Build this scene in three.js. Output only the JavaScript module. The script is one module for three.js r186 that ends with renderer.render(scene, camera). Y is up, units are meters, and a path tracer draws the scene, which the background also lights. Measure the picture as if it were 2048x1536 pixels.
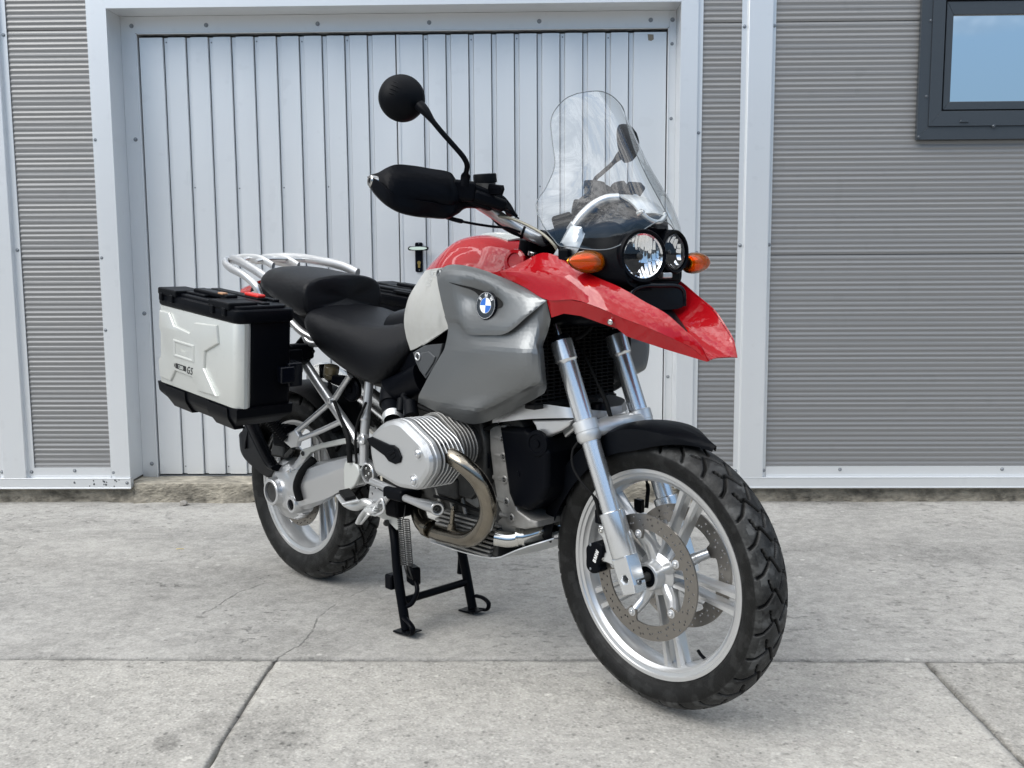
import * as THREE from 'three';
import { mergeGeometries, toCreasedNormals } from 'three/addons/utils/BufferGeometryUtils.js';
import { RoundedBoxGeometry } from 'three/addons/geometries/RoundedBoxGeometry.js';

// ---------------------------------------------------------------- camera, sky, sun, exposure
const scene = new THREE.Scene();
const camera = new THREE.PerspectiveCamera(2 * Math.atan(768 / 2055.58056) * 180 / Math.PI, 4 / 3, 0.05, 900);
camera.rotation.order = 'YXZ';
camera.position.set(0, 1.09410, 0);
camera.rotation.set(-0.12251, 0.02303, -0.00632);
const renderer = new THREE.WebGLRenderer({ antialias: true });
renderer.toneMapping = THREE.LinearToneMapping;
renderer.toneMappingExposure = 1.5;
renderer.shadowMap.enabled = true;

function mulberry(a) { return () => { a |= 0; a = a + 0x6D2B79F5 | 0; let t = Math.imul(a ^ a >>> 15, 1 | a); t = t + Math.imul(t ^ t >>> 7, 61 | t) ^ t; return ((t ^ t >>> 14) >>> 0) / 4294967296; }; }
const hash3 = (x, y, z) => { let h = Math.imul(x, 374761393) ^ Math.imul(y, 668265263) ^ Math.imul(z, 2147483647 ^ 0x5bd1e995); h = Math.imul(h ^ h >>> 13, 1274126177); return ((h ^ h >>> 16) >>> 0) / 4294967296; };
const sm = (t) => t * t * (3 - 2 * t), lerp = (a, b, t) => a + (b - a) * t, clamp = (x, a = 0, b = 1) => Math.min(b, Math.max(a, x));
const sstep = (a, b, x) => sm(clamp((x - a) / (b - a)));
function noise3(x, y, z) {
  const X = Math.floor(x), Y = Math.floor(y), Z = Math.floor(z), fx = sm(x - X), fy = sm(y - Y), fz = sm(z - Z);
  const l = (k) => lerp(lerp(hash3(X, Y, Z + k), hash3(X + 1, Y, Z + k), fx), lerp(hash3(X, Y + 1, Z + k), hash3(X + 1, Y + 1, Z + k), fx), fy);
  return lerp(l(0), l(1), fz);
}
function fbm3(x, y, z, o) { let s = 0, a = 0.5, n = 0; for (let i = 0; i < o; i++) { s += a * noise3(x, y, z); n += a; a *= 0.5; x = x * 2.03 + 7.1; y = y * 2.03 + 3.7; z = z * 2.03 + 1.3; } return s / n; }

// the sky: blue with broken, mottled high cloud; same character all round
{
  const W = 2048, H = 1024, data = new Float32Array(W * H * 4);
  for (let j = 0; j < H; j++) {
    const el = (0.5 - (j + 0.5) / H) * Math.PI, up = Math.sin(el), ce = Math.cos(el);
    for (let i = 0; i < W; i++) {
      const az = (i + 0.5) / W * 2 * Math.PI, o = (j * W + i) * 4, dx = ce * Math.cos(az), dz = ce * Math.sin(az);
      const u = Math.max(up, 0), h = Math.pow(1 - u, 3);
      let r = lerp(0.30, 0.62, h), g = lerp(0.56, 0.92, h), b = lerp(1.02, 1.16, h);
      if (up > 0) {
        const k = 1 / (u + 0.12), px = dx * k * 1.5, pz = dz * k * 1.5;
        const big = fbm3(px * 0.7 + 11, pz * 0.7 + 5, 0.5, 4);
        const fine = 0.34 * fbm3(px * 3.6 + 3 + big * 2, pz * 5.2 + 9, 2.5, 3) + 0.33 * fbm3(px * 11 + big * 4, pz * 15 + 2, 6.5, 3) + 0.33 * fbm3(px * 34 + big * 9, pz * 50 + 2, 9.5, 4), fin2 = clamp(0.5 + (fine - 0.5) * 2.1);
        const gap = sstep(-0.05, 0.75, (-0.62 * dx - 0.78 * dz) / ce), lo = lerp(0.03, 0.40, gap), c = sstep(0.37, 0.54, big * 0.5 + fin2 * 0.52 + (1 - gap) * 0.03) * sstep(lo, lo + 0.26, u);
        const low = sstep(0.52, 0.7, fbm3(dx * 3.2 + 4, up * 14, dz * 3.2 + 1, 6)) * sstep(0.02, 0.07, u) * (1 - sstep(0.12, 0.26, u));
        const cc = Math.max(c * 0.92, low * 0.6), s = lerp(0.8, 2.7, sstep(0.3, 0.75, fin2));
        r = lerp(r, s, cc); g = lerp(g, s * 1.0, cc); b = lerp(b, s * 1.0, cc);
      } else { const d = clamp(-up * 8); r = lerp(r, 0.30, d); g = lerp(g, 0.30, d); b = lerp(b, 0.29, d); }
      const ov = up > 0 ? 0.34 + 0.70 * u : 0.8; const glow = up > 0 ? 0.86 + 0.75 * Math.pow(Math.max(0, 0.57 * dx + 0.75 * up - 0.33 * dz), 5) : 1; r *= ov * glow; g *= ov * glow; b *= ov * glow;
      data[o] = r; data[o + 1] = g; data[o + 2] = b; data[o + 3] = 1;
    }
  }
  const t = new THREE.DataTexture(data, W, H, THREE.RGBAFormat, THREE.FloatType);
  t.mapping = THREE.EquirectangularReflectionMapping; t.magFilter = THREE.LinearFilter; t.minFilter = THREE.LinearFilter; t.flipY = true; t.needsUpdate = true;
  scene.background = t; scene.environment = t;
  scene.backgroundIntensity = 1.0; scene.environmentIntensity = 1.0;
}
const sun = new THREE.DirectionalLight(new THREE.Color(1, 0.96, 0.9), 1.5);
sun.position.set(-9, 10, 4.2); sun.target.position.set(0, 0, -3); sun.castShadow = true; sun.shadow.radius = 75;
sun.shadow.camera.left = -6; sun.shadow.camera.right = 6; sun.shadow.camera.top = 6; sun.shadow.camera.bottom = -6; sun.shadow.camera.far = 40; sun.shadow.mapSize.set(2048, 2048);
scene.add(sun, sun.target);

// ---------------------------------------------------------------- helpers
const ZW = -4.53692;
const V = (a) => a.isVector3 ? a.clone() : new THREE.Vector3(a[0], a[1], a[2]);
const counts = {};
const numbered = (n) => { const k = counts[n] = (counts[n] ?? -1) + 1; return k ? n + '_' + String(k).padStart(3, '0') : n; };
function tag(o, label, category, group, kind) { if (label) o.userData.label = label; if (category) o.userData.category = category; if (group) o.userData.group = group; if (kind) o.userData.kind = kind; return o; }
function prep(g) {           // position + normal + uv in metres, no index
  let keep = g.userData.keepUV;
  if (g.index) { const ud = g.userData; g = g.toNonIndexed(); g.userData = ud; }
  if (!g.attributes.normal) g.computeVertexNormals();
  for (const k of Object.keys(g.attributes)) if (!['position', 'normal', 'uv', ...(g.userData.keepColor ? ['color'] : [])].includes(k)) g.deleteAttribute(k);
  if (!keep || !g.attributes.uv) {
    const p = g.attributes.position, uv = new Float32Array(p.count * 2), a = new THREE.Vector3(), b = new THREE.Vector3(), c = new THREE.Vector3();
    for (let i = 0; i < p.count; i += 3) {
      a.fromBufferAttribute(p, i); b.fromBufferAttribute(p, i + 1).sub(a); c.fromBufferAttribute(p, i + 2).sub(a); b.cross(c);
      const x = Math.abs(b.x), y = Math.abs(b.y), z = Math.abs(b.z);
      for (let k = 0; k < 3; k++) { const X = p.getX(i + k), Y = p.getY(i + k), Z = p.getZ(i + k), q = (i + k) * 2; if (y > x && y > z) { uv[q] = X; uv[q + 1] = Z; } else if (x > z) { uv[q] = Z; uv[q + 1] = Y; } else { uv[q] = X; uv[q + 1] = Y; } }
    }
    g.setAttribute('uv', new THREE.BufferAttribute(uv, 2));
  }
  return g;
}
function join(geos) { const l = (Array.isArray(geos) ? geos.flat(Infinity) : [geos]).filter(Boolean).map(prep); const g = l.length > 1 ? mergeGeometries(l) : l[0]; return g; }
function part(name, geos, mat, parent, o = {}) {
  const g = join(geos); if (o.matrix) g.applyMatrix4(o.matrix); if (parent?.userData.shift) g.translate(...parent.userData.shift.map((x) => -x));
  const m = new THREE.Mesh(g, mat); m.name = numbered(name); m.castShadow = m.receiveShadow = true; (parent ?? scene).add(m);
  if (o.label) m.userData.label = o.label; if (o.kind) m.userData.kind = o.kind;
  if (parent?.userData.shift) m.userData.shift = parent.userData.shift;
  return m;
}
function cleanShift() { scene.traverse((o) => { delete o.userData.shift; }); }
const geo = (pos, idx, uv) => { const g = new THREE.BufferGeometry(); g.setAttribute('position', new THREE.Float32BufferAttribute(pos, 3)); if (uv) g.setAttribute('uv', new THREE.Float32BufferAttribute(uv, 2)); if (idx) g.setIndex(idx); return g; };
function box(x0, x1, y0, y1, z0, z1, r = 0) {
  const sx = Math.abs(x1 - x0), sy = Math.abs(y1 - y0), sz = Math.abs(z1 - z0);
  const g = r ? new RoundedBoxGeometry(sx, sy, sz, 3, Math.min(r, sx / 2.01, sy / 2.01, sz / 2.01)) : new THREE.BoxGeometry(sx, sy, sz);
  return g.translate((x0 + x1) / 2, (y0 + y1) / 2, (z0 + z1) / 2);
}
const basis = (o, U, Vv, N) => new THREE.Matrix4().makeBasis(V(U), V(Vv), V(N)).setPosition(V(o));
function frameFrom(n, hint = [0, 1, 0]) { const N = V(n).normalize(), U = V(hint).cross(N); if (U.lengthSq() < 1e-6) U.set(1, 0, 0).cross(N); U.normalize(); return [U, N.clone().cross(U), N]; }
function obox(c, n, size, r = 0.002, hint) { const [U, W, N] = frameFrom(n, hint); return box(-size[0] / 2, size[0] / 2, -size[1] / 2, size[1] / 2, -size[2] / 2, size[2] / 2, r).applyMatrix4(basis(c, U, W, N)); }
// surface of revolution about a + t*dir, profile [[t, r], ...]; edges sharper than ~35 deg stay sharp
function lathe(a, dir, prof, n = 32, arc = Math.PI * 2, hint) {
  const [U, W, N] = frameFrom(dir, hint), A = V(a), pos = [], nor = [], m = prof.length, seg = [];
  for (let i = 0; i < m - 1; i++) { const dt = prof[i + 1][0] - prof[i][0], dr = prof[i + 1][1] - prof[i][1], l = Math.hypot(dt, dr) || 1; seg.push([-dr / l, dt / l]); }
  const nAt = (i, s) => { const a0 = seg[s], b0 = seg[s + (i ? 1 : -1)]; if (!b0 || a0[0] * b0[0] + a0[1] * b0[1] < 0.82) return a0; const x = a0[0] + b0[0], y = a0[1] + b0[1], l = Math.hypot(x, y) || 1; return [x / l, y / l]; };
  const put = (t, r, q, nn) => { const c = Math.cos(q), s = Math.sin(q); const e = U.clone().multiplyScalar(c).addScaledVector(W, s); pos.push(A.x + N.x * t + e.x * r, A.y + N.y * t + e.y * r, A.z + N.z * t + e.z * r); nor.push(N.x * nn[0] + e.x * nn[1], N.y * nn[0] + e.y * nn[1], N.z * nn[0] + e.z * nn[1]); };
  for (let s = 0; s < m - 1; s++) {
    const n0 = nAt(0, s), n1 = nAt(1, s), [t0, r0] = prof[s], [t1, r1] = prof[s + 1];
    for (let k = 0; k < n; k++) {
      const q0 = arc * k / n, q1 = arc * (k + 1) / n;
      if (r0 > 1e-7) { put(t0, r0, q0, n0); put(t0, r0, q1, n0); put(t1, r1, q1, n1); }
      if (r1 > 1e-7) { put(t0, r0, q0, n0); put(t1, r1, q1, n1); put(t1, r1, q0, n1); }
    }
  }
  const g = geo(pos); g.setAttribute('normal', new THREE.Float32BufferAttribute(nor, 3)); return g;
}
function rod(a, b, r0, r1 = r0, n = 20) {
  const A = V(a), d = V(b).sub(A), L = d.length(), c = Math.min(0.0015, r0 * 0.25, L * 0.2);
  return lathe(A, d, [[0, 0], [0, r0 - c], [c, r0], [L - c, r1], [L, Math.max(r1 - c, 0)], [L, 0]], n);
}
function bolt(p, dir, r = 0.006, h = 0.005) { return lathe(p, dir, [[0, r], [h * 0.65, r], [h, r * 0.78], [h, r * 0.45], [h * 0.45, r * 0.42], [h * 0.45, 0]], 14); }
// sweep of a round (or flattened) section along a smooth path
function sweep(pts, rad, seg = 40, n = 14, o = {}) {
  const cv = new THREE.CatmullRomCurve3(pts.map(V), !!o.closed, 'centripetal'), fr = cv.computeFrenetFrames(seg, !!o.closed), pos = [], nor = [], idx = [];
  const rf = typeof rad === 'function' ? rad : () => rad, fa = o.flat ?? 1;
  for (let i = 0; i <= seg; i++) {
    const t = i / seg, p = cv.getPointAt(t), r = rf(t); let Nn = fr.normals[i], Bn = fr.binormals[i];
    if (o.up) { const T = fr.tangents[i]; Nn = V(o.up).addScaledVector(T, -V(o.up).dot(T)).normalize(); Bn = T.clone().cross(Nn); }
    for (let k = 0; k <= n; k++) { const q = k / n * 2 * Math.PI, c = Math.cos(q), s = Math.sin(q); pos.push(p.x + r * (c * Nn.x * fa + s * Bn.x), p.y + r * (c * Nn.y * fa + s * Bn.y), p.z + r * (c * Nn.z * fa + s * Bn.z)); const e = new THREE.Vector3(c * Nn.x + s * fa * Bn.x, c * Nn.y + s * fa * Bn.y, c * Nn.z + s * fa * Bn.z).normalize(); nor.push(e.x, e.y, e.z); }
  }
  for (let i = 0; i < seg; i++) for (let k = 0; k < n; k++) { const a = i * (n + 1) + k, b = a + n + 1; idx.push(a, a + 1, b, b, a + 1, b + 1); }
  if (!o.closed) for (const e of [0, seg]) { const c = pos.length / 3, p = cv.getPointAt(e / seg), T = fr.tangents[e].clone().multiplyScalar(e ? 1 : -1); pos.push(p.x, p.y, p.z); nor.push(T.x, T.y, T.z); const s0 = pos.length / 3; for (let k = 0; k <= n; k++) { const a = (e * (n + 1) + k) * 3; pos.push(pos[a], pos[a + 1], pos[a + 2]); nor.push(T.x, T.y, T.z); } for (let k = 0; k < n; k++) e ? idx.push(c, s0 + k, s0 + k + 1) : idx.push(c, s0 + k + 1, s0 + k); }
  const g = geo(pos, idx); g.setAttribute('normal', new THREE.Float32BufferAttribute(nor, 3)); return g;
}
// extruded outline; pts are [u, v] (or [x, y, z], z ignored); default: a plate in the bike's side plane from z0 outwards
function plate(pts, z0, th, bev = 0.0015, o = {}) {
  const sh = new THREE.Shape(pts.map((p) => new THREE.Vector2(p[0], p[1])));
  for (const h of o.holes ?? []) { const q = new THREE.Path(); if (h.length === 3 && typeof h[2] === 'number' && typeof h[0] === 'number') q.absarc(h[0], h[1], h[2], 0, Math.PI * 2, true); else q.setFromPoints(h.map((p) => new THREE.Vector2(p[0], p[1]))); sh.holes.push(q); }
  let g = new THREE.ExtrudeGeometry(sh, { depth: Math.max(th - 2 * bev, 1e-4), bevelEnabled: bev > 0, bevelSize: bev, bevelOffset: -bev, bevelThickness: bev, bevelSegments: o.bs ?? 1, curveSegments: o.cs ?? 10 }).translate(0, 0, bev);
  if (o.crease) g = toCreasedNormals(g.deleteAttribute('uv'), o.crease);
  if (o.frame) return g.applyMatrix4(o.frame);
  return g.translate(0, 0, z0);
}
// polygon with rounded corners
function rpoly(pts, r, n = 5) { const out = [], m = pts.length; pts.forEach((p, i) => { const a = pts[(i + m - 1) % m], b = pts[(i + 1) % m], la = Math.hypot(a[0] - p[0], a[1] - p[1]), lb = Math.hypot(b[0] - p[0], b[1] - p[1]), k = Math.min(r, la * 0.45, lb * 0.45), A = [lerp(p[0], a[0], k / la), lerp(p[1], a[1], k / la)], B = [lerp(p[0], b[0], k / lb), lerp(p[1], b[1], k / lb)]; for (let j = 0; j <= n; j++) { const t = j / n; out.push([(1 - t) * (1 - t) * A[0] + 2 * t * (1 - t) * p[0] + t * t * B[0], (1 - t) * (1 - t) * A[1] + 2 * t * (1 - t) * p[1] + t * t * B[1]]); } }); return out; }
// closed smooth outline through points
function smooth2(pts, n = 60, closed = true) { return new THREE.CatmullRomCurve3(pts.map((p) => new THREE.Vector3(p[0], p[1], 0)), closed, 'centripetal').getPoints(n).slice(0, closed ? -1 : undefined).map((p) => [p.x, p.y]); }
function spl(pts, n, closed = false) { const c = new THREE.CatmullRomCurve3(pts.map(V), closed, 'centripetal'), out = []; for (let i = 0; i < n; i++) out.push(c.getPoint(closed ? i / n : i / (n - 1))); return out; }
function lin(pts, n) { const out = [], m = pts.length - 1; for (let i = 0; i < n; i++) { const t = i / (n - 1) * m, k = Math.min(m - 1, Math.floor(t)); out.push(V(pts[k]).lerp(V(pts[k + 1]), t - k)); } return out; }
// surface through a net of control points; th > 0 gives it thickness towards -normal * side
function patchGrid(rows, nu, nv, o = {}) {
  const R = rows.map((r) => (o.linU ? lin : spl)(r, nu)), G = []; for (let j = 0; j < nv; j++) G.push(new Array(nu));
  for (let i = 0; i < nu; i++) { const col = R.length === 1 ? R[0] : (o.linV || R.length === 2 ? lin : spl)(R.map((r) => r[i]), nv); for (let j = 0; j < nv; j++) G[j][i] = col[j]; }
  return G;
}
function gridGeo(G, th = 0, flip = false, crease = 0.7, keepUV = false) {
  const nv = G.length, nu = G[0].length, pos = [], idx = [], uv = [];
  for (let j = 0; j < nv; j++) for (let i = 0; i < nu; i++) { const p = G[j][i]; pos.push(p.x, p.y, p.z); uv.push(i / (nu - 1), 1 - j / (nv - 1)); }
  const q = (a, b, c, d) => flip ? idx.push(a, b, c, a, c, d) : idx.push(a, c, b, a, d, c);
  for (let j = 0; j < nv - 1; j++) for (let i = 0; i < nu - 1; i++) { const a = j * nu + i; q(a, a + 1, a + nu + 1, a + nu); }
  let g = geo(pos, idx, uv); g.computeVertexNormals();
  if (!th) { g.userData.keepUV = keepUV; return g; }
  const N = g.attributes.normal, n0 = nu * nv;
  for (let k = 0; k < n0; k++) { pos.push(pos[k * 3] - N.getX(k) * th, pos[k * 3 + 1] - N.getY(k) * th, pos[k * 3 + 2] - N.getZ(k) * th); uv.push(uv[k * 2], uv[k * 2 + 1]); }
  const m = idx.length; for (let k = 0; k < m; k += 3) idx.push(idx[k] + n0, idx[k + 2] + n0, idx[k + 1] + n0);
  const e = (a, b) => q(a, a + n0, b + n0, b);
  for (let i = 0; i < nu - 1; i++) { e(i, i + 1); e((nv - 1) * nu + i + 1, (nv - 1) * nu + i); }
  for (let j = 0; j < nv - 1; j++) { e((j + 1) * nu, j * nu); e(j * nu + nu - 1, (j + 1) * nu + nu - 1); }
  g = toCreasedNormals(geo(pos, idx, uv), crease); g.userData.keepUV = keepUV; return g;
}
const patch = (rows, nu, nv, th = 0.003, o = {}) => gridGeo(patchGrid(rows, nu, nv, o), th, o.flip, o.crease, o.keepUV);
// closed body through closed loops of control points
function loft(loops, nu, nv, o = {}) {
  const R = loops.map((r) => o.linU ? lin([...r, r[0]], nu + 1).slice(0, nu) : spl(r, nu, true)), pos = [], idx = [];
  const cols = []; for (let i = 0; i < nu; i++) cols.push((o.linV || loops.length === 2 ? lin : spl)(R.map((r) => r[i]), nv));
  for (let j = 0; j < nv; j++) for (let i = 0; i < nu; i++) { const p = cols[i][j]; pos.push(p.x, p.y, p.z); }
  for (let j = 0; j < nv - 1; j++) for (let i = 0; i < nu; i++) { const a = j * nu + i, b = j * nu + (i + 1) % nu; idx.push(a, b, b + nu, a, b + nu, a + nu); }
  for (const j of [0, nv - 1]) { const c = new THREE.Vector3(); for (let i = 0; i < nu; i++) c.add(cols[i][j]); c.divideScalar(nu); const k = pos.length / 3; pos.push(c.x, c.y, c.z); for (let i = 0; i < nu; i++) { const a = j * nu + i, b = j * nu + (i + 1) % nu; j ? idx.push(a, b, k) : idx.push(b, a, k); } }
  // make the winding point outwards
  const g = geo(pos, idx); let vol = 0; const P = (i) => new THREE.Vector3(pos[i * 3], pos[i * 3 + 1], pos[i * 3 + 2]); for (let k = 0; k < idx.length; k += 3) vol += P(idx[k]).dot(P(idx[k + 1]).cross(P(idx[k + 2]))); if (vol < 0) { for (let k = 0; k < idx.length; k += 3) { const t = idx[k]; idx[k] = idx[k + 1]; idx[k + 1] = t; } g.setIndex(idx); }
  return toCreasedNormals(g, o.crease ?? 0.7);
}
function mirror(g) { g = join(g).clone(); const p = g.attributes.position, n = g.attributes.normal, uv = g.attributes.uv; for (let i = 0; i < p.count; i++) { p.setZ(i, -p.getZ(i)); n.setZ(i, -n.getZ(i)); } for (const a of [p, n, uv]) for (let i = 0; i < a.count; i += 3) for (let c = 0; c < a.itemSize; c++) { const t = a.getComponent(i + 1, c); a.setComponent(i + 1, c, a.getComponent(i + 2, c)); a.setComponent(i + 2, c, t); } g.userData.keepUV = true; return g; }
const M3 = (p) => [p[0], p[1], -p[2]];
// a thin skin with a given outline that lies on another surface (looked up along z)
function drape(base, pts, off = 0.001, side = 1, sub = 3, uvBox) {
  let g = new THREE.ShapeGeometry(new THREE.Shape(pts.map((p) => new THREE.Vector2(p[0], p[1])))); g = g.toNonIndexed(); let tri = []; const p = g.attributes.position;
  for (let i = 0; i < p.count; i += 3) tri.push([0, 1, 2].map((k) => [p.getX(i + k), p.getY(i + k)]));
  const mid = (a, b) => [(a[0] + b[0]) / 2, (a[1] + b[1]) / 2];
  for (let s = 0; s < sub; s++) tri = tri.flatMap(([a, b, c]) => { const x = mid(a, b), y = mid(b, c), z = mid(c, a); return [[a, x, z], [x, b, y], [z, y, c], [x, y, z]]; });
  const B = base.attributes.position, cache = new Map();
  const zAt = (x, y) => { const k = x.toFixed(5) + ',' + y.toFixed(5); if (cache.has(k)) return cache.get(k); let best = null; for (let i = 0; i < B.count; i += 3) { const ax = B.getX(i), ay = B.getY(i), bx = B.getX(i + 1), by = B.getY(i + 1), cx = B.getX(i + 2), cy = B.getY(i + 2), d = (by - cy) * (ax - cx) + (cx - bx) * (ay - cy); if (Math.abs(d) < 1e-12) continue; const u = ((by - cy) * (x - cx) + (cx - bx) * (y - cy)) / d, v = ((cy - ay) * (x - cx) + (ax - cx) * (y - cy)) / d, w = 1 - u - v; if (u < -0.001 || v < -0.001 || w < -0.001) continue; const z = u * B.getZ(i) + v * B.getZ(i + 1) + w * B.getZ(i + 2); if (best === null || z * side > best * side) best = z; } cache.set(k, best); return best; };
  const pos = [], uv = []; for (const t of tri) { const z = t.map((q) => zAt(q[0], q[1])); if (z.includes(null)) continue; t.forEach((q, k) => { pos.push(q[0], q[1], z[k] + off * side); if (uvBox) uv.push((q[0] - uvBox[0]) / (uvBox[2] - uvBox[0]), (q[1] - uvBox[1]) / (uvBox[3] - uvBox[1])); }); }
  const o = geo(pos, null, uvBox ? uv : undefined); o.computeVertexNormals(); const r = toCreasedNormals(o, 1.0); r.userData.keepUV = !!uvBox; return r;
}

// ---------------------------------------------------------------- textures and materials
function dataTex(w, h, fn, o = {}) {
  const d = new Uint8Array(w * h * 4); for (let y = 0; y < h; y++) for (let x = 0; x < w; x++) { const v = fn(x / w, y / h, x, y), i = (y * w + x) * 4; if (typeof v === 'number') d[i] = d[i + 1] = d[i + 2] = clamp(v) * 255; else { d[i] = clamp(v[0]) * 255; d[i + 1] = clamp(v[1]) * 255; d[i + 2] = clamp(v[2]) * 255; } d[i + 3] = 255; }
  const t = new THREE.DataTexture(d, w, h); t.wrapS = t.wrapT = THREE.RepeatWrapping; t.magFilter = t.minFilter = THREE.LinearFilter; if (o.srgb) t.colorSpace = THREE.SRGBColorSpace; if (o.rep) t.repeat.set(o.rep, o.repY ?? o.rep); t.needsUpdate = true; return t;
}
// noise that tiles over the unit square
function tnoise(u, v, f, seed, oct = 4) { let s = 0, a = 0.5, n = 0; for (let i = 0; i < oct; i++) { const x = u * f, y = v * f, X = Math.floor(x), Y = Math.floor(y), fx = sm(x - X), fy = sm(y - Y), w = (k) => ((k % f) + f) % f; s += a * lerp(lerp(hash3(w(X), w(Y), seed + i), hash3(w(X + 1), w(Y), seed + i), fx), lerp(hash3(w(X), w(Y + 1), seed + i), hash3(w(X + 1), w(Y + 1), seed + i), fx), fy); n += a; a *= 0.5; f *= 2; } return s / n; }
const rep = (t, r, ry) => { const c = t.clone(); c.repeat.set(r, ry ?? r); c.needsUpdate = true; return c; };
const nzFine = dataTex(512, 512, (u, v) => tnoise(u, v, 48, 3, 4));
const nzSoft = dataTex(512, 512, (u, v) => lerp(0.82, 1.0, tnoise(u, v, 6, 21, 5)));
const nzSoft2 = dataTex(512, 512, (u, v) => 0.955 + 0.045 * tnoise(u, v, 4, 121, 4) - 0.05 * sstep(0.74, 0.8, tnoise(u, v, 40, 122, 3)) * tnoise(u, v, 5, 124, 2));
const nzWave = dataTex(256, 256, (u, v) => tnoise(u, v, 4, 131, 2));
const nzRough = dataTex(512, 512, (u, v) => lerp(0.55, 1.0, tnoise(u, v, 8, 31, 6)));
const nzStreak = dataTex(256, 256, (u, v) => { const a = tnoise(u, v, 64, 5, 2); return lerp(0.8, 1, a); });
const S = (c, rough, metal = 0, o = {}) => { const m = new THREE.MeshPhysicalMaterial({ color: new THREE.Color().setRGB(...c), roughness: rough, metalness: metal, ...o }); return m; };
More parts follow.
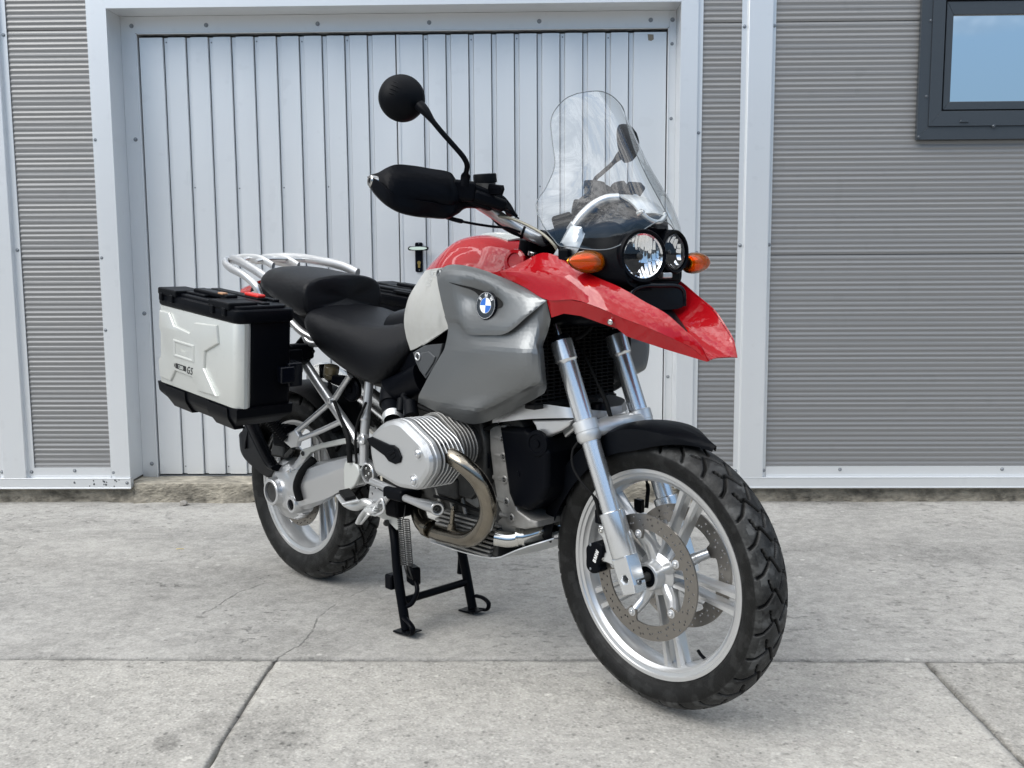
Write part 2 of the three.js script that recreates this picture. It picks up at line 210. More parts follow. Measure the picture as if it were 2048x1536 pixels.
const mat = {
  trim: S([0.73, 0.75, 0.765], 0.36, 0.55, { map: rep(nzSoft2, 0.5), bumpMap: rep(nzWave, 0.8), bumpScale: 0.0012 }),
  slat: S([0.76, 0.782, 0.797], 0.33, 0.5, { map: rep(nzSoft2, 0.4), bumpMap: rep(nzWave, 1.1, 0.8), bumpScale: 0.0022 }),
  doorBack: S([0.73, 0.752, 0.77], 0.34, 0.5, { map: rep(nzSoft2, 0.6) }),
  cladding: S([0.245, 0.245, 0.243], 0.44, 0.4, { map: rep(nzSoft2, 0.4) }),
  core: S([0.3, 0.3, 0.3], 0.9),
  joint: S([0.14, 0.15, 0.165], 0.8),
  window: S([0.036, 0.045, 0.055], 0.42, 0, { map: rep(nzSoft2, 1.5) }),
  gasket: S([0.008, 0.008, 0.009], 0.6),
  mirrorGlass: S([0.86, 0.9, 0.92], 0.015, 1),
  screw: S([0.28, 0.3, 0.32], 0.35, 0.8),
  screwDark: S([0.12, 0.13, 0.14], 0.4, 0.7),
  red: S([0.31, 0.0016, 0.0055], 0.5, 0, { clearcoat: 1, clearcoatRoughness: 0.012, specularIntensity: 0.1 }),
  graphite: S([0.185, 0.193, 0.196], 0.36, 0.7, { bumpMap: rep(nzFine, 14), bumpScale: 0.00006 }),
  tankSide: S([0.44, 0.445, 0.43], 0.45, 0.25, { map: dataTex(256, 256, (u, v) => { const a = tnoise(u, v, 3, 151, 5), b = tnoise(u, v, 24, 152, 3); const k = 1 - 0.30 * sstep(0.5, 0.78, a) - 0.1 * (b - 0.5); return [k, k * 0.995, k * 0.98]; }, { rep: 4, repY: 2.4 }) }),
  silver: S([0.60, 0.608, 0.615], 0.31, 0.78, { roughnessMap: rep(nzSoft2, 3) }),
  wheel: S([0.58, 0.586, 0.588], 0.31, 0.78, { roughnessMap: rep(nzSoft2, 3) }),
  cast: S([0.34, 0.335, 0.32], 0.5, 0.6, { bumpMap: rep(nzFine, 9), bumpScale: 0.0002, map: rep(nzRough, 5) }),
  castDark: S([0.06, 0.06, 0.058], 0.55, 0.5, { bumpMap: rep(nzFine, 9), bumpScale: 0.0003, map: rep(nzRough, 7) }),
  cover: S([0.53, 0.54, 0.545], 0.34, 0.72, { roughnessMap: rep(nzSoft2, 3) }),
  brushed: S([0.76, 0.78, 0.80], 0.27, 0.9, { roughnessMap: rep(nzStreak, 3, 60), bumpMap: rep(nzStreak, 4, 90), bumpScale: 0.00004 }),
  alu: S([0.66, 0.67, 0.67], 0.42, 0.75, { roughnessMap: rep(nzSoft, 4) }),
  panel: S([0.60, 0.615, 0.59], 0.40, 0.5, { roughnessMap: rep(nzSoft, 3), map: rep(nzSoft2, 1.3), bumpMap: rep(nzWave, 4), bumpScale: 0.001 }),
  chrome: S([0.86, 0.87, 0.88], 0.06, 1),
  steel: S([0.55, 0.55, 0.54], 0.2, 1),
  disc: S([0.25, 0.235, 0.215], 0.36, 0.9, { roughnessMap: rep(nzSoft, 8) }),
  black: S([0.0018, 0.0023, 0.0038], 0.38, 0, { specularIntensity: 0.14, bumpMap: rep(nzFine, 12), bumpScale: 0.00008 }),
  blackSoft: S([0.0022, 0.0028, 0.0042], 0.46, 0, { specularIntensity: 0.17, bumpMap: rep(nzFine, 14), bumpScale: 0.0002 }),
  gloss: S([0.003, 0.004, 0.007], 0.12, 0, { specularIntensity: 0.5 }),
  seat: S([0.004, 0.0045, 0.006], 0.44, 0, { specularIntensity: 0.34, bumpMap: rep(nzFine, 18), bumpScale: 0.0004 }),
  rubber: S([0.007, 0.0073, 0.0078], 0.7, 0, { specularIntensity: 0.3, map: rep(nzRough, 9), bumpMap: rep(nzFine, 14), bumpScale: 0.0004 }),
  hole: S([0.004, 0.004, 0.004], 0.95),
  glass: new THREE.MeshPhysicalMaterial({ color: 0xffffff, roughness: 0.0, metalness: 0, transmission: 1, thickness: 0, ior: 1.5 }),
  screen: new THREE.MeshPhysicalMaterial({ color: new THREE.Color().setRGB(0.93, 0.95, 0.955), roughness: 0.015, metalness: 0, transmission: 1, thickness: 0, ior: 1.72 }),
  amber: new THREE.MeshPhysicalMaterial({ color: new THREE.Color().setRGB(0.93, 0.30, 0.006), roughness: 0.06, transmission: 0.85, thickness: 0, ior: 1.45 }),
  amberBack: S([0.75, 0.30, 0.02], 0.18, 0.9),
  redLens: S([0.55, 0.02, 0.012], 0.15, 0, { clearcoat: 1 }),
  brass: S([0.5, 0.36, 0.12], 0.35, 0.9),
  clearEdge: S([0.16, 0.18, 0.19], 0.2, 0.1),
};

// ---------------------------------------------------------------- ground: poured concrete slabs
const JZ = -2.705, JX = [-0.718, 1.055];            // the joint along the wall and the joints across it
const crackPts = [[-0.72, -2.69], [-0.712, -2.724], [-0.675, -2.806], [-0.663, -2.917], [-0.668, -3.032], [-0.65, -3.123], [-0.617, -3.195], [-0.56, -3.33]];
const crack2 = [[-1.06, -3.02], [-1.01, -3.14], [-0.99, -3.26], [-0.93, -3.36]];
const crack3 = [[1.03, -2.70], [0.93, -2.716], [0.8, -2.70], [0.66, -2.715], [0.5, -2.70]];
const segDist = (x, z, P) => { let b = 9; for (let i = 0; i < P.length - 1; i++) { const [ax, az] = P[i], dx = P[i + 1][0] - ax, dz = P[i + 1][1] - az, t = clamp(((x - ax) * dx + (z - az) * dz) / (dx * dx + dz * dz)), d = Math.hypot(x - ax - t * dx, z - az - t * dz); if (d < b) b = d; } return b; };
const cell = (x, z, s, seed) => { const X = Math.floor(x / s), Z = Math.floor(z / s); let best = 9, id = 0; for (let i = -1; i <= 1; i++) for (let k = -1; k <= 1; k++) { const a = X + i, c = Z + k, px = (a + hash3(a, c, seed)) * s, pz = (c + hash3(a, c, seed + 1)) * s, d = Math.hypot(px - x, pz - z); if (d < best) { best = d; id = hash3(a, c, seed + 2); } } return [best / s, id]; };
const GX0 = -2.7, GX1 = 2.5, GZ0 = -4.62, GZ1 = -1.82, GW = 2048, GH = 1104;
const colorG = new Uint8Array(GW * GH * 4), bumpG = new Uint8Array(GW * GH * 4);
for (let j = 0; j < GH; j++) for (let i = 0; i < GW; i++) {
  const x = lerp(GX0, GX1, (i + 0.5) / GW), z = lerp(GZ0, GZ1, (j + 0.5) / GH), front = z > JZ, o = (j * GW + i) * 4;
  const n1 = fbm3(x * 1.1 + 5, z * 1.6 + 3, 1, 4), n2 = fbm3(x * 7, z * 9, 4, 4), n3 = fbm3(x * 38, z * 46, 8, 3), n4 = hash3(i, j, 77);
  let t = 0.305 + (n1 - 0.5) * 0.07 + (n2 - 0.5) * 0.055 + (n3 - 0.5) * 0.13 + (n4 - 0.5) * 0.085, h = 0.6 + (n3 - 0.5) * 0.5 + (n2 - 0.5) * 0.22, warm = (n1 - 0.5) * 0.02;
  // trowel drag marks on the slab by the wall, open aggregate on the front slabs
  if (!front) {
    const drag = fbm3(x * 9 + n2, z * 20 + x * 2.5, 12, 4); t += (drag - 0.5) * 0.05; h += (drag - 0.5) * 0.3; t += (cell(x, z, 0.007, 61)[1] - 0.5) * 0.07;
    const pit = sstep(0.66, 0.76, fbm3(x * 34, z * 50, 15, 4)) * sstep(0.5, 0.64, fbm3(x * 2.3, z * 2.6, 18, 3)); t -= pit * 0.08; h -= pit * 0.6;
    const wet = sstep(0.56, 0.7, fbm3(x * 1.5 + 8, z * 3.2, 22, 4)); t -= wet * 0.04;
    t += 0.02 * sstep(-4.1, -4.45, z);
  } else {
    const [d, id] = cell(x, z, 0.0085, 3), [d2, id2] = cell(x, z, 0.019, 9);
    t += (id - 0.5) * 0.15 * sstep(0.6, 0.2, d); if (id2 > 0.93) t -= 0.10 * sstep(0.36, 0.12, d2 + (n3 - 0.5) * 0.25); if (id2 < 0.04) t += 0.09 * sstep(0.36, 0.15, d2 + (n3 - 0.5) * 0.25); h += (id - 0.45) * 0.5 * sstep(0.6, 0.15, d);
    t += x < JX[0] ? -0.006 : x > JX[1] ? -0.035 : 0.012; warm += 0.012;
    const st = sstep(0.16, 0.05, Math.hypot((x + 0.63 + (n2 - 0.5) * 0.1) / 1.0, (z + 2.2) / 1.6)) * sstep(-0.715, -0.7, x); t -= st * 0.07;
    t -= 0.09 * sstep(1.15, 0.6, Math.hypot((x + 0.845) / 0.036, (z + 2.215) / 0.045) + (n2 - 0.5));
    t -= 0.05 * sstep(0.13, 0.02, Math.hypot(x + 0.755, (z + 2.3) * 0.8) + (n2 - 0.5) * 0.1);
  }
  const [d3, id3] = cell(x, z, 0.052, 41); if (id3 > 0.8) { const q = sstep(0.06, 0.02, d3 + (n3 - 0.5) * 0.06); t -= q * 0.16; h -= q * 0.5; } if (id3 < 0.02) t += 0.16 * sstep(0.18, 0.04, d3 + (n3 - 0.5) * 0.3);
  const w = (n3 - 0.5) * 0.012, c1 = segDist(x + w, z + w, crackPts), c2 = segDist(x + w * 2.5, z - w * 2, crack2), c3 = segDist(x, z + w * 1.6, crack3);
  const ck = Math.max(sstep(0.0038, 0.0008, c1) * lerp(0.5, 1, sstep(-3.2, -2.72, z)) * sstep(0.25, 0.42, fbm3(x * 30, z * 30, 33, 2)), 0.75 * sstep(0.005, 0.001, c2) * sstep(0.42, 0.55, fbm3(x * 36, z * 36, 35, 2)), front || z > -2.75 ? 0.6 * sstep(0.004, 0.001, c3) * sstep(0.4, 0.55, fbm3(x * 26, z * 26, 37, 2)) : 0);
  t = lerp(t, 0.1, ck * 0.85); h -= ck * 0.8;
  const e = Math.min(Math.abs(z - JZ + w), front ? Math.min(Math.abs(x - JX[0] + w * 0.8) + 0.004, Math.abs(x - JX[1] + w * 0.8)) : 9); const ed = sstep(0.022, 0.004, e + (n2 - 0.5) * 0.02); t -= ed * 0.07; h -= ed * 0.25;
  const dirt = sstep(-4.36, -4.5, z) * sstep(0.45, 0.62, n2); t -= dirt * 0.07;
  const R = clamp(t * (1.025 + warm)), G = clamp(t * (0.995 + warm * 0.3)), B = clamp(t * (0.925 - warm));
  const srgb = (v) => v <= 0.0031308 ? v * 12.92 : 1.055 * Math.pow(v, 1 / 2.4) - 0.055;
  colorG[o] = srgb(R) * 255; colorG[o + 1] = srgb(G) * 255; colorG[o + 2] = srgb(B) * 255; colorG[o + 3] = 255; bumpG[o] = bumpG[o + 1] = bumpG[o + 2] = clamp(h) * 255; bumpG[o + 3] = 255;
}
const groundTex = (d, srgb) => { const t = new THREE.DataTexture(d, GW, GH); t.wrapS = t.wrapT = THREE.MirroredRepeatWrapping; t.magFilter = t.minFilter = THREE.LinearFilter; if (srgb) t.colorSpace = THREE.SRGBColorSpace; t.needsUpdate = true; return t; };
const concrete = new THREE.MeshStandardMaterial({ map: groundTex(colorG, true), bumpMap: groundTex(bumpG), bumpScale: 0.0042, roughness: 0.93 });
const soil = S([0.06, 0.055, 0.05], 0.95);
const ground = new THREE.Group(); ground.name = 'ground'; ground.userData.kind = 'structure'; scene.add(ground);
{ const g = new THREE.PlaneGeometry(900, 900).rotateX(-Math.PI / 2).translate(0, -0.03, 0); part('soil_bed', g, soil, ground); }
function slab(x0, x1, z0, z1, fine) {      // a poured slab: broken arrises, slightly uneven top, 30 mm of side
  const nx = fine ? Math.min(400, Math.round((x1 - x0) / 0.012)) : 8, nz = fine ? Math.min(240, Math.round((z1 - z0) / 0.014)) : 8, pos = [], uv = [], idx = [];
  const jag = (a, b, s) => fine ? (noise3(a * 23, b * 23, s) - 0.5) * 0.0036 + Math.max(0, noise3(a * 8, b * 8, s + 4) - 0.74) * 0.022 : 0;
  for (let j = -1; j <= nz + 1; j++) for (let i = -1; i <= nx + 1; i++) {
    const I = clamp(i, 0, nx), J = clamp(j, 0, nz); let x = lerp(x0, x1, I / nx), z = lerp(z0, z1, J / nz);
    const out = i < 0 || j < 0 || i > nx || j > nz, gap = 0.0010;
    if (I === 0) x += gap + jag(z, 1, 5); if (I === nx) x -= gap + jag(z, 2, 6); if (J === 0) z += gap + jag(x, 3, 7); if (J === nz) z -= gap + jag(x, 4, 8);
    const y = out ? -0.03 : fine ? (fbm3(x * 3, z * 3, 9, 3) - 0.5) * 0.004 - (I === 0 || J === 0 || I === nx || J === nz ? 0.0035 : 0) - 0.001 : -0.001;
    pos.push(x, y, z); uv.push((x - GX0) / (GX1 - GX0), (z - GZ0) / (GZ1 - GZ0));
  }
  const w = nx + 3; for (let j = 0; j < nz + 2; j++) for (let i = 0; i < nx + 2; i++) { const a = j * w + i; idx.push(a, a + w, a + 1, a + 1, a + w, a + w + 1); }
  const g = geo(pos, idx, uv); g.computeVertexNormals(); g.userData.keepUV = true; part('concrete_slab', g, concrete, ground);
}
slab(-2.75, 2.6, -4.75, JZ, true); slab(-2.49, JX[0], JZ, -0.9, true); slab(JX[0], JX[1], JZ, -0.9, true); slab(JX[1], 2.83, JZ, -0.9, true);
for (const [x0, x1] of [[-14, -8.4], [-8.4, -2.75], [2.6, 8.2], [8.2, 14]]) slab(x0, x1, -4.75, JZ);
for (const z of [JZ, -0.9, 0.9, 2.7, 4.5, 6.3, 8.1]) for (const [x0, x1] of [[-14, -8], [-8, -4.26], [-4.26, -2.49], [-2.49, JX[0]], [JX[0], JX[1]], [JX[1], 2.83], [2.83, 4.6], [4.6, 9], [9, 14]]) if (z > JZ || x1 <= -2.49 || x0 >= 2.83) slab(x0, x1, z, z + 1.8);

// ---------------------------------------------------------------- the metal-clad wall
const wall = new THREE.Group(); wall.name = 'cladding_wall'; scene.add(wall);
tag(wall, 'grey corrugated metal wall with pale cover strips above a concrete plinth', 'wall', null, 'thing');
const DX0 = -1.833, DX1 = 0.622, DY = 2.162, REC = 0.136;      // the door opening and how deep the door sits
const SX0 = -1.924, SX1 = 0.717;                                 // outer edges of the door surround
part('wall_core', [box(-9, DX0 - 0.02, 0.06, 4.9, ZW - 0.3, ZW - 0.012), box(DX1 + 0.02, 9, 0.06, 4.9, ZW - 0.3, ZW - 0.012), box(DX0 - 0.02, DX1 + 0.02, DY + 0.02, 4.9, ZW - 0.3, ZW - 0.012), box(-9, 9, 0.06, 4.9, ZW - 6, ZW - 0.301)], mat.core, wall);
// one cladding panel: micro-ribbed sheet, ribs along the wall
const PH = 0.9795, Y0 = 0.115, rowY = [0.115, 1.097, 2.078, 3.06, 4.04, 4.9];
function ribSheet(x0, x1, y0, y1) {
  const P = (y1 - y0) / Math.max(1, Math.round((y1 - y0) / 0.0223)), n = Math.round((y1 - y0) / P), prof = [];
  const sh = [[0, 0], [0.10, 0.0005], [0.22, 0.0021], [0.34, 0.0028], [0.50, 0.0030], [0.62, 0.0025], [0.76, 0.0008], [0.88, 0.0001]];
  for (let k = 0; k < n; k++) for (const [t, d] of sh) prof.push([y0 + (k + t) * P, d]); prof.push([y1, 0]);
  const pos = [], idx = [], nx = Math.max(1, Math.round((x1 - x0) / 0.5)), wv = (x, y) => (noise3(x * 1.7, y * 1.3, 2) - 0.5) * 0.0022;
  prof.unshift([y0, -0.014]); prof.push([y1, -0.014]);
  for (const [y, d] of prof) for (let i = 0; i <= nx; i++) { const x = lerp(x0, x1, i / nx); pos.push(x, y, ZW + d - 0.0035 + wv(x, y)); }
  const w = nx + 1; for (let j = 0; j < prof.length - 1; j++) for (let i = 0; i < nx; i++) { const a = j * w + i; idx.push(a, a + 1, a + w, a + 1, a + w + 1, a + w); }
  const g = geo(pos, idx); return toCreasedNormals(g, 0.5);
}
const bays = [[-9, -7.6], [-7.55, -4.95], [-4.93, -2.354], [-2.275, SX0 + 0.012], [SX1 - 0.012, 0.885], [1.022, 3.6], [3.65, 6.25], [6.3, 9]];
for (const [x0, x1] of bays) for (let r = 0; r < 5; r++) part('cladding_panel', ribSheet(x0, x1, rowY[r] + 0.002, rowY[r + 1] - 0.002), mat.cladding, wall);
for (let r = 2; r < 5; r++) part('cladding_panel', ribSheet(SX0 + 0.014, SX1 - 0.014, rowY[r] + (r === 2 ? 0.17 : 0.002), rowY[r + 1] - 0.002), mat.cladding, wall);
// cover strips: a raised hat section with two flat flanges
const hat = (x0, f0, f1, x1, y0, y1) => { const z = ZW + 0.0035, a = 0.0022; return plate([[x0, z - 0.003], [x0, z], [f0 - 0.003, z], [f0, z + 0.017], [f0 + 0.003, z + 0.019], [f1 - 0.003, z + 0.019], [f1, z + 0.017], [f1 + 0.003, z], [x1, z], [x1, z - 0.003]].map(([x, zz]) => [x, -zz]), 0, y1 - y0, 0, { frame: new THREE.Matrix4().makeRotationX(-Math.PI / 2).setPosition(0, y0, 0) }); };
part('cover_strip', hat(-2.436, -2.411, -2.305, -2.275, 0.117, 4.9), mat.trim, wall);
part('cover_strip', hat(0.881, 0.906, 1.010, 1.025, 0.117, 4.9), mat.trim, wall);
for (const x of [-7.65, -5.01, 3.57, 6.22]) part('cover_strip', hat(x, x + 0.025, x + 0.085, x + 0.11, 0.117, 4.9), mat.trim, wall);
// door surround folded round the corner of the opening
{
  const zf = ZW + 0.016, fold = (pts) => plate(pts, 0, 0.0018, 0);
  const left = new THREE.Shape(), w = 0.022;
  part('door_surround', [box(SX0 + w, DX0, 0.117, DY + 0.1, ZW - 0.01, zf), box(SX0, SX0 + w - 0.001, 0.117, DY + 0.17, ZW - 0.006, ZW + 0.006), box(DX0 - 0.012, DX0 - 0.0005, 0.100, DY, ZW - 0.2, zf - 0.002)].map((g) => g), mat.trim, wall);
  part('door_surround', [box(DX1, SX1 - w, 0.117, DY + 0.1, ZW - 0.01, zf), box(SX1 - w + 0.001, SX1, 0.117, DY + 0.17, ZW - 0.006, ZW + 0.006), box(DX1 + 0.0005, DX1 + 0.012, 0.100, DY, ZW - 0.2, zf - 0.002)], mat.trim, wall);
  // mitred head
  const mit = (a, b, y0, y1, e) => plate([[a, y0], [b, y0], [b + e, y1], [a - e, y1]], ZW - 0.009, 0.026, 0.0008);
  part('door_surround', [mit(DX0 + 0.001, DX1 - 0.001, DY, DY + 0.15, 0.069), box(DX0 - 0.09, DX1 + 0.09, DY + 0.151, DY + 0.172, ZW - 0.006, ZW + 0.006), box(DX0, DX1, DY + 0.0005, DY + 0.012, ZW - 0.2, zf - 0.002)], mat.trim, wall);
  part('door_surround', [plate([[SX0 + w, DY + 0.1005], [DX0, DY + 0.1005], [DX0, DY + 0.001], [DX0 - 0.0005, DY + 0.001], [DX0 - 0.069, DY + 0.15], [SX0 + w, DY + 0.15]], ZW - 0.009, 0.0245, 0)], mat.trim, wall);
}
// channel at the foot of the cladding, then the sill flashing that sheds water past the plinth
const foot = (x0, x1) => [box(x0, x1, 0.118, 0.160, ZW - 0.008, ZW + 0.0055), box(x0, x1, 0.1165, 0.124, ZW + 0.006, ZW + 0.010)];
part('base_channel', foot(-2.275, SX0 - 0.001), mat.trim, wall); part('base_channel', foot(-9, -2.437), mat.trim, wall);
part('base_channel', foot(SX1 + 0.001, 0.880), mat.trim, wall); part('base_channel', foot(1.026, 9), mat.trim, wall);
const sill = (x0, x1) => [box(x0, x1, 0.070, 0.1155, ZW - 0.01, ZW + 0.024, 0.0015), box(x0, x1, 0.0665, 0.0725, ZW + 0.012, ZW + 0.027, 0.0012), box(x0, x1, 0.112, 0.1162, ZW - 0.01, ZW + 0.0255, 0.001)];
part('sill_flashing', sill(-9, DX0 + 0.004), mat.trim, wall); part('sill_flashing', sill(DX1 - 0.004, 9), mat.trim, wall);
// paint chips on the left sill
{ const rnd = mulberry(5), chips = []; for (let k = 0; k < 15; k++) { const x = -1.99 + rnd() * 0.14 - (k > 9 ? 0.1 : 0), y = 0.074 + rnd() * 0.035, r = 0.002 + rnd() * 0.004; chips.push(plate(smooth2(Array.from({ length: 7 }, (_, i) => [x + Math.cos(i * 0.9) * r * (0.6 + rnd() * 0.6), y + Math.sin(i * 0.9) * r * (0.7 + rnd() * 0.8)]), 14), ZW + 0.0243, 0.0006, 0)); } part('paint_chip', chips, mat.screwDark, wall, { kind: 'stuff' }); }
// screws of the wall
const screwG = lathe([0, 0, 0], [0, 0, 1], [[0, 0.0095], [0.0015, 0.0095], [0.0016, 0.0062], [0.005, 0.0058], [0.0065, 0.004], [0.0065, 0]], 12); prep(screwG);
const screwHead = (parent, m, x, y, z, s = 1) => { const o = new THREE.Mesh(screwG, m); o.name = numbered('screw'); o.position.set(x, y, z); o.scale.setScalar(s); o.castShadow = o.receiveShadow = true; parent.add(o); return o; };
for (const y of [0.141, 1.14, 2.06]) { screwHead(wall, mat.screw, 0.892, y, ZW + 0.0035, 0.85); screwHead(wall, mat.screw, 1.0175, y + 0.002, ZW + 0.0035, 0.85); screwHead(wall, mat.screw, -2.2885, y, ZW + 0.0035, 0.85); screwHead(wall, mat.screw, -2.425, y, ZW + 0.0035, 0.85); }
for (const y of [0.144, 0.79, 1.11, 1.62]) { screwHead(wall, mat.screw, 0.704, y, ZW + 0.006, 0.75); screwHead(wall, mat.screw, SX0 + 0.011, y - 0.006, ZW + 0.006, 0.75); }
for (const x of [1.355, 2.07, 2.78, -2.6, -2.09]) screwHead(wall, mat.screw, x, 0.147, ZW + 0.0055, 0.85);
screwHead(wall, mat.screw, -1.846, 0.094, ZW + 0.024, 0.8);
// concrete plinth
{
  const c = S([0.50, 0.475, 0.42], 0.95, 0, { map: dataTex(1024, 256, (u, v) => { const a = tnoise(u, v, 8, 51, 5), b = tnoise(u, v, 40, 57, 3), d = 0.62 + (a - 0.5) * 0.85 + (b - 0.5) * 0.5 - 0.25 * sstep(0.5, 0.1, v) * a; return [d * 1.02, d * 0.98, d * 0.9]; }, { rep: 1.1, repY: 1.6 }), bumpMap: rep(nzFine, 1.5, 3), bumpScale: 0.006 });
  const block = (x0, x1, y1, z1) => { const nx = Math.round((x1 - x0) / 0.02), pos = [], idx = []; for (let j = 0; j <= 8; j++) for (let i = 0; i <= nx; i++) { const x = lerp(x0, x1, i / nx); let y, z; if (j <= 5) { y = lerp(-0.02, y1 - 0.006, j / 5); z = z1; } else { y = y1 - (j === 6 ? 0.001 : 0); z = z1 - [0, 0.006, 0.09, 0.19][j - 5]; } const rg = fbm3(x * 16, y * 30, z * 8, 4) - 0.5; const lump = j < 3 ? Math.max(0, fbm3(x * 9, 3, 1, 3) - 0.52) * 0.12 * (3 - j) / 3 : 0; pos.push(x, y + (j > 4 ? rg * 0.006 : 0), z + rg * 0.012 + lump); } const w = nx + 1; for (let j = 0; j < 8; j++) for (let i = 0; i < nx; i++) { const a = j * w + i; idx.push(a, a + 1, a + w, a + 1, a + w + 1, a + w); } const g = geo(pos, idx); g.computeVertexNormals(); return g; };
  part('concrete_plinth', block(-9, DX0 + 0.03, 0.09, ZW - 0.012), c, wall);
  part('concrete_plinth', block(DX0 + 0.012, -0.86, 0.089, ZW + 0.004), c, wall); part('concrete_plinth', block(-0.857, DX1 + 0.03, 0.088, ZW + 0.002), c, wall);
  part('concrete_plinth', block(DX1 + 0.012, 9, 0.09, ZW - 0.01), c, wall);
}

// ---------------------------------------------------------------- the garage door in its recess
const door = new THREE.Group(); door.name = 'garage_door'; scene.add(door); const ZD = ZW - REC;
tag(door, 'pale grey two-leaf metal garage door with vertical ribs, behind the motorcycle', 'garage door', null, 'thing');
part('door_frame', [box(DX0, DX0 + 0.064, 0.079, DY - 0.0005, ZD - 0.06, ZD), box(DX0 + 0.0645, DX0 + 0.072, 0.079, DY - 0.074, ZD - 0.06, ZD + 0.005, 0.002)], mat.trim, door);
part('door_frame', [box(DX1 - 0.030, DX1, 0.079, DY - 0.0005, ZD - 0.06, ZD), box(DX1 - 0.036, DX1 - 0.0305, 0.079, DY - 0.074, ZD - 0.06, ZD + 0.005, 0.002)], mat.trim, door);
part('door_frame', [box(DX0 + 0.0645, DX1 - 0.0305, DY - 0.071, DY - 0.0005, ZD - 0.06, ZD), box(DX0 + 0.073, DX1 - 0.037, DY - 0.077, DY - 0.0715, ZD - 0.06, ZD + 0.006, 0.002)], mat.trim, door);
part('threshold', [box(DX0 + 0.0725, DX1 - 0.0365, 0.080, 0.094, ZD - 0.06, ZD - 0.008, 0.002)], mat.screwDark, door);
for (const x of [-1.783, -1.45, -0.955, -0.462, 0.022, 0.51, 0.605]) screwHead(door, mat.screw, x, 2.122, ZD, 1.05);
for (const y of [0.12, 0.82, 1.6]) screwHead(door, mat.screw, -1.79, y + 0.03, ZD, 1.0); for (const y of [0.55, 1.7, 2.02]) screwHead(door, mat.screw, 0.604, y, ZD, 0.8);
const rndD = mulberry(11), tinyScrew = [];
function leaf(x0, x1, grooves, label) {       // a folded sheet: wide pans standing proud of narrow valleys
  const y0 = 0.0985, y1 = 2.074, zb = ZD - 0.022;
  const L = part('door_leaf', [box(x0 + 0.001, x1 - 0.001, y0, y1, zb - 0.045, zb - 0.020)], mat.joint, door, label ? { label } : {});
  for (const g of grooves) part('groove_strip', [box(g + 0.0026, g + 0.0210, y0 + 0.001, y1 - 0.001, zb - 0.0195, zb, 0.001)], mat.doorBack, L);
  const xs = [x0, ...grooves.flatMap((g) => [g, g + 0.0215]), x1];
  for (let i = 0; i < xs.length; i += 2) {
    const a = xs[i], b = xs[i + 1]; if (b - a < 0.012) continue;
    const d = 0.012, bow = (rndD() - 0.5) * 0.0024, cx = (a + b) / 2, nx = 6, ny = 14, P = [];
    // front face gently oil-canned, with folded sides
    for (let j = 0; j <= ny; j++) { const row = [], y = lerp(y0 + 0.001, y1 - 0.001, j / ny); row.push(new THREE.Vector3(a, y, zb + 0.0005)); for (let k = 0; k <= nx; k++) { const t = k / nx, x = lerp(a + 0.0022, b - 0.0022, t); row.push(new THREE.Vector3(x, y, zb + d + (bow + 0.0022 * (noise3(cx * 9, y * 2.4, 3) - 0.5)) * 4 * t * (1 - t))); } row.push(new THREE.Vector3(b, y, zb + 0.0005)); P.push(row); }
    const g = gridGeo(P.reverse(), 0, false); part('door_slat', toCreasedNormals(join(g).deleteAttribute('uv'), 0.5), mat.slat, L);
  }
  grooves.forEach((g, i) => { for (const y of [0.13, 1.415, 2.055]) if ((i + (y > 1 && y < 2 ? 1 : 0)) % 2 === 0) screwHead(L, mat.screw, g + 0.012, y + (rndD() - 0.5) * 0.01, zb, 0.38); });
  return L;
}
const gl = []; for (let k = 0; k < 10; k++) gl.push(-1.651 + 0.1012 * k); const leafL = leaf(-1.758, -0.6140, gl);
const gr = []; for (let k = 0; k < 10; k++) gr.push(-0.493 + 0.1009 * k); const leafR = leaf(-0.610, 0.583, gr);
part('seam_strip', [box(-0.6095, -0.596, 0.0985, 2.074, ZD - 0.0095, ZD - 0.0065, 0.001)], mat.trim, leafL);
{ // handle with pull-plate and lock
  const H = part('door_handle', [plate(rpoly([[-0.5425, 1.164], [-0.5075, 1.164], [-0.5075, 1.031], [-0.5425, 1.031]], 0.008), ZD - 0.0098, 0.008, 0.002)], mat.gloss, leafR);
  part('lever', [lathe([-0.525, 1.135, ZD - 0.004], [0, 0, 1], [[0, 0.011], [0.03, 0.010], [0.03, 0]], 18), obox([-0.524, 1.137, ZD + 0.03], [0, 0, 1], [0.094, 0.019, 0.018], 0.009)], mat.gloss, H);
  part('lever_insert', [plate(smooth2([[-0.565, 1.137], [-0.555, 1.142], [-0.495, 1.142], [-0.484, 1.137], [-0.495, 1.132], [-0.555, 1.132]], 40), ZD + 0.0385, 0.0015, 0.0004)], S([0.55, 0.66, 0.58], 0.3), H);
  part('lock_cylinder', [lathe([-0.525, 1.073, ZD - 0.0025], [0, 0, 1], [[0, 0.0085], [0.004, 0.008], [0.004, 0]], 18), box(-0.530, -0.520, 1.05, 1.07, ZD - 0.004, ZD + 0.0005, 0.002)], mat.brass, H);
  for (const y of [1.1585, 1.040]) part('screw', lathe([-0.525, y, ZD - 0.002], [0, 0, 1], [[0, 0.0028], [0.0012, 0.0022], [0.0012, 0]], 10), mat.screw, H);
  part('sticker_remains', plate([[0.486, 2.072], [0.512, 2.070], [0.513, 2.05], [0.502, 2.043], [0.489, 2.046]].map(([x, y]) => [x + 0.012, y - 0.008]), ZD - 0.0092, 0.0008, 0), S([0.30, 0.27, 0.22], 0.8, 0, { map: rep(nzRough, 60) }), leafR);
}

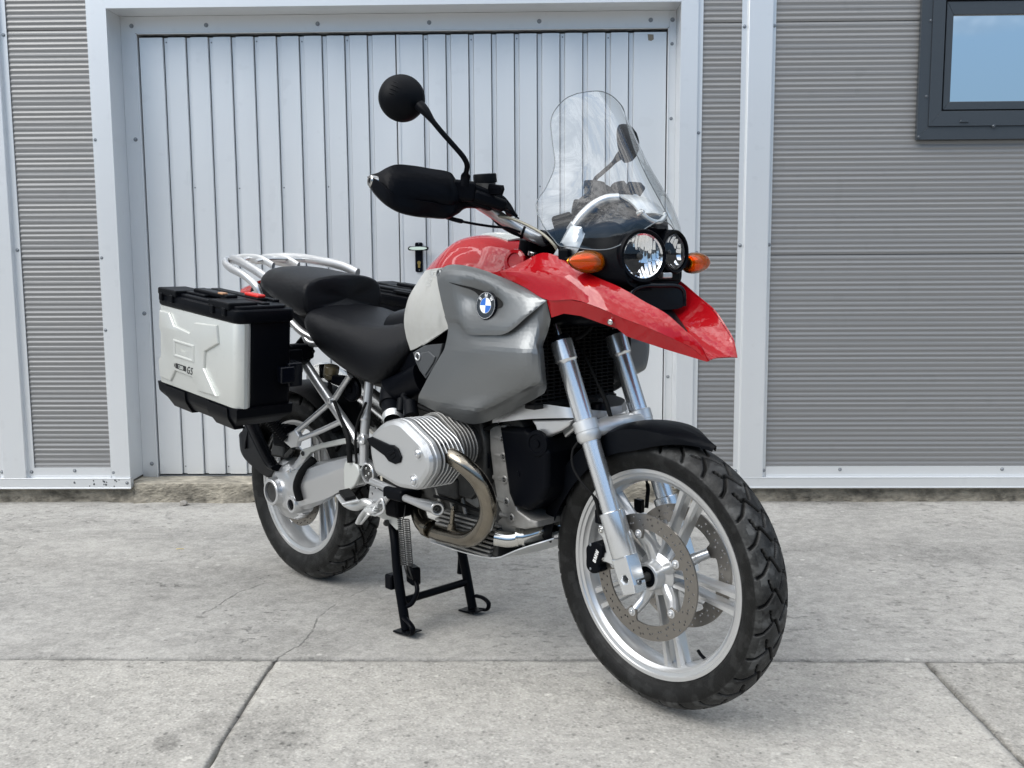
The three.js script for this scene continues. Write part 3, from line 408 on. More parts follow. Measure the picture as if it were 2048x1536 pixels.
// ---------------------------------------------------------------- the window, upper right
const win = new THREE.Group(); win.name = 'window'; scene.add(win);
tag(win, 'dark grey framed window reflecting blue sky, in the upper right of the wall', 'window', null, 'thing');
{
  const X0 = 1.627, X1 = 2.66, Y0w = 1.581, Y1w = 2.36, fx = 0.097, fy = 0.117, ix0 = X0 + fx, ix1 = X1 - fx, iy0 = Y0w + fy, iy1 = 2.155, z = ZW + 0.004;
  const ring = (a, b, c, d, e, f, g, h, z0, z1, bev = 0.001) => [plate([[a, c], [b, c], [f, g], [e, g]], z0, z1 - z0, bev), plate([[a, d], [e, h], [f, h], [b, d]], z0, z1 - z0, bev), plate([[a, c], [e, g], [e, h], [a, d]], z0, z1 - z0, bev), plate([[b, c], [b, d], [f, h], [f, g]], z0, z1 - z0, bev)];
  part('frame', [...ring(X0, X1, Y0w, Y1w, X0 + 0.045, X1 - 0.045, Y0w + 0.055, Y1w - 0.05, z, z + 0.024), ...ring(X0 + 0.0452, X1 - 0.0452, Y0w + 0.0552, Y1w - 0.0502, ix0, ix1, iy0, iy1, z, z + 0.030)], mat.window, win);
  part('gasket', ring(ix0 + 0.0005, ix1 - 0.0005, iy0 + 0.0005, iy1 - 0.0005, ix0 + 0.007, ix1 - 0.007, iy0 + 0.006, iy1 - 0.008, z, z + 0.014), mat.gasket, win);
  part('sash', ring(ix0 + 0.0072, ix1 - 0.0072, iy0 + 0.0062, iy1 - 0.0082, ix0 + 0.036, ix1 - 0.036, iy0 + 0.040, iy1 - 0.062, z, z + 0.024, 0.002), mat.window, win);
  part('pane', box(ix0 + 0.034, ix1 - 0.034, iy0 + 0.038, iy1 - 0.060, z, z + 0.010), mat.mirrorGlass, win);
  for (const [x, y] of [[1.66, 1.76], [1.665, 2.07], [1.634, 1.592], [1.945, 1.634]]) screwHead(win, mat.screwDark, x, y, z + (x < 1.9 ? 0.024 : 0.030), 0.8);
  part('drain_cap', plate([[1.80, 1.651], [1.838, 1.651], [1.834, 1.66], [1.806, 1.66]], z + 0.029, 0.006, 0.001), mat.window, win);
}

// ---------------------------------------------------------------- the low building across the yard that the paint and lamps mirror
{
  const B = new THREE.Group(); B.name = 'yard_building'; B.position.set(0, 0, 15); scene.add(B); tag(B, 'long low dark building across the yard, mirrored in the paintwork', 'building', null, 'thing');
  part('wall', [box(-34, 34, -0.03, 3.5, 0, 6)], S([0.085, 0.085, 0.08], 0.85, 0, { map: rep(nzSoft, 0.3) }), B);
  part('roof', [box(-34.4, 34.4, 3.5, 3.75, -0.5, 6.4)], S([0.06, 0.058, 0.06], 0.8), B);
  for (let k = -6; k <= 6; k++) { const x = k * 5.1; if (k % 3 === 0) part('door', [box(x - 1.4, x + 1.4, 0, 2.8, -0.06, 0.01)], S([0.16, 0.17, 0.18], 0.5, 0.3), B); else part('window', [box(x - 1.1, x + 1.1, 1.2, 2.5, -0.05, 0.01)], mat.gloss, B); }
}

// ---------------------------------------------------------------- the motorcycle (x forward, y up, z to its right, in metres from the point under the rear axle)
const bikeAt = new THREE.Vector3(-0.76680, 0, -3.46285), bikeTurn = -0.77687;
const bike = new THREE.Group(); bike.name = 'motorcycle'; bike.position.copy(bikeAt); bike.rotation.y = bikeTurn; scene.add(bike);
tag(bike, 'red and grey adventure motorcycle on its centre stand in front of the garage door', 'motorcycle');
const FY = 0.34353, RY = 0.32106, FC = [1.507, FY, 0], steerAxis = new THREE.Vector3(-Math.sin(27.1 * Math.PI / 180), Math.cos(27.1 * Math.PI / 180), 0);
const frontM = new THREE.Matrix4().makeTranslation(1.617, 0, 0).multiply(new THREE.Matrix4().makeRotationAxis(steerAxis, -0.04104)).multiply(new THREE.Matrix4().makeTranslation(-1.617, 0, 0));
const sub = (name, parent) => { const g = new THREE.Group(); g.name = numbered(name); parent.add(g); return g; };
const exhaustMat = S([0.30, 0.282, 0.256], 0.25, 1, { map: dataTex(256, 256, (u, v) => { const a = tnoise(u, v, 4, 71, 5), b = tnoise(u, v, 9, 73, 4); const k = clamp(0.55 + (a - 0.5) * 1.4); return [lerp(0.55, 0.95, k) + b * 0.1, lerp(0.51, 0.93, k) + b * 0.09, lerp(0.46, 0.88, k) + b * 0.05]; }, { rep: 5, srgb: false }), roughnessMap: rep(nzRough, 8) });
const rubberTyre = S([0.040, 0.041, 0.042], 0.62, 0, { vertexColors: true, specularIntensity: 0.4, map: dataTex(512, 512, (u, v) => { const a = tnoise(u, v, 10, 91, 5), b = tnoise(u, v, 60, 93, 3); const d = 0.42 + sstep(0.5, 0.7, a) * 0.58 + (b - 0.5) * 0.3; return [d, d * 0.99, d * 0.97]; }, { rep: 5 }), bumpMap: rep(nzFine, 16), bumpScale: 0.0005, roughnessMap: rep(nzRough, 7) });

function tyre(o) {
  const { R, N, depth, half, lines, nphi = 1080, nv = 84 } = o, cv = new THREE.CatmullRomCurve3(o.prof.map(([z, r]) => new THREE.Vector3(z, r, 0)), false, 'centripetal');
  const P = []; for (let j = 0; j <= nv; j++) P.push(cv.getPointAt(j / nv));
  const nrm = P.map((p, j) => { const a = P[Math.max(0, j - 1)], b = P[Math.min(nv, j + 1)], dx = b.x - a.x, dy = b.y - a.y, l = Math.hypot(dx, dy); return [dy / l, -dx / l]; });
  const pitch = 2 * Math.PI * R / N, all = [];
  for (const [a, b, w] of lines) { all.push([a, b, w]); all.push([[a[0] + 0.5, -a[1]], [b[0] + 0.5, -b[1]], w]); }
  const mask = (u, w) => { let m = 0; for (const [a, b, wd] of all) { for (let k = -1; k <= 2; k++) { const ax = (a[0] - k) * pitch, ay = a[1] * half * 1.12, bx = (b[0] - k) * pitch, by = b[1] * half * 1.12, dx = bx - ax, dy = by - ay, px = u * pitch, py = w * half * 1.12, t = clamp(((px - ax) * dx + (py - ay) * dy) / (dx * dx + dy * dy)), d = Math.hypot(px - ax - t * dx, py - ay - t * dy); m = Math.max(m, sstep(wd, wd * 0.45, d)); } } return m; };
  const col = [], pos = [], idx = [], nper = Math.round(nphi / N), np = nper * N, tab = [];
  for (let i = 0; i < nper; i++) tab.push(P.map((p) => { const w = p.x / half; return Math.abs(w) > 1.02 || p.y < R * 0.9 ? 0 : depth * mask(i / nper, w) * sstep(1.02, 0.97, Math.abs(w)); }));
  for (let i = 0; i < np; i++) { const q = i / np * 2 * Math.PI, c = Math.cos(q), s = Math.sin(q), T = tab[i % nper]; P.forEach((p, j) => { let r = p.y, z = p.x; const d = T[j] + (Math.abs(p.x / half) > 1.02 && p.y > R * 0.9 ? 0 : 0); z -= nrm[j][0] * d; r -= nrm[j][1] * d; if (o.ribs) for (const [r0, h] of o.ribs) { const e = Math.exp(-Math.pow((p.y - r0) / 0.0012, 2)); z += Math.sign(p.x) * h * e; } pos.push(c * r, s * r, z); const dd = 1 - 0.86 * sstep(0.12, 0.6, d / depth), wn = fbm3(c * 9, s * 9, p.x * 30, 3), k = (p.y > R * 0.915 ? 0.75 + 1.0 * sstep(0.38, 0.68, wn) : 0.36) * dd; col.push(k, k, k * 0.98); }); }  // groove shade is put into the vertex colour; paler tread tops are dust
  const w = nv + 1; for (let i = 0; i < np; i++) for (let j = 0; j < nv; j++) { const a = i * w + j, b = ((i + 1) % np) * w + j; idx.push(a, a + 1, b, b, a + 1, b + 1); }
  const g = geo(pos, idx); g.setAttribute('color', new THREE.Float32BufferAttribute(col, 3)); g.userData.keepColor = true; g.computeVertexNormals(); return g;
}
const ringLathe = (prof, n = 120) => lathe([0, 0, 0], [0, 0, 1], [...prof, prof[0]], n);
// a spoke: rounded I-beam between hub and rim, given at angle a, offset sideways by e
function spoke(a, r0, r1, e0, e1, w0, w1, d0, d1, z0 = 0, z1 = 0) {
  const loops = []; for (let i = 0; i <= 6; i++) { const t = i / 6, r = lerp(r0, r1, t), e = lerp(e0, e1, t), w = (lerp(w0, w1, t) * (1 - 0.25 * Math.sin(Math.PI * t))) / 2, d = (lerp(d0, d1, t) * (1 - 0.12 * Math.sin(Math.PI * t))) / 2, z = lerp(z0, z1, t), k = 0.55; loops.push([[w * k, d], [w, d * k], [w * 0.62, 0], [w, -d * k], [w * k, -d], [-w * k, -d], [-w, -d * k], [-w * 0.62, 0], [-w, d * k], [-w * k, d]].map(([s, zz]) => [Math.cos(a) * r - Math.sin(a) * (e + s), Math.sin(a) * r + Math.cos(a) * (e + s), zz + z])); }
  return loft(loops, 10, 7, { linU: true, linV: true, crease: 0.6 });
}
function brakeDisc(ri, ro, z, th, bolts, br, phase) {
  const sh = new THREE.Shape(); sh.absarc(0, 0, ro, 0, Math.PI * 2);
  const hole = new THREE.Path(), M = 240; for (let i = 0; i < M; i++) { const q = -i / M * 2 * Math.PI; let r = ri; for (const b of bolts) { let d = Math.abs(((q - b) % (2 * Math.PI) + 3 * Math.PI) % (2 * Math.PI) - Math.PI); r = Math.min(r, lerp(br - 0.012, ri, sstep(0.10, 0.17, d))); } i ? hole.lineTo(Math.cos(q) * r, Math.sin(q) * r) : hole.moveTo(r, 0); }
  hole.closePath(); sh.holes.push(hole);
  const nh = 60; for (let k = 0; k < nh; k++) { const rr = lerp(ri + 0.006, ro - 0.006, [0.1, 0.55, 0.95, 0.35, 0.78][k % 5]), q = (k + 0.5) / nh * 2 * Math.PI + phase, p = new THREE.Path(); p.absarc(Math.cos(q) * rr, Math.sin(q) * rr, 0.0027, 0, Math.PI * 2, true); sh.holes.push(p); if (k % 2) { const r2 = lerp(ri + 0.006, ro - 0.006, [0.6, 0.1, 0.35, 0.9, 0.2][k % 5]), q2 = q + 0.045, p2 = new THREE.Path(); p2.absarc(Math.cos(q2) * r2, Math.sin(q2) * r2, 0.0027, 0, Math.PI * 2, true); sh.holes.push(p2); } }
  return new THREE.ExtrudeGeometry(sh, { depth: th, bevelEnabled: false, curveSegments: 48 }).translate(0, 0, z - th / 2);
}
const D2R = Math.PI / 180;
// ---- front wheel
{
  const wheelM = frontM.clone().multiply(new THREE.Matrix4().makeTranslation(...FC)), W = sub('front_wheel', bike), o = { matrix: wheelM };
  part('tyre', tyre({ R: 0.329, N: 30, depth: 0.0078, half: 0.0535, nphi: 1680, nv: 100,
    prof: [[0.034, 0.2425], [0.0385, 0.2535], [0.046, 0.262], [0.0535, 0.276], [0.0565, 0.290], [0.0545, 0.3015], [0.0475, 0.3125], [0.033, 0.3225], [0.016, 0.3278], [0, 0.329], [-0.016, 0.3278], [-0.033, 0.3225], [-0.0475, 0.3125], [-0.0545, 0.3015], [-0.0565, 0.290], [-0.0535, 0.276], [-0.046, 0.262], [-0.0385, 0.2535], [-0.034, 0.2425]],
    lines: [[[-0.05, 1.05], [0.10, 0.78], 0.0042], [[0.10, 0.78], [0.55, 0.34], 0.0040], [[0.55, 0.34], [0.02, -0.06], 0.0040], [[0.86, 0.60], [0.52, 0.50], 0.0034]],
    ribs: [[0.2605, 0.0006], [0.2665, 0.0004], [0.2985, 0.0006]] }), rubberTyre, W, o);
  const half = [[0.041, 0.2545], [0.0385, 0.2555], [0.0362, 0.2535], [0.0345, 0.2427], [0.012, 0.2395]], inn = [[0.012, 0.2215], [0.026, 0.2262], [0.0315, 0.2345], [0.0355, 0.2365], [0.0375, 0.2440], [0.0405, 0.2462]];
  const m = (a) => a.map(([z, r]) => [-z, r]).reverse();
  part('rim', ringLathe([...half, ...m(half), ...m(inn), ...inn].reverse(), 144), mat.wheel, W, o);
  const hub = [];
  const sp0 = -78 * D2R;
  for (let k = 0; k < 5; k++) { const a = sp0 + k * 72 * D2R; for (const s of [-1, 1]) part('spoke', spoke(a, 0.040, 0.226, s * 0.013, s * 0.0205, 0.016, 0.021, 0.050, 0.044), mat.wheel, W, o); }
  for (let k = 0; k < 5; k++) { const a = sp0 + (36 + k * 72) * D2R, c = Math.cos(a), s = Math.sin(a); for (const z of [1, -1]) hub.push(sweep([[c * 0.034, s * 0.034, z * 0.024], [c * 0.075, s * 0.075, z * 0.036], [c * 0.103, s * 0.103, z * 0.058]], (t) => 0.0155 - 0.0035 * t, 10, 12)); }
  hub.push(lathe([0, 0, 0], [0, 0, 1], [[-0.062, 0.0215], [-0.062, 0.031], [-0.06, 0.033], [-0.036, 0.035], [-0.026, 0.052], [0.026, 0.052], [0.036, 0.036], [0.060, 0.034], [0.063, 0.032], [0.063, 0.026], [0.058, 0.0245]], 40));
  part('hub', hub, mat.wheel, W, o);
  part('bearing_seal', lathe([0, 0, 0.05], [0, 0, 1], [[0.0085, 0.0245], [0.009, 0.0125], [0.004, 0.0125]], 30), mat.black, W, o);
  part('axle', [lathe([0, 0, -0.13], [0, 0, 1], [[0, 0], [0, 0.011], [0.24, 0.011], [0.24, 0.007], [0.23, 0.007], [0.23, 0]], 24)], mat.castDark, W, o);
  const bl = [0, 1, 2, 3, 4].map((k) => sp0 + (36 + k * 72) * D2R);
  for (const z of [0.0636, -0.0636]) {
    part('brake_disc', brakeDisc(0.1165, 0.1525, z, 0.0046, bl, 0.105, 0), mat.disc, W, o);
    for (const a of bl) part('disc_bolt', lathe([Math.cos(a) * 0.104, Math.sin(a) * 0.104, z], [0, 0, Math.sign(z)], [[0.0005, 0.0105], [0.0035, 0.0105], [0.0042, 0.0085], [0.0045, 0.0065], [0.0075, 0.006], [0.0085, 0.0045], [0.0085, 0.0025], [0.006, 0.0022], [0.006, 0]], 18), mat.silver, W, o);
  }
  const va = -56 * D2R; part('valve', [sweep([[Math.cos(va) * 0.222, Math.sin(va) * 0.222, 0.0], [Math.cos(va) * 0.205, Math.sin(va) * 0.212, 0.003], [Math.cos(va) * 0.199, Math.sin(va) * 0.199, 0.009]], 0.0042, 10, 10)], mat.black, W, o);
}
// ---- rear wheel (single sided)
{
  const W = sub('rear_wheel', bike), o = { matrix: new THREE.Matrix4().makeTranslation(0, RY, 0) };
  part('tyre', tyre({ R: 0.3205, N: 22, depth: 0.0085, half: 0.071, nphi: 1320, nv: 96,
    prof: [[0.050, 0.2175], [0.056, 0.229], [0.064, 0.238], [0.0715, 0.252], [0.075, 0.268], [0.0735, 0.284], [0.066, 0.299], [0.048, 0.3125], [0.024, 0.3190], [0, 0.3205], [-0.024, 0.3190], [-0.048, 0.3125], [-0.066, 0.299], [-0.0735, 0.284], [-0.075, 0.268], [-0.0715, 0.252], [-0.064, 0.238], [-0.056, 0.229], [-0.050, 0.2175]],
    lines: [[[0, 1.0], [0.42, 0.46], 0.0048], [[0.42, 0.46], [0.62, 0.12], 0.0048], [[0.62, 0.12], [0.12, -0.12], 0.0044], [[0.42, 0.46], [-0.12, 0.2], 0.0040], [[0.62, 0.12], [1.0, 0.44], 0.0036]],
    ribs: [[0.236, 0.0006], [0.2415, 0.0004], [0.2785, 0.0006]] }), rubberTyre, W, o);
  const half = [[0.059, 0.2305], [0.0562, 0.2315], [0.0538, 0.2295], [0.052, 0.2178], [0.02, 0.214]], inn = [[0.008, 0.1955], [0.030, 0.1985], [0.044, 0.2075], [0.052, 0.2105], [0.0545, 0.2205], [0.0585, 0.2225]], m = (a) => a.map(([z, r]) => [-z, r]).reverse();
  part('rim', ringLathe([...half, ...m(half), ...m(inn), ...inn].reverse(), 144), mat.wheel, W, o);
  for (let k = 0; k < 5; k++) { const a = (-66 + k * 72) * D2R; for (const s of [-1, 1]) part('spoke', spoke(a, 0.05, 0.203, s * 0.016, s * 0.027, 0.02, 0.024, 0.04, 0.05, -0.035, -0.006), mat.wheel, W, o); }
  part('hub', lathe([0, 0, 0], [0, 0, 1], [[-0.075, 0], [-0.075, 0.03], [-0.06, 0.05], [-0.03, 0.07], [0.01, 0.07], [0.02, 0.05], [0.09, 0.05]], 36), mat.wheel, W, o);
  const rb = [0, 1, 2, 3, 4].map((k) => (-40 + k * 72) * D2R);
  part('brake_disc', brakeDisc(0.096, 0.1325, 0.062, 0.005, rb, 0.084, 0.2), mat.disc, W, o);
  for (const a of rb) part('disc_carrier', sweep([[Math.cos(a) * 0.045, Math.sin(a) * 0.045, 0.05], [Math.cos(a) * 0.086, Math.sin(a) * 0.086, 0.058]], 0.011, 6, 10), mat.silver, W, o);
}
// ---- front fork: two telescopic legs, the bridge, the axle clamps
{
  const T = [1.271, 0.882], C = [1.3535, 0.681], B = [1.4975, 0.331];
  const axisDir = [B[0] - T[0], B[1] - T[1]], L = Math.hypot(...axisDir), d = axisDir.map((x) => x / L);
  for (const s of [1, -1]) {
    const z = 0.0985 * s, leg = sub('fork_leg', bike), at = (t) => [T[0] + d[0] * t, T[1] + d[1] * t, z], dir = [d[0], d[1], 0], o = { matrix: frontM };
    const lc = Math.hypot(C[0] - T[0], C[1] - T[1]);
    part('upper_tube', [lathe(at(-0.012), dir, [[0, 0.012], [0, 0.0262], [0.002, 0.028], [0.050, 0.028], [0.055, 0.0242], [0.06, 0.0236], [lc, 0.0236]], 40)], mat.brushed, leg, o);
    part('fork_rod', [rod(at(-0.17), at(-0.005), 0.0085)], mat.steel, leg, o); part('dust_seal', [lathe(at(-0.024), dir, [[0, 0.009], [0, 0.021], [0.004, 0.0245], [0.012, 0.0245]], 30)], mat.black, leg, o);
    part('bridge_clamp', [lathe(at(lc - 0.026), dir, [[0, 0.0237], [0.0, 0.0285], [0.002, 0.0308], [0.026, 0.0308], [0.027, 0.0292], [0.030, 0.0292], [0.031, 0.0302], [0.044, 0.0302], [0.052, 0.0256], [0.054, 0.021]], 40)], mat.alu, leg, o);
    const l2 = 0.418, l3 = L - 0.072;   // lower tube, then the thick slider
    part('lower_tube', [lathe(at(lc + 0.02), dir, [[0, 0.0228], [l2 - lc, 0.0228]], 36)], mat.brushed, leg, o);
    part('slider', [lathe(at(l2), dir, [[0, 0.0228], [0, 0.0292], [0.002, 0.0306], [l3 - l2, 0.0306], [l3 - l2 + 0.003, 0.029], [l3 - l2 + 0.003, 0.020]], 40)], mat.brushed, leg, o);
    // clamp foot with a flat side and hexagon hole at the axle
    const foot = at(l3 + 0.002), [U, W2, N2] = [new THREE.Vector3(d[1] * -1, d[0], 0), new THREE.Vector3(d[0], d[1], 0), new THREE.Vector3(0, 0, 1)];
    const fm = new THREE.Matrix4().makeBasis(W2, U.clone().negate().negate(), new THREE.Vector3().crossVectors(W2, U)).setPosition(...foot);
    const hx = Array.from({ length: 6 }, (_, i) => [0.052 + 0.0085 * Math.cos(i * 60 * D2R), 0.0085 * Math.sin(i * 60 * D2R)]);
    const body = plate([[0, -0.0255], [0.07, -0.023], [0.089, -0.0215], [0.089, 0.0205], [0.07, 0.024], [0, 0.0255]], -0.022, 0.044, 0.004, { holes: [Array.from({ length: 12 }, (_, i) => [0.052 + (i % 2 ? 0.0098 : 0.0085) * Math.cos(-i * 30 * D2R), (i % 2 ? 0.0098 : 0.0085) * Math.sin(-i * 30 * D2R)])], frame: fm.clone().multiply(new THREE.Matrix4().makeTranslation(0, 0, -0.021)), bs: 2 });
    part('axle_clamp', [body], mat.brushed, leg, o);
    part('axle_bore', [lathe(at(l3 + 0.054).map((v, i) => i === 2 ? v - s * 0.018 : v), [0, 0, s], [[0, 0.0105], [0.004, 0.0105], [0.004, 0]], 16)], mat.hole, leg, o);
    part('pinch_bolt', [bolt([foot[0] + d[0] * 0.066 + 0.021, foot[1] + d[1] * 0.066 + 0.008, z + s * 0.004], [0.92, 0.39, 0], 0.0065, 0.006)], mat.screwDark, leg, o);
    // brake caliper behind the slider
    const cal = sub('brake_caliper', bike);
    const cz = s * 0.0636, ca = (p) => [p[0], p[1], 0];
    const capP = [[1.3384,0.3888,0.085], [1.3689,0.4065,0.085], [1.392,0.4026,0.085], [1.3918,0.3749,0.085], [1.3799,0.3497,0.085], [1.3831,0.3365,0.085], [1.3561,0.324,0.085], [1.3376,0.3351,0.085], [1.3363,0.3629,0.085]];
    const brk = [[1.373,0.4477,0.08], [1.3928,0.4478,0.08], [1.404,0.4227,0.08], [1.4214,0.3728,0.08], [1.4262,0.3564,0.08], [1.3969,0.3599,0.08], [1.372,0.3582,0.08], [1.3722,0.3721,0.08], [1.3971,0.385,0.08], [1.3859,0.419,0.08], [1.3712,0.4298,0.08]];
    part('caliper_body', [plate(smooth2(capP, 44), s > 0 ? 0.044 : -0.092, 0.048, 0.005, { bs: 3 })], mat.black, cal, o);
    part('caliper_bracket', [plate(brk, s > 0 ? 0.060 : -0.084, 0.024, 0.003, { bs: 2 })], mat.alu, cal, o);
    for (const p of [[1.3825,0.4381,0.085], [1.3834,0.3706,0.085]]) part('bolt', [bolt([p[0], p[1], s * 0.083], [0, 0, s], 0.0075, 0.006)], mat.steel, cal, o);
    for (const p of [[1.3531,0.3966,0.095], [1.3523,0.3356,0.095]]) part('bolt', [bolt([p[0], p[1], s * 0.0905], [0, 0, s], 0.0035, 0.003)], mat.screw, cal, o);
    if (s > 0) cal.userData.letters = capP;
    part('brake_hose', [sweep([[1.3362,0.6595,0.105], [1.3172,0.6309,0.112], [1.3178,0.5943,0.115], [1.3378,0.5593,0.11], [1.3679,0.5278,0.1], [1.3779,0.51,0.095], [1.3795,0.4821,0.09], [1.3811,0.4603,0.085]].map((p) => [p[0], p[1], p[2] * s]), (t) => t > 0.72 ? 0.0052 : 0.0032, 50, 10)], mat.rubber, cal, o);
    part('sensor', [box(-0.012, 0.012, -0.02, 0.014, -0.008, 0.008, 0.003).applyMatrix4(basis([[1.3683,0.4694,0.08][0], [1.3683,0.4694,0.08][1], s * 0.072], [1, 0, 0], [0, 1, 0], [0, 0, 1]))], mat.black, cal, o);
  }
  part('fork_bridge', [loft([[[1.335, 0.69, 0.085], [1.37, 0.70, 0.085], [1.38, 0.675, 0.085], [1.345, 0.665, 0.085]], [[1.335, 0.70, 0.03], [1.385, 0.705, 0.03], [1.39, 0.67, 0.03], [1.34, 0.665, 0.03]], [[1.335, 0.70, -0.03], [1.385, 0.705, -0.03], [1.39, 0.67, -0.03], [1.34, 0.665, -0.03]], [[1.335, 0.69, -0.085], [1.37, 0.70, -0.085], [1.38, 0.675, -0.085], [1.345, 0.665, -0.085]]], 24, 12)], mat.alu, bike, { matrix: frontM });
  part('brake_line', [sweep([[1.2229,0.8914,0.02], [1.2708,0.8571,0.03], [1.2941,0.825,0.03], [1.3205,0.781,0.03], [1.3483,0.739,0.03], [1.3629,0.7034,0.03], [1.3742,0.6861,0.03]], (t) => t > 0.62 ? 0.0058 : 0.0034, 50, 10), lathe([1.3725,0.6921,0.03], [0.2, 1, 0.1], [[-0.012, 0], [-0.012, 0.008], [0, 0.008], [0.001, 0.004], [0.012, 0.004]], 12)], mat.rubber, bike);
  part('brake_line', [sweep([[1.2588,0.8925,0.05], [1.2607,0.8977,0.03], [1.2606,0.9123,0], [1.2629,0.9302,-0.02]], 0.006, 30, 10)], mat.rubber, bike);
}
// caliper lettering
function canvasTex(w, h, draw) { const c = document.createElement('canvas'); c.width = w; c.height = h; const x = c.getContext('2d'); draw(x, w, h); const t = new THREE.CanvasTexture(c); t.colorSpace = THREE.SRGBColorSpace; t.magFilter = THREE.LinearFilter; return t; }
function decal(name, tex, o, U, Vv, w, h, parent, opt = {}) { const u = V(U).normalize(), v0 = V(Vv), n = u.clone().cross(v0).normalize(), v = n.clone().cross(u); const g = new THREE.PlaneGeometry(w, h); g.userData.keepUV = true; g.applyMatrix4(new THREE.Matrix4().makeBasis(u, v, n).setPosition(V(o))); return part(name, g, new THREE.MeshPhysicalMaterial({ map: tex, transparent: true, roughness: opt.rough ?? 0.4, metalness: opt.metal ?? 0 }), parent, opt); }
// ---- front mudguard: a shell round the tyre
{
  const G = [], W = 27, a0 = 65, a1 = 177;    // angle from straight ahead, over the top, to behind
  for (let j = 0; j <= 60; j++) {
    const t = j / 60, a = lerp(a0, a1, t) * D2R, row = [], tip = sstep(-0.02, 0.2, t), tail = sstep(1, 0.72, t);
    const r = 0.360 + 0.006 * Math.sin(Math.PI * clamp(t * 1.6)) + 0.008 * sstep(0.5, 0.9, t), hw = lerp(0.004, 0.070, Math.pow(tip, 0.8)) * lerp(0.9, 1, tail), drop = lerp(0.003, 0.054, sstep(0.0, 0.32, t)) * lerp(0.6, 1, tail);
    for (let i = 0; i <= W; i++) { const q = (i / W) * 2 - 1, k = Math.abs(q); let z, rr; if (k < 0.62) { z = hw * k / 0.62 * 0.93; rr = r - 0.012 * Math.pow(k / 0.62, 2); } else { const e = (k - 0.62) / 0.38; z = hw * (0.93 + 0.07 * Math.sin(e * Math.PI / 2)); rr = r - 0.012 - drop * e; } row.push(new THREE.Vector3(FC[0] + Math.cos(a) * rr, FC[1] + Math.sin(a) * rr, Math.sign(q) * z)); }
    G.push(row);
  }
  part('front_mudguard', [gridGeo(G, 0.003, false, 0.5)], mat.blackSoft, bike, { matrix: frontM });
}

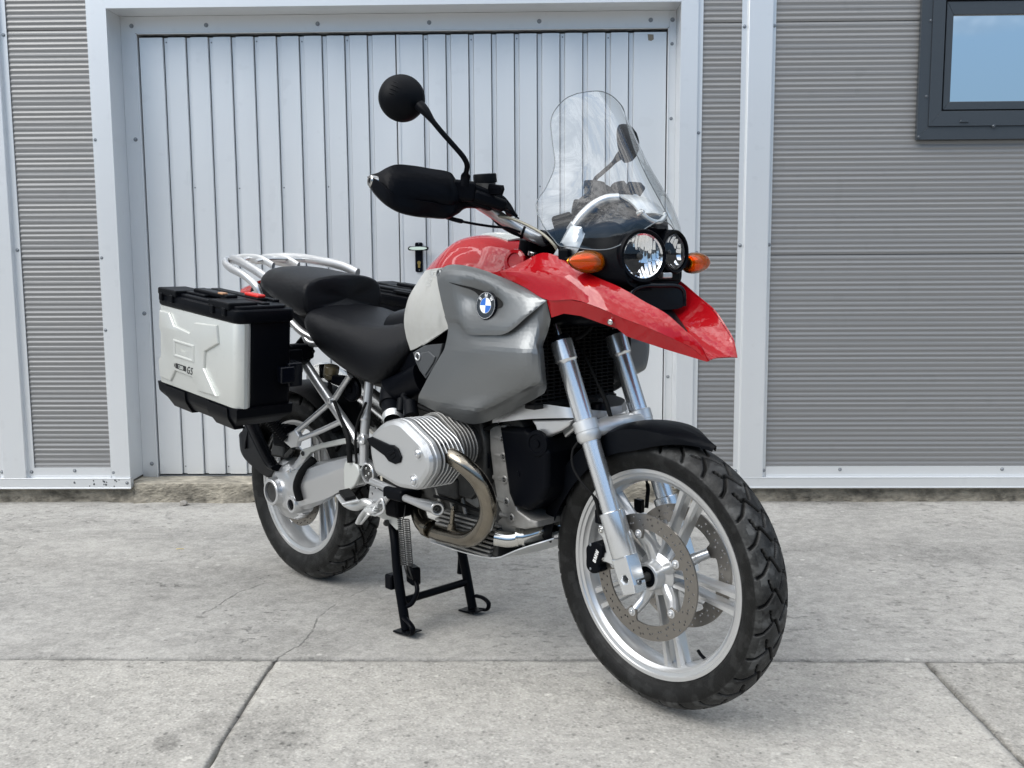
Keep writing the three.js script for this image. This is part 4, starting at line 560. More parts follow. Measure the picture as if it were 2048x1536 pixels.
// ---- engine: crankcase, cylinders with fins, valve covers, front cover
{
  const E = sub('engine', bike);
  const caseP = [[0.62, 0.70], [0.80, 0.705], [0.98, 0.69], [1.10, 0.695], [1.14, 0.66], [1.145, 0.55], [1.13, 0.46], [1.115, 0.405], [1.04, 0.375], [0.86, 0.375], [0.80, 0.40], [0.70, 0.42], [0.60, 0.40], [0.53, 0.42], [0.52, 0.52], [0.56, 0.62]];
  part('crankcase', [plate(caseP, -0.105, 0.21, 0.008, { bs: 3 }), plate([[0.74, 0.68], [1.0, 0.68], [1.02, 0.62], [1.02, 0.5], [0.96, 0.45], [0.76, 0.46], [0.72, 0.56]], -0.135, 0.27, 0.006, { bs: 2 })], mat.castDark, E);
  // the flange with its bolt lugs, ahead of the cylinder
  const fl = [[1.0226,0.6566,0.128], [1.0833,0.6648,0.128], [1.0904,0.6278,0.128], [1.097,0.5502,0.128], [1.1076,0.4926,0.128], [1.1275,0.4473,0.128], [1.1727,0.4319,0.128], [1.1977,0.4312,0.128], [1.1976,0.4157,0.128], [1.1527,0.402,0.128], [1.0918,0.4012,0.128], [1.0545,0.4479,0.128], [1.038,0.5149,0.128], [1.0256,0.5932,0.128]];
  part('case_flange', [plate(fl, -0.122, 0.244, 0.006, { bs: 3 })], mat.cast, E);
  for (const p of [[1.0719,0.6284,0.13], [1.0751,0.5815,0.13], [1.0782,0.5213,0.13], [1.0851,0.4642,0.13], [1.1034,0.4249,0.13]]) { part('bolt_lug', [rod([p[0] - 0.045, p[1], 0.113], [p[0], p[1], 0.117], 0.0085), lathe([p[0] + 0.002, p[1], 0.108], [0.1, 0, 1], [[0, 0.0125], [0.016, 0.0115], [0.018, 0.0095], [0.018, 0.007], [0.012, 0.007], [0.012, 0]], 18)], mat.cast, E); part('bolt', bolt([p[0] + 0.002, p[1], 0.119], [0, 0, 1], 0.006, 0.005), mat.castDark, E); }
  part('case_window', [plate(smooth2([[0.9983,0.5829,0.128], [1.0235,0.5822,0.128], [1.025,0.5464,0.128], [1.0016,0.5417,0.128]], 24), 0.121, 0.004, 0.001)], mat.black, E);
  // side of the crankcase below the cylinder: machined plate with holes, ribs and bolts
  const cp = [[0.9246,0.5239,0.12], [0.9808,0.5253,0.12], [1.0115,0.4758,0.12], [1.011,0.4391,0.12], [0.9633,0.4254,0.12], [0.919,0.4372,0.12], [0.9076,0.4868,0.12]];
  part('case_plate', [plate(cp, 0.104, 0.012, 0.002, { holes: [[[0.9444,0.4966,0.12][0], [0.9444,0.4966,0.12][1], 0.011], [[0.9799,0.4638,0.12][0], [0.9799,0.4638,0.12][1], 0.008], [[0.9476,0.4475,0.12][0], [0.9476,0.4475,0.12][1], 0.005]] })], mat.cast, E);
  part('case_rib', [0, 1, 2].map((k) => rod([0.79 + k * 0.055, 0.47, 0.115], [0.82 + k * 0.05, 0.40, 0.115], 0.006)), mat.cast, E, { kind: 'stuff' });
  part('starter_cover', [obox([0.872,0.4715,0.12], [0, 0, 1], [0.085, 0.06, 0.05], 0.01), rod([0.8396,0.4409,0.12], [0.8921,0.4355,0.12], 0.014)], mat.castDark, E);
  for (const p of [[0.9162,0.5088,0.12], [0.9964,0.514,0.12], [0.9993,0.4452,0.12], [0.8925,0.4565,0.12]]) part('bolt', bolt([p[0], p[1], 0.115], [0, 0, 1], 0.0058, 0.006), mat.cast, E);
  part('engine_cable', [sweep([[0.828,0.4412,0.15], [0.8839,0.4376,0.14], [0.9398,0.4295,0.135], [0.9942,0.4243,0.13]], 0.0045, 30, 8), sweep([[0.7118,0.6979,0.15], [0.7875,0.6905,0.17], [0.8619,0.6789,0.17], [0.9105,0.6655,0.15]], 0.006, 30, 8), sweep([[0.8895,0.6624,0.19], [0.9176,0.6519,0.2], [0.9223,0.6606,0.19], [0.8908,0.6683,0.17]], 0.0028, 24, 8), sweep([[0.9769,0.6558,0.12], [1.0154,0.6474,0.125], [1.0351,0.6571,0.12], [1.0532,0.6658,0.11]], 0.006, 24, 8)], mat.rubber, E);
  // black front cover
  const fc = [[1.0682,0.6596,0.11], [1.1634,0.6653,0.11], [1.2298,0.6453,0.11], [1.2435,0.613,0.11], [1.2399,0.5238,0.11], [1.2225,0.489,0.11], [1.1729,0.4547,0.11], [1.1203,0.4561,0.11], [1.1002,0.4884,0.11], [1.0878,0.5593,0.11]];
  part('front_cover', [plate(fc, -0.115, 0.245, 0.014, { bs: 5 }), lathe([[1.218,0.6338,0.13][0] - 0.01, [1.218,0.6338,0.13][1], 0.126], [0.15, 0, 1], [[0, 0.034], [0.008, 0.032], [0.009, 0.024], [0.006, 0.022], [0.006, 0.01], [0.010, 0.009], [0.010, 0]], 30), lathe([[1.1394,0.5463,0.13][0], [1.1394,0.5463,0.13][1], 0.128], [0, 0, 1], [[0, 0.008], [0.004, 0.007], [0.004, 0]], 16)], mat.black, E);
  part('lower_case', [loft([[[1.05, 0.40, 0.118], [1.10, 0.43, 0.11], [1.125, 0.41, 0.10], [1.08, 0.37, 0.10]], [[1.05, 0.40, -0.118], [1.10, 0.43, -0.11], [1.125, 0.41, -0.10], [1.08, 0.37, -0.10]]], 20, 6)], mat.cast, E);
  // finned oil sump
  const ribs = []; for (let k = 0; k < 8; k++) { const y = 0.392 - k * 0.0125; ribs.push(box(0.80, 1.06 - k * 0.006, y - 0.0032, y + 0.0032, -0.125, 0.125, 0.0015)); }
  part('sump_fin', ribs, mat.cast, E, { kind: 'stuff' }); part('sump', [box(0.80, 1.04, 0.30, 0.40, -0.112, 0.112, 0.008)], mat.castDark, E);
  part('gearbox', [loft([[[0.50, 0.58, 0.075], [0.76, 0.62, 0.10], [0.78, 0.40, 0.10], [0.52, 0.40, 0.08]], [[0.50, 0.58, -0.075], [0.76, 0.62, -0.10], [0.78, 0.40, -0.10], [0.52, 0.40, -0.08]]], 24, 6)], mat.castDark, E);
  const cyl = (s) => {
    const C = sub('cylinder', bike), mz = (g) => s > 0 ? g : mirror(g), dx = s > 0 ? 0 : 0.035;
    const P = [[0.7885,0.631,0.338], [0.8422,0.6704,0.338], [0.8934,0.6852,0.338], [0.9264,0.6823,0.338], [1.0151,0.6355,0.338], [1.0393,0.5985,0.338], [1.0346,0.5638,0.338], [0.984,0.5101,0.338], [0.9063,0.5055,0.338], [0.8043,0.5284,0.338], [0.7866,0.5824,0.338]];
    const cx = P.reduce((a, p) => a + p[0], 0) / P.length, cy = P.reduce((a, p) => a + p[1], 0) / P.length, sc = (k, kx = k, ox = 0, oy = 0) => rpoly(P.map((p) => [cx + (p[0] - cx) * kx + ox, cy + (p[1] - cy) * k + oy]), 0.016, 6);
    const pl = (pts, z, th, b, o = {}) => mz(plate(pts, z, th, b, o)).translate(s > 0 ? 0 : dx, 0, 0);
    const bz = [[0.994,0.6075,0.338], [0.9741,0.5369,0.338]];
    const lump = (p) => [cx + (p[0] - cx), p[1]];
    part('valve_cover', [pl(sc(1.0), 0.296, 0.016, 0.002), pl(sc(0.995), 0.306, 0.031, 0.0135, { bs: 2, crease: 0.3 })], mat.cover, C);
    for (const p of bz) { part('cover_bolt', [mz(lathe([p[0], p[1], 0.3335], [0, 0, 1], [[0, 0.0175], [0.0045, 0.0165], [0.0045, 0.0145], [0.0012, 0.0140], [0.0012, 0.0105], [0.008, 0.0105], [0.0115, 0.0075], [0.0115, 0.004], [0.008, 0.0036], [0.008, 0]], 22)).translate(dx, 0, 0)], mat.silver, C); }
    const tr = [[0.7843,0.6206,0.345], [0.8045,0.6284,0.345], [0.8793,0.6167,0.345], [0.8982,0.6178,0.345], [0.9166,0.6111,0.345], [0.9304,0.5909,0.345], [0.9238,0.5757,0.345], [0.9028,0.5689,0.345], [0.8756,0.5729,0.345], [0.8591,0.5851,0.345], [0.7948,0.6059,0.345]];
    part('cover_trim', [pl(tr, 0.334, 0.008, 0.002), pl([[0.8721,0.5935,0.345], [0.902,0.6079,0.345], [0.906,0.6019,0.345], [0.8846,0.5886,0.345]], 0.341, 0.003, 0.0008), pl([[0.8803,0.5841,0.345], [0.9058,0.5967,0.345], [0.9098,0.5907,0.345], [0.8906,0.5789,0.345]], 0.341, 0.003, 0.0008)], mat.blackSoft, C);
    for (let k = 0; k < 12; k++) part('fin', [pl(k < 6 ? sc(1.0 - k * 0.003, 1.0, k * 0.002) : sc(0.94, 0.78, 0.012, 0.012), 0.2845 - k * 0.0115, 0.0042, 0.001)], k < 6 ? mat.cover : mat.cast, C);
    part('head_core', [pl(sc(0.955, 0.955), 0.222, 0.08, 0.002)], mat.castDark, C); part('barrel', [pl(sc(0.86, 0.68, 0.012, 0.012), 0.09, 0.14, 0.003)], mat.castDark, C);
    const ex = [1.0093,0.599,0.262];
    part('exhaust_port', [pl([[ex[0] - 0.05, ex[1] - 0.05], [ex[0] + 0.0, ex[1] - 0.04], [ex[0] + 0.01, ex[1] + 0.03], [ex[0] - 0.04, ex[1] + 0.045]], 0.225, 0.062, 0.004)], mat.gloss, C);
    // throttle body, hose, plug connector
    const tb = [0.7155,0.65,0.2], tb2 = [0.6401,0.6672,0.17];
    part('throttle_body', [mz(rod(tb, [tb2[0], tb2[1] + 0.01, 0.15], 0.024, 0.027)).translate(dx, 0, 0)], mat.blackSoft, C); part('hose_clamp', [mz(lathe(tb, [-0.6, 0.4, -0.5], [[-0.012, 0.0255], [-0.004, 0.028], [0.002, 0.030], [0.010, 0.031], [0.012, 0.029]], 28)).translate(dx, 0, 0)], mat.alu, C);
    part('intake_hose', [mz(sweep([[tb2[0], tb2[1] + 0.01, 0.15], [tb2[0] - 0.03, tb2[1] + 0.05, 0.12], [tb2[0] - 0.02, tb2[1] + 0.12, 0.1]], 0.033, 24, 18)).translate(dx, 0, 0)], mat.blackSoft, C);
    part('injector', [mz(rod([0.7979,0.6631,0.2], [0.7674,0.6993,0.18], 0.022, 0.019)).translate(dx, 0, 0), mz(sweep([[0.7502,0.6924,0.17], [0.7158,0.7092,0.16], [0.7351,0.7269,0.15], [0.7736,0.7336,0.14]], (t) => 0.011 + 0.0012 * Math.sin(t * 120), 60, 12)).translate(dx, 0, 0), mz(rod([0.7348,0.6692,0.19], [0.7171,0.7033,0.17], 0.012)).translate(dx, 0, 0)], mat.blackSoft, C);
  };
  cyl(1); cyl(-1);
  // exhaust headers
  part('exhaust_header', [sweep([[0.9896,0.5962,0.252], [1.0355,0.5929,0.258], [1.0719,0.5751,0.25], [1.0993,0.5374,0.228], [1.0998,0.4839,0.2], [1.0754,0.43,0.178], [1.0357,0.3843,0.165], [0.9769,0.3494,0.155], [0.8923,0.3368,0.14], [0.8042,0.3298,0.125], [0.7392,0.336,0.115], [0.6986,0.3553,0.1], [0.6747,0.3803,0.08], [0.6548,0.4065,0.05]], 0.0228, 90, 24), lathe([0.9991,0.5966,0.255], [0.75, -0.1, 0.25], [[-0.012, 0.022], [-0.01, 0.033], [0.002, 0.033], [0.006, 0.0245]], 28), lathe([0.7885,0.3364,0.13], [-1, 0.05, -0.1], [[0, 0.0235], [0, 0.0268], [0.022, 0.0268], [0.024, 0.0235]], 30)], exhaustMat, bike);
  part('exhaust_header', [sweep([[1.04, 0.60, -0.26], [1.11, 0.565, -0.24], [1.15, 0.50, -0.21], [1.145, 0.42, -0.17], [1.1396,0.3828,-0.03], [1.138,0.3804,0.03], [1.1151,0.3691,0.078], [1.0857,0.3599,0.108], [1.0539,0.3639,0.132]], 0.0215, 80, 22), lathe([1.1086,0.3676,0.09], [0.75, 0.05, -0.6], [[-0.012, 0.0225], [-0.012, 0.026], [-0.006, 0.026], [-0.006, 0.0235], [0.004, 0.0235], [0.004, 0.026], [0.01, 0.026], [0.01, 0.022]], 28)], S([0.62, 0.62, 0.60], 0.16, 1, { roughnessMap: rep(nzRough, 8) }), bike);
  part('exhaust_silencer', [sweep([[0.6548,0.4065,0.05], [0.70, 0.43, 0.0], [0.50, 0.44, -0.08], [0.30, 0.50, -0.16]], 0.026, 40, 20), sweep([[0.30, 0.50, -0.17], [-0.02, 0.60, -0.20], [-0.28, 0.66, -0.21]], (t) => 0.03 + 0.035 * sstep(0, 0.12, t) - 0.02 * sstep(0.93, 1, t), 40, 28)], mat.steel, bike);
  part('lambda_sensor', [rod([0.8884,0.3515,0.14], [0.9076,0.4183,0.15], 0.0075, 0.006), rod([0.8885,0.3544,0.14], [0.8933,0.3753,0.142], 0.013, 0.011, 6), rod([0.9075,0.4155,0.15], [0.9098,0.427,0.15], 0.003)], exhaustMat, bike);
  // skid plate
  const K = [[[0.7421,0.2836,0.1], [0.9251,0.2891,0.115], [1.0253,0.2975,0.115], [1.0551,0.3058,0.112]], [[0.80, 0.288, 0.0], [0.93, 0.284, 0.0], [1.05, 0.295, 0.0], [1.075, 0.302, 0]], [[0.80, 0.288, -0.10], [0.93, 0.284, -0.115], [1.05, 0.295, -0.115], [1.075, 0.302, -0.112]]];
  part('skid_plate', [patch(K, 20, 14, 0.003, {}), patch([[[1.0551,0.3058,0.112], [1.1198,0.3393,0.105], [1.1821,0.3663,0.085], [1.1991,0.3739,0.06]], [[1.075, 0.302, 0], [1.12, 0.325, 0], [1.16, 0.35, 0], [1.18, 0.362, 0]], [[1.075, 0.302, -0.112], [1.14, 0.335, -0.105], [1.18, 0.36, -0.085], [1.19, 0.37, -0.06]]], 16, 12, 0.003)], mat.alu, bike);
  part('oil_filter', [rod([0.9794,0.3508,0.09], [1.0286,0.3506,0.09], 0.03)], mat.black, bike);
}
// ---- telelever arm
part('telelever_arm', [loft([[[1.0515,0.6869,0.135], [1.0513,0.6686,0.135], [1.0192,0.6615,0.105], [1.0194,0.6801,0.105]], [[1.1836,0.7308,0.13], [1.1834,0.6929,0.13], [1.1436,0.684,0.09], [1.1439,0.7227,0.09]], [[1.2927,0.7302,0.105], [1.3026,0.7054,0.105], [1.2706,0.698,0.07], [1.2605,0.7233,0.07]], [[1.3264,0.7221,0.055], [1.3265,0.7023,0.055], [1.3046,0.6971,0.03], [1.3045,0.7172,0.03]], [[1.3388,0.7166,0.015], [1.3373,0.7014,0.015], [1.3074,0.6943,-0.02], [1.3089,0.7097,-0.02]]], 16, 30, { linU: true }),
  plate([[1.1742,0.687,0.11], [1.3121,0.7021,0.11], [1.3006,0.6861,0.11], [1.274,0.6706,0.11], [1.2264,0.6499,0.11], [1.216,0.641,0.11], [1.2038,0.6408,0.11], [1.1951,0.6537,0.11], [1.1864,0.6731,0.11]], 0.086, 0.03, 0.006, { bs: 3, holes: [[[1.2126,0.6558,0.11][0], [1.2126,0.6558,0.11][1], 0.0065]] }), plate([[1.2418,0.6795,0.09], [1.2939,0.6953,0.09], [1.2823,0.6691,0.09], [1.2537,0.6482,0.09], [1.2469,0.6574,0.09]], 0.06, 0.02, 0.004)], mat.silver, bike);
part('telelever_arm', [mirror(loft([[[1.0515,0.6869,0.135], [1.0513,0.6686,0.135], [1.0192,0.6615,0.105], [1.0194,0.6801,0.105]], [[1.1836,0.7308,0.13], [1.1834,0.6929,0.13], [1.1436,0.684,0.09], [1.1439,0.7227,0.09]], [[1.2927,0.7302,0.105], [1.3026,0.7054,0.105], [1.2706,0.698,0.07], [1.2605,0.7233,0.07]], [[1.3264,0.7221,0.055], [1.3265,0.7023,0.055], [1.3046,0.6971,0.03], [1.3045,0.7172,0.03]]], 16, 24, { linU: true }))], mat.silver, bike);
part('arm_bolt', [lathe([[1.2126,0.6558,0.11][0], [1.2126,0.6558,0.11][1], 0.108], [0, 0, 1], [[0, 0.0064], [0, 0.003], [0.002, 0]], 14), rod([1.3015,0.6908,0], [1.3016,0.6807,0], 0.014), rod([1.3065,0.6812,0], [1.3066,0.6736,0], 0.018)], mat.castDark, bike);
part('ball_joint', [rod([1.2947,0.7306,0], [1.2948,0.7104,0], 0.018, 0.022)], mat.black, bike);
// dark body behind: airbox, radiator and frame mass between tank and engine
part('airbox', [loft([[[0.55, 0.92, 0.09], [0.58, 0.70, 0.10], [0.58, 0.70, -0.10], [0.55, 0.92, -0.09]], [[0.85, 0.98, 0.11], [0.85, 0.67, 0.11], [0.85, 0.67, -0.11], [0.85, 0.98, -0.11]], [[1.10, 1.04, 0.10], [1.12, 0.70, 0.10], [1.12, 0.70, -0.10], [1.10, 1.04, -0.10]], [[1.22, 1.02, 0.055], [1.20, 0.76, 0.06], [1.20, 0.76, -0.06], [1.22, 1.02, -0.055]]], 40, 20)], mat.black, bike);
{ const f = []; for (let k = 0; k < 22; k++) f.push(box(1.195, 1.222, 0.735 + k * 0.0095, 0.7372 + k * 0.0095, -0.15, 0.15)); for (let k = 0; k < 14; k++) f.push(box(1.198, 1.219, 0.73, 0.95, -0.15 + k * 0.0228, -0.1465 + k * 0.0228)); f.push(box(1.19, 1.225, 0.722, 0.734, -0.156, 0.156, 0.003), box(1.19, 1.225, 0.945, 0.958, -0.156, 0.156, 0.003)); part('oil_cooler', f, mat.hole, bike); }
part('steering_head', [rod([1.17, 0.86, 0], [1.10, 1.12, 0], 0.045), obox([1.10, 1.115, 0], [-0.3, 1, 0], [0.26, 0.09, 0.05], 0.015, [0, 0, 1])], mat.black, bike);

// ---- tubular frame, right and left
for (const s of [1, -1]) {
  const z = (p, zz) => [p[0], p[1], zz * s], t = [];
  const A = [[0.1331,0.7984,0.132], [0.4843,0.5435,0.15]], B = [[0.5145,0.7339,0.13], [0.5108,0.577,0.15], [0.5089,0.4839,0.155]], C2 = [[0.4134,0.7422,0.128], [0.3428,0.6604,0.142]];
  part('frame_tube', [sweep([A[0], [0.2681,0.6989,0.14], A[1]].map((p) => z(p, p[2])), 0.0158, 20, 18)], mat.silver, bike);
  part('frame_tube', [sweep(B.map((p) => z(p, p[2])), 0.0135, 24, 18), lathe(z([0.5111,0.6218,0.148], 0.148), [0, 1, 0], [[-0.003, 0.0139], [0, 0.0142], [0.002, 0.0142], [0.004, 0.0139]], 20)], mat.silver, bike);
  part('frame_tube', [rod(z(C2[0], 0.128), z(C2[1], 0.142), 0.0095), lathe(z(C2[1], 0.15), [0, 0, s], [[-0.01, 0.009], [0.01, 0.009], [0.012, 0.006], [0.012, 0]], 16)], mat.silver, bike);
  part('peg_bracket', [sweep([[0.3279,0.6515,0.145], [0.2666,0.6009,0.17], [0.2151,0.5568,0.195]].map((p) => z(p, p[2])), 0.0088, 14, 14), sweep([[0.3968,0.6034,0.15], [0.3137,0.5659,0.175], [0.2192,0.5286,0.195]].map((p) => z(p, p[2])), 0.0088, 14, 14), plate([[0.1437,0.5323,0.195], [0.2155,0.5632,0.195], [0.2372,0.5435,0.195], [0.2209,0.5081,0.195], [0.1887,0.5007,0.195], [0.1516,0.5154,0.195]], s > 0 ? 0.185 : -0.205, 0.02, 0.004, { bs: 2 })], mat.silver, bike);
  part('upper_tube', [sweep([[0.0996,0.8004,0.12], [0.1676,0.849,0.115], [0.285,0.8265,0.11], [0.80, 0.80, 0.10]].map((p) => z(p, p[2])), 0.012, 20, 14)], mat.black, bike);
  part('frame_strut', [rod(z([0.1758,0.7701,0.125], 0.125), z([0.2044,0.8067,0.12], 0.12), 0.008), lathe(z([0.1929,0.766,0.14], 0.14), [0, 0, s], [[-0.006, 0.008], [0.008, 0.008], [0.01, 0.005], [0.01, 0]], 14)], mat.castDark, bike);
  // pannier bracket and lower frame joint
  part('pannier_mount', [obox(z([0.1831,0.8033,0.16], 0.16), [0, 0, 1], [0.05, 0.05, 0.09], 0.01), obox(z([0.19,0.7766,0.2], 0.2), [0, 0, 1], [0.07, 0.075, 0.06], 0.006), lathe(z([0.1918,0.805,0.2], 0.2), [1, 0, 0], [[-0.01, 0.012], [0.01, 0.012], [0.012, 0]], 16)], mat.black, bike);
  part('frame_ring', [lathe(z([0.5177,0.5633,0.16], 0.15), [0, 0, s], [[0, 0.0165], [0.018, 0.0165], [0.02, 0.0145], [0.02, 0.0095], [0.006, 0.0095]], 26), lathe(z([0.5177,0.5633,0.16], 0.157), [0, 0, s], [[0, 0.0095], [0.001, 0]], 18)], mat.silver, bike);
  const pv = z([0.5367,0.4637,0.165], 0.148);
  part('pivot_ring', [lathe(pv, [0, 0, s], [[0, 0.031], [0.014, 0.031], [0.016, 0.029], [0.016, 0.0265], [0.010, 0.026]], 34)], mat.silver, bike);
  part('pivot_cap', [lathe([pv[0], pv[1], pv[2] + s * 0.008], [0, 0, s], [[0, 0.0265], [0.001, 0.0262], [0.002, 0]], 30)], mat.castDark, bike);
  for (let k = 0; k < 4; k++) { const q = (90 * k + 40) * D2R, r = k === 3 ? 0.002 : 0.0165; part('bolt', bolt([pv[0] + Math.cos(q) * r, pv[1] + Math.sin(q) * r, pv[2] + s * 0.0085], [0, 0, s], 0.0042, 0.0035), mat.steel, bike); }
  part('lower_strut', [rod(z([0.5494,0.4415,0.155], 0.155), z([0.7273,0.4314,0.19], 0.175), 0.0122), sweep([[0.5879,0.428,0.155], [0.754,0.4244,0.19], [0.9013,0.4301,0.215]].map((p) => z(p, p[2] - 0.01)), (t) => 0.0105 + 0.006 * sstep(0.55, 0.95, t), 20, 18), lathe(z([0.9034,0.4305,0.215], 0.202), [0.75, -0.1, 0.62 * s], [[-0.004, 0.0175], [0.012, 0.0185], [0.014, 0.0165], [0.013, 0.0125], [0.002, 0.0115]], 26)], mat.silver, bike);
  part('strut_bolt', [bolt(z([0.9034,0.4305,0.215], 0.205), [0.75, -0.1, 0.62 * s], 0.008, 0.009), lathe(z([0.9034,0.4305,0.215], 0.203), [0.75, -0.1, 0.62 * s], [[0, 0.0125], [0.001, 0]], 18)], mat.castDark, bike);
  // bracket plate with two holes, heel guard, rider's peg, lever
  const hp = [[0.5545,0.4297,0.17], [0.6314,0.4182,0.17], [0.6405,0.4079,0.17], [0.5861,0.36,0.17], [0.5617,0.3618,0.17], [0.5454,0.3861,0.17]];
  part('peg_plate', [plate(hp, s > 0 ? 0.158 : -0.168, 0.01, 0.002, { holes: [[[0.579,0.4306,0.17][0] + 0.006, [0.579,0.4306,0.17][1] - 0.004, 0.006], [[0.5613,0.4128,0.17][0] + 0.006, [0.5613,0.4128,0.17][1] - 0.004, 0.006]] }), sweep([[0.6634,0.4222,0.18], [0.631,0.3853,0.185], [0.5887,0.3581,0.19]].map((p) => z(p, p[2])), 0.0095, 14, 14), obox(z([0.5607,0.3792,0.185], 0.185), [0.2, 0.3, s], [0.03, 0.03, 0.03], 0.008)], mat.silver, bike);
  part('heel_guard', [plate(smooth2([[0.4386,0.4871,0.172], [0.4948,0.4843,0.172], [0.509,0.4637,0.172], [0.4925,0.4309,0.172], [0.4766,0.4147,0.172], [0.4346,0.3973,0.172], [0.4282,0.4287,0.172]], 40), s > 0 ? 0.160 : -0.172, 0.012, 0.004, { bs: 2 })], mat.panel, bike);
  const pg0 = z([0.5412,0.3993,0.19], 0.19), pg1 = z([0.5089,0.395,0.275], 0.265);
  const PG = sub('rider_footpeg', bike);
  part('peg_bar', [obox([(pg0[0] + pg1[0]) / 2, (pg0[1] + pg1[1]) / 2, (pg0[2] + pg1[2]) / 2], [0, 1, 0.15 * s], [0.05, 0.095, 0.008], 0.003, [pg1[2] - pg0[2], 0, -(pg1[0] - pg0[0])])], mat.alu, PG);
  part('peg_rubber', [obox([(pg0[0] + pg1[0]) / 2 - 0.004, (pg0[1] + pg1[1]) / 2 + 0.010, (pg0[2] + pg1[2]) / 2 - 0.004], [0, 1, 0.15 * s], [0.034, 0.085, 0.013], 0.004, [pg1[2] - pg0[2], 0, -(pg1[0] - pg0[0])])], mat.rubber, PG);
  part('peg_hinge', [sweep([[0.4876,0.3712,0.21], [0.5361,0.3725,0.205], [0.5722,0.3874,0.195], [0.5969,0.3833,0.19]].map((p) => z(p, p[2])), (t) => 0.009 + 0.006 * Math.sin(Math.PI * t), 18, 12)], mat.alu, PG);
  part('brake_lever', [sweep([[0.5439,0.3228,0.205], [0.5649,0.3506,0.205], [0.6032,0.3832,0.2], [0.6531,0.3926,0.205]].map((p) => z(p, p[2])), 0.0065, 20, 10, { flat: 1.5 }), plate([[0.5342,0.3271,0.205], [0.5851,0.3661,0.205], [0.5968,0.3563,0.205], [0.5537,0.3186,0.205], [0.5337,0.3164,0.205]], s > 0 ? 0.196 : -0.206, 0.008, 0.002, { holes: [[[0.5746,0.3494,0.205], [0.5847,0.3556,0.205], [0.5592,0.3316,0.205], [0.5517,0.3303,0.205]].reverse()] }), sweep([[0.6209,0.3674,0.21], [0.67,0.4167,0.21], [0.6782,0.3862,0.21], [0.6351,0.364,0.21]].map((p) => z(p, p[2])), 0.0042, 30, 10, { closed: true }), box(-0.022, 0.022, -0.006, 0.006, -0.012, 0.012, 0.003).applyMatrix4(basis(z([0.6239,0.3756,0.212], 0.212), [1, 0.1, 0], [-0.1, 1, 0], [0, 0, 1]))], mat.alu, bike);
  part('stand_plate', [plate([[0.5595,0.3669,0.15], [0.6228,0.3807,0.15], [0.651,0.3737,0.15], [0.656,0.3123,0.15], [0.6393,0.3062,0.15], [0.5969,0.3253,0.15], [0.5335,0.332,0.15]], s > 0 ? 0.13 : -0.138, 0.008, 0.002)], mat.panel, bike); part('bolt', [lathe(z([0.5992,0.3212,0.15], 0.138), [0, 0, s], [[0, 0.010], [0.008, 0.010], [0.009, 0.006], [0.013, 0.006], [0.013, 0]], 6)], mat.castDark, bike);
}
part('brake_fluid_tank', [rod([0.2715,0.7367,0.1], [0.2781,0.7593,0.1], 0.024), rod([0.2652,0.7204,0.1], [0.2715,0.7367,0.1], 0.020, 0.024)], S([0.16, 0.13, 0.075], 0.3), bike); part('rear_wiring', [sweep([[0.2334,0.7514,0.1], [0.2432,0.725,0.1], [0.2976,0.7103,0.1], [0.3314,0.7028,0.09]], 0.009, 20, 10), obox([0.325,0.7189,0.1], [0.3, 0.2, 1], [0.05, 0.03, 0.04], 0.008), obox([0.2178,0.7382,0.09], [0, 0, 1], [0.014, 0.045, 0.03], 0.003)], mat.black, bike);
part('cable', [sweep([[0.3792,0.6647,0.165], [0.4402,0.5862,0.17], [0.464,0.5563,0.175], [0.4687,0.4887,0.175]], (t) => t < 0.45 ? 0.0055 : 0.0085, 30, 10), sweep([[0.5358,0.6748,0.16], [0.4951,0.604,0.165], [0.4843,0.5273,0.165], [0.4878,0.4899,0.165], [0.4797,0.4781,0.165]], 0.0042, 30, 10), sweep([[0.2767,0.7127,0.11], [0.2753,0.6841,0.11], [0.2673,0.6505,0.1], [0.2901,0.6278,0.09]], 0.006, 20, 10)], mat.rubber, bike);
part('hose_end', [rod([0.279,0.7034,0.11], [0.2773,0.6684,0.11], 0.0075)], mat.rubber, bike);
// shock absorber and linkage behind the frame
part('shock_absorber', [lathe([0.47, 0.52, 0.02], [0.06, 0.3, 0], [[-0.03, 0.02], [0, 0.033], [0.01, 0.033], [0.22, 0.03], [0.26, 0.03], [0.27, 0.015]], 24), lathe([0.3876,0.6961,0.1], [0.15, 0, 1], [[0, 0.038], [0.012, 0.038], [0.016, 0.033], [0.012, 0.028], [0.014, 0.012], [0.02, 0.011], [0.02, 0]], 28)], mat.black, bike);
part('shock_spring', [sweep(Array.from({ length: 90 }, (_, i) => { const q = i / 89 * 7 * 2 * Math.PI, t = i / 89; return [0.47 + 0.042 * t + Math.cos(q) * 0.034, 0.53 + 0.2 * t, 0.02 + Math.sin(q) * 0.034]; }), 0.0055, 220, 8)], mat.castDark, bike);
part('side_plastic', [loft([[[0.55, 0.80, 0.12], [0.60, 0.70, 0.13], [0.60, 0.70, 0.06], [0.55, 0.80, 0.06]], [[0.6166,0.7469,0.15], [0.6334,0.6905,0.15], [0.66, 0.66, 0.07], [0.64, 0.78, 0.07]], [[0.7753,0.8002,0.17], [0.7911,0.7421,0.17], [0.80, 0.69, 0.08], [0.78, 0.80, 0.08]]], 24, 16), mirror(loft([[[0.55, 0.80, 0.12], [0.60, 0.70, 0.13], [0.60, 0.70, 0.06], [0.55, 0.80, 0.06]], [[0.62, 0.74, 0.15], [0.64, 0.69, 0.15], [0.66, 0.66, 0.07], [0.64, 0.78, 0.07]], [[0.77, 0.80, 0.17], [0.79, 0.74, 0.17], [0.80, 0.69, 0.08], [0.78, 0.80, 0.08]]], 24, 16))], mat.black, bike);
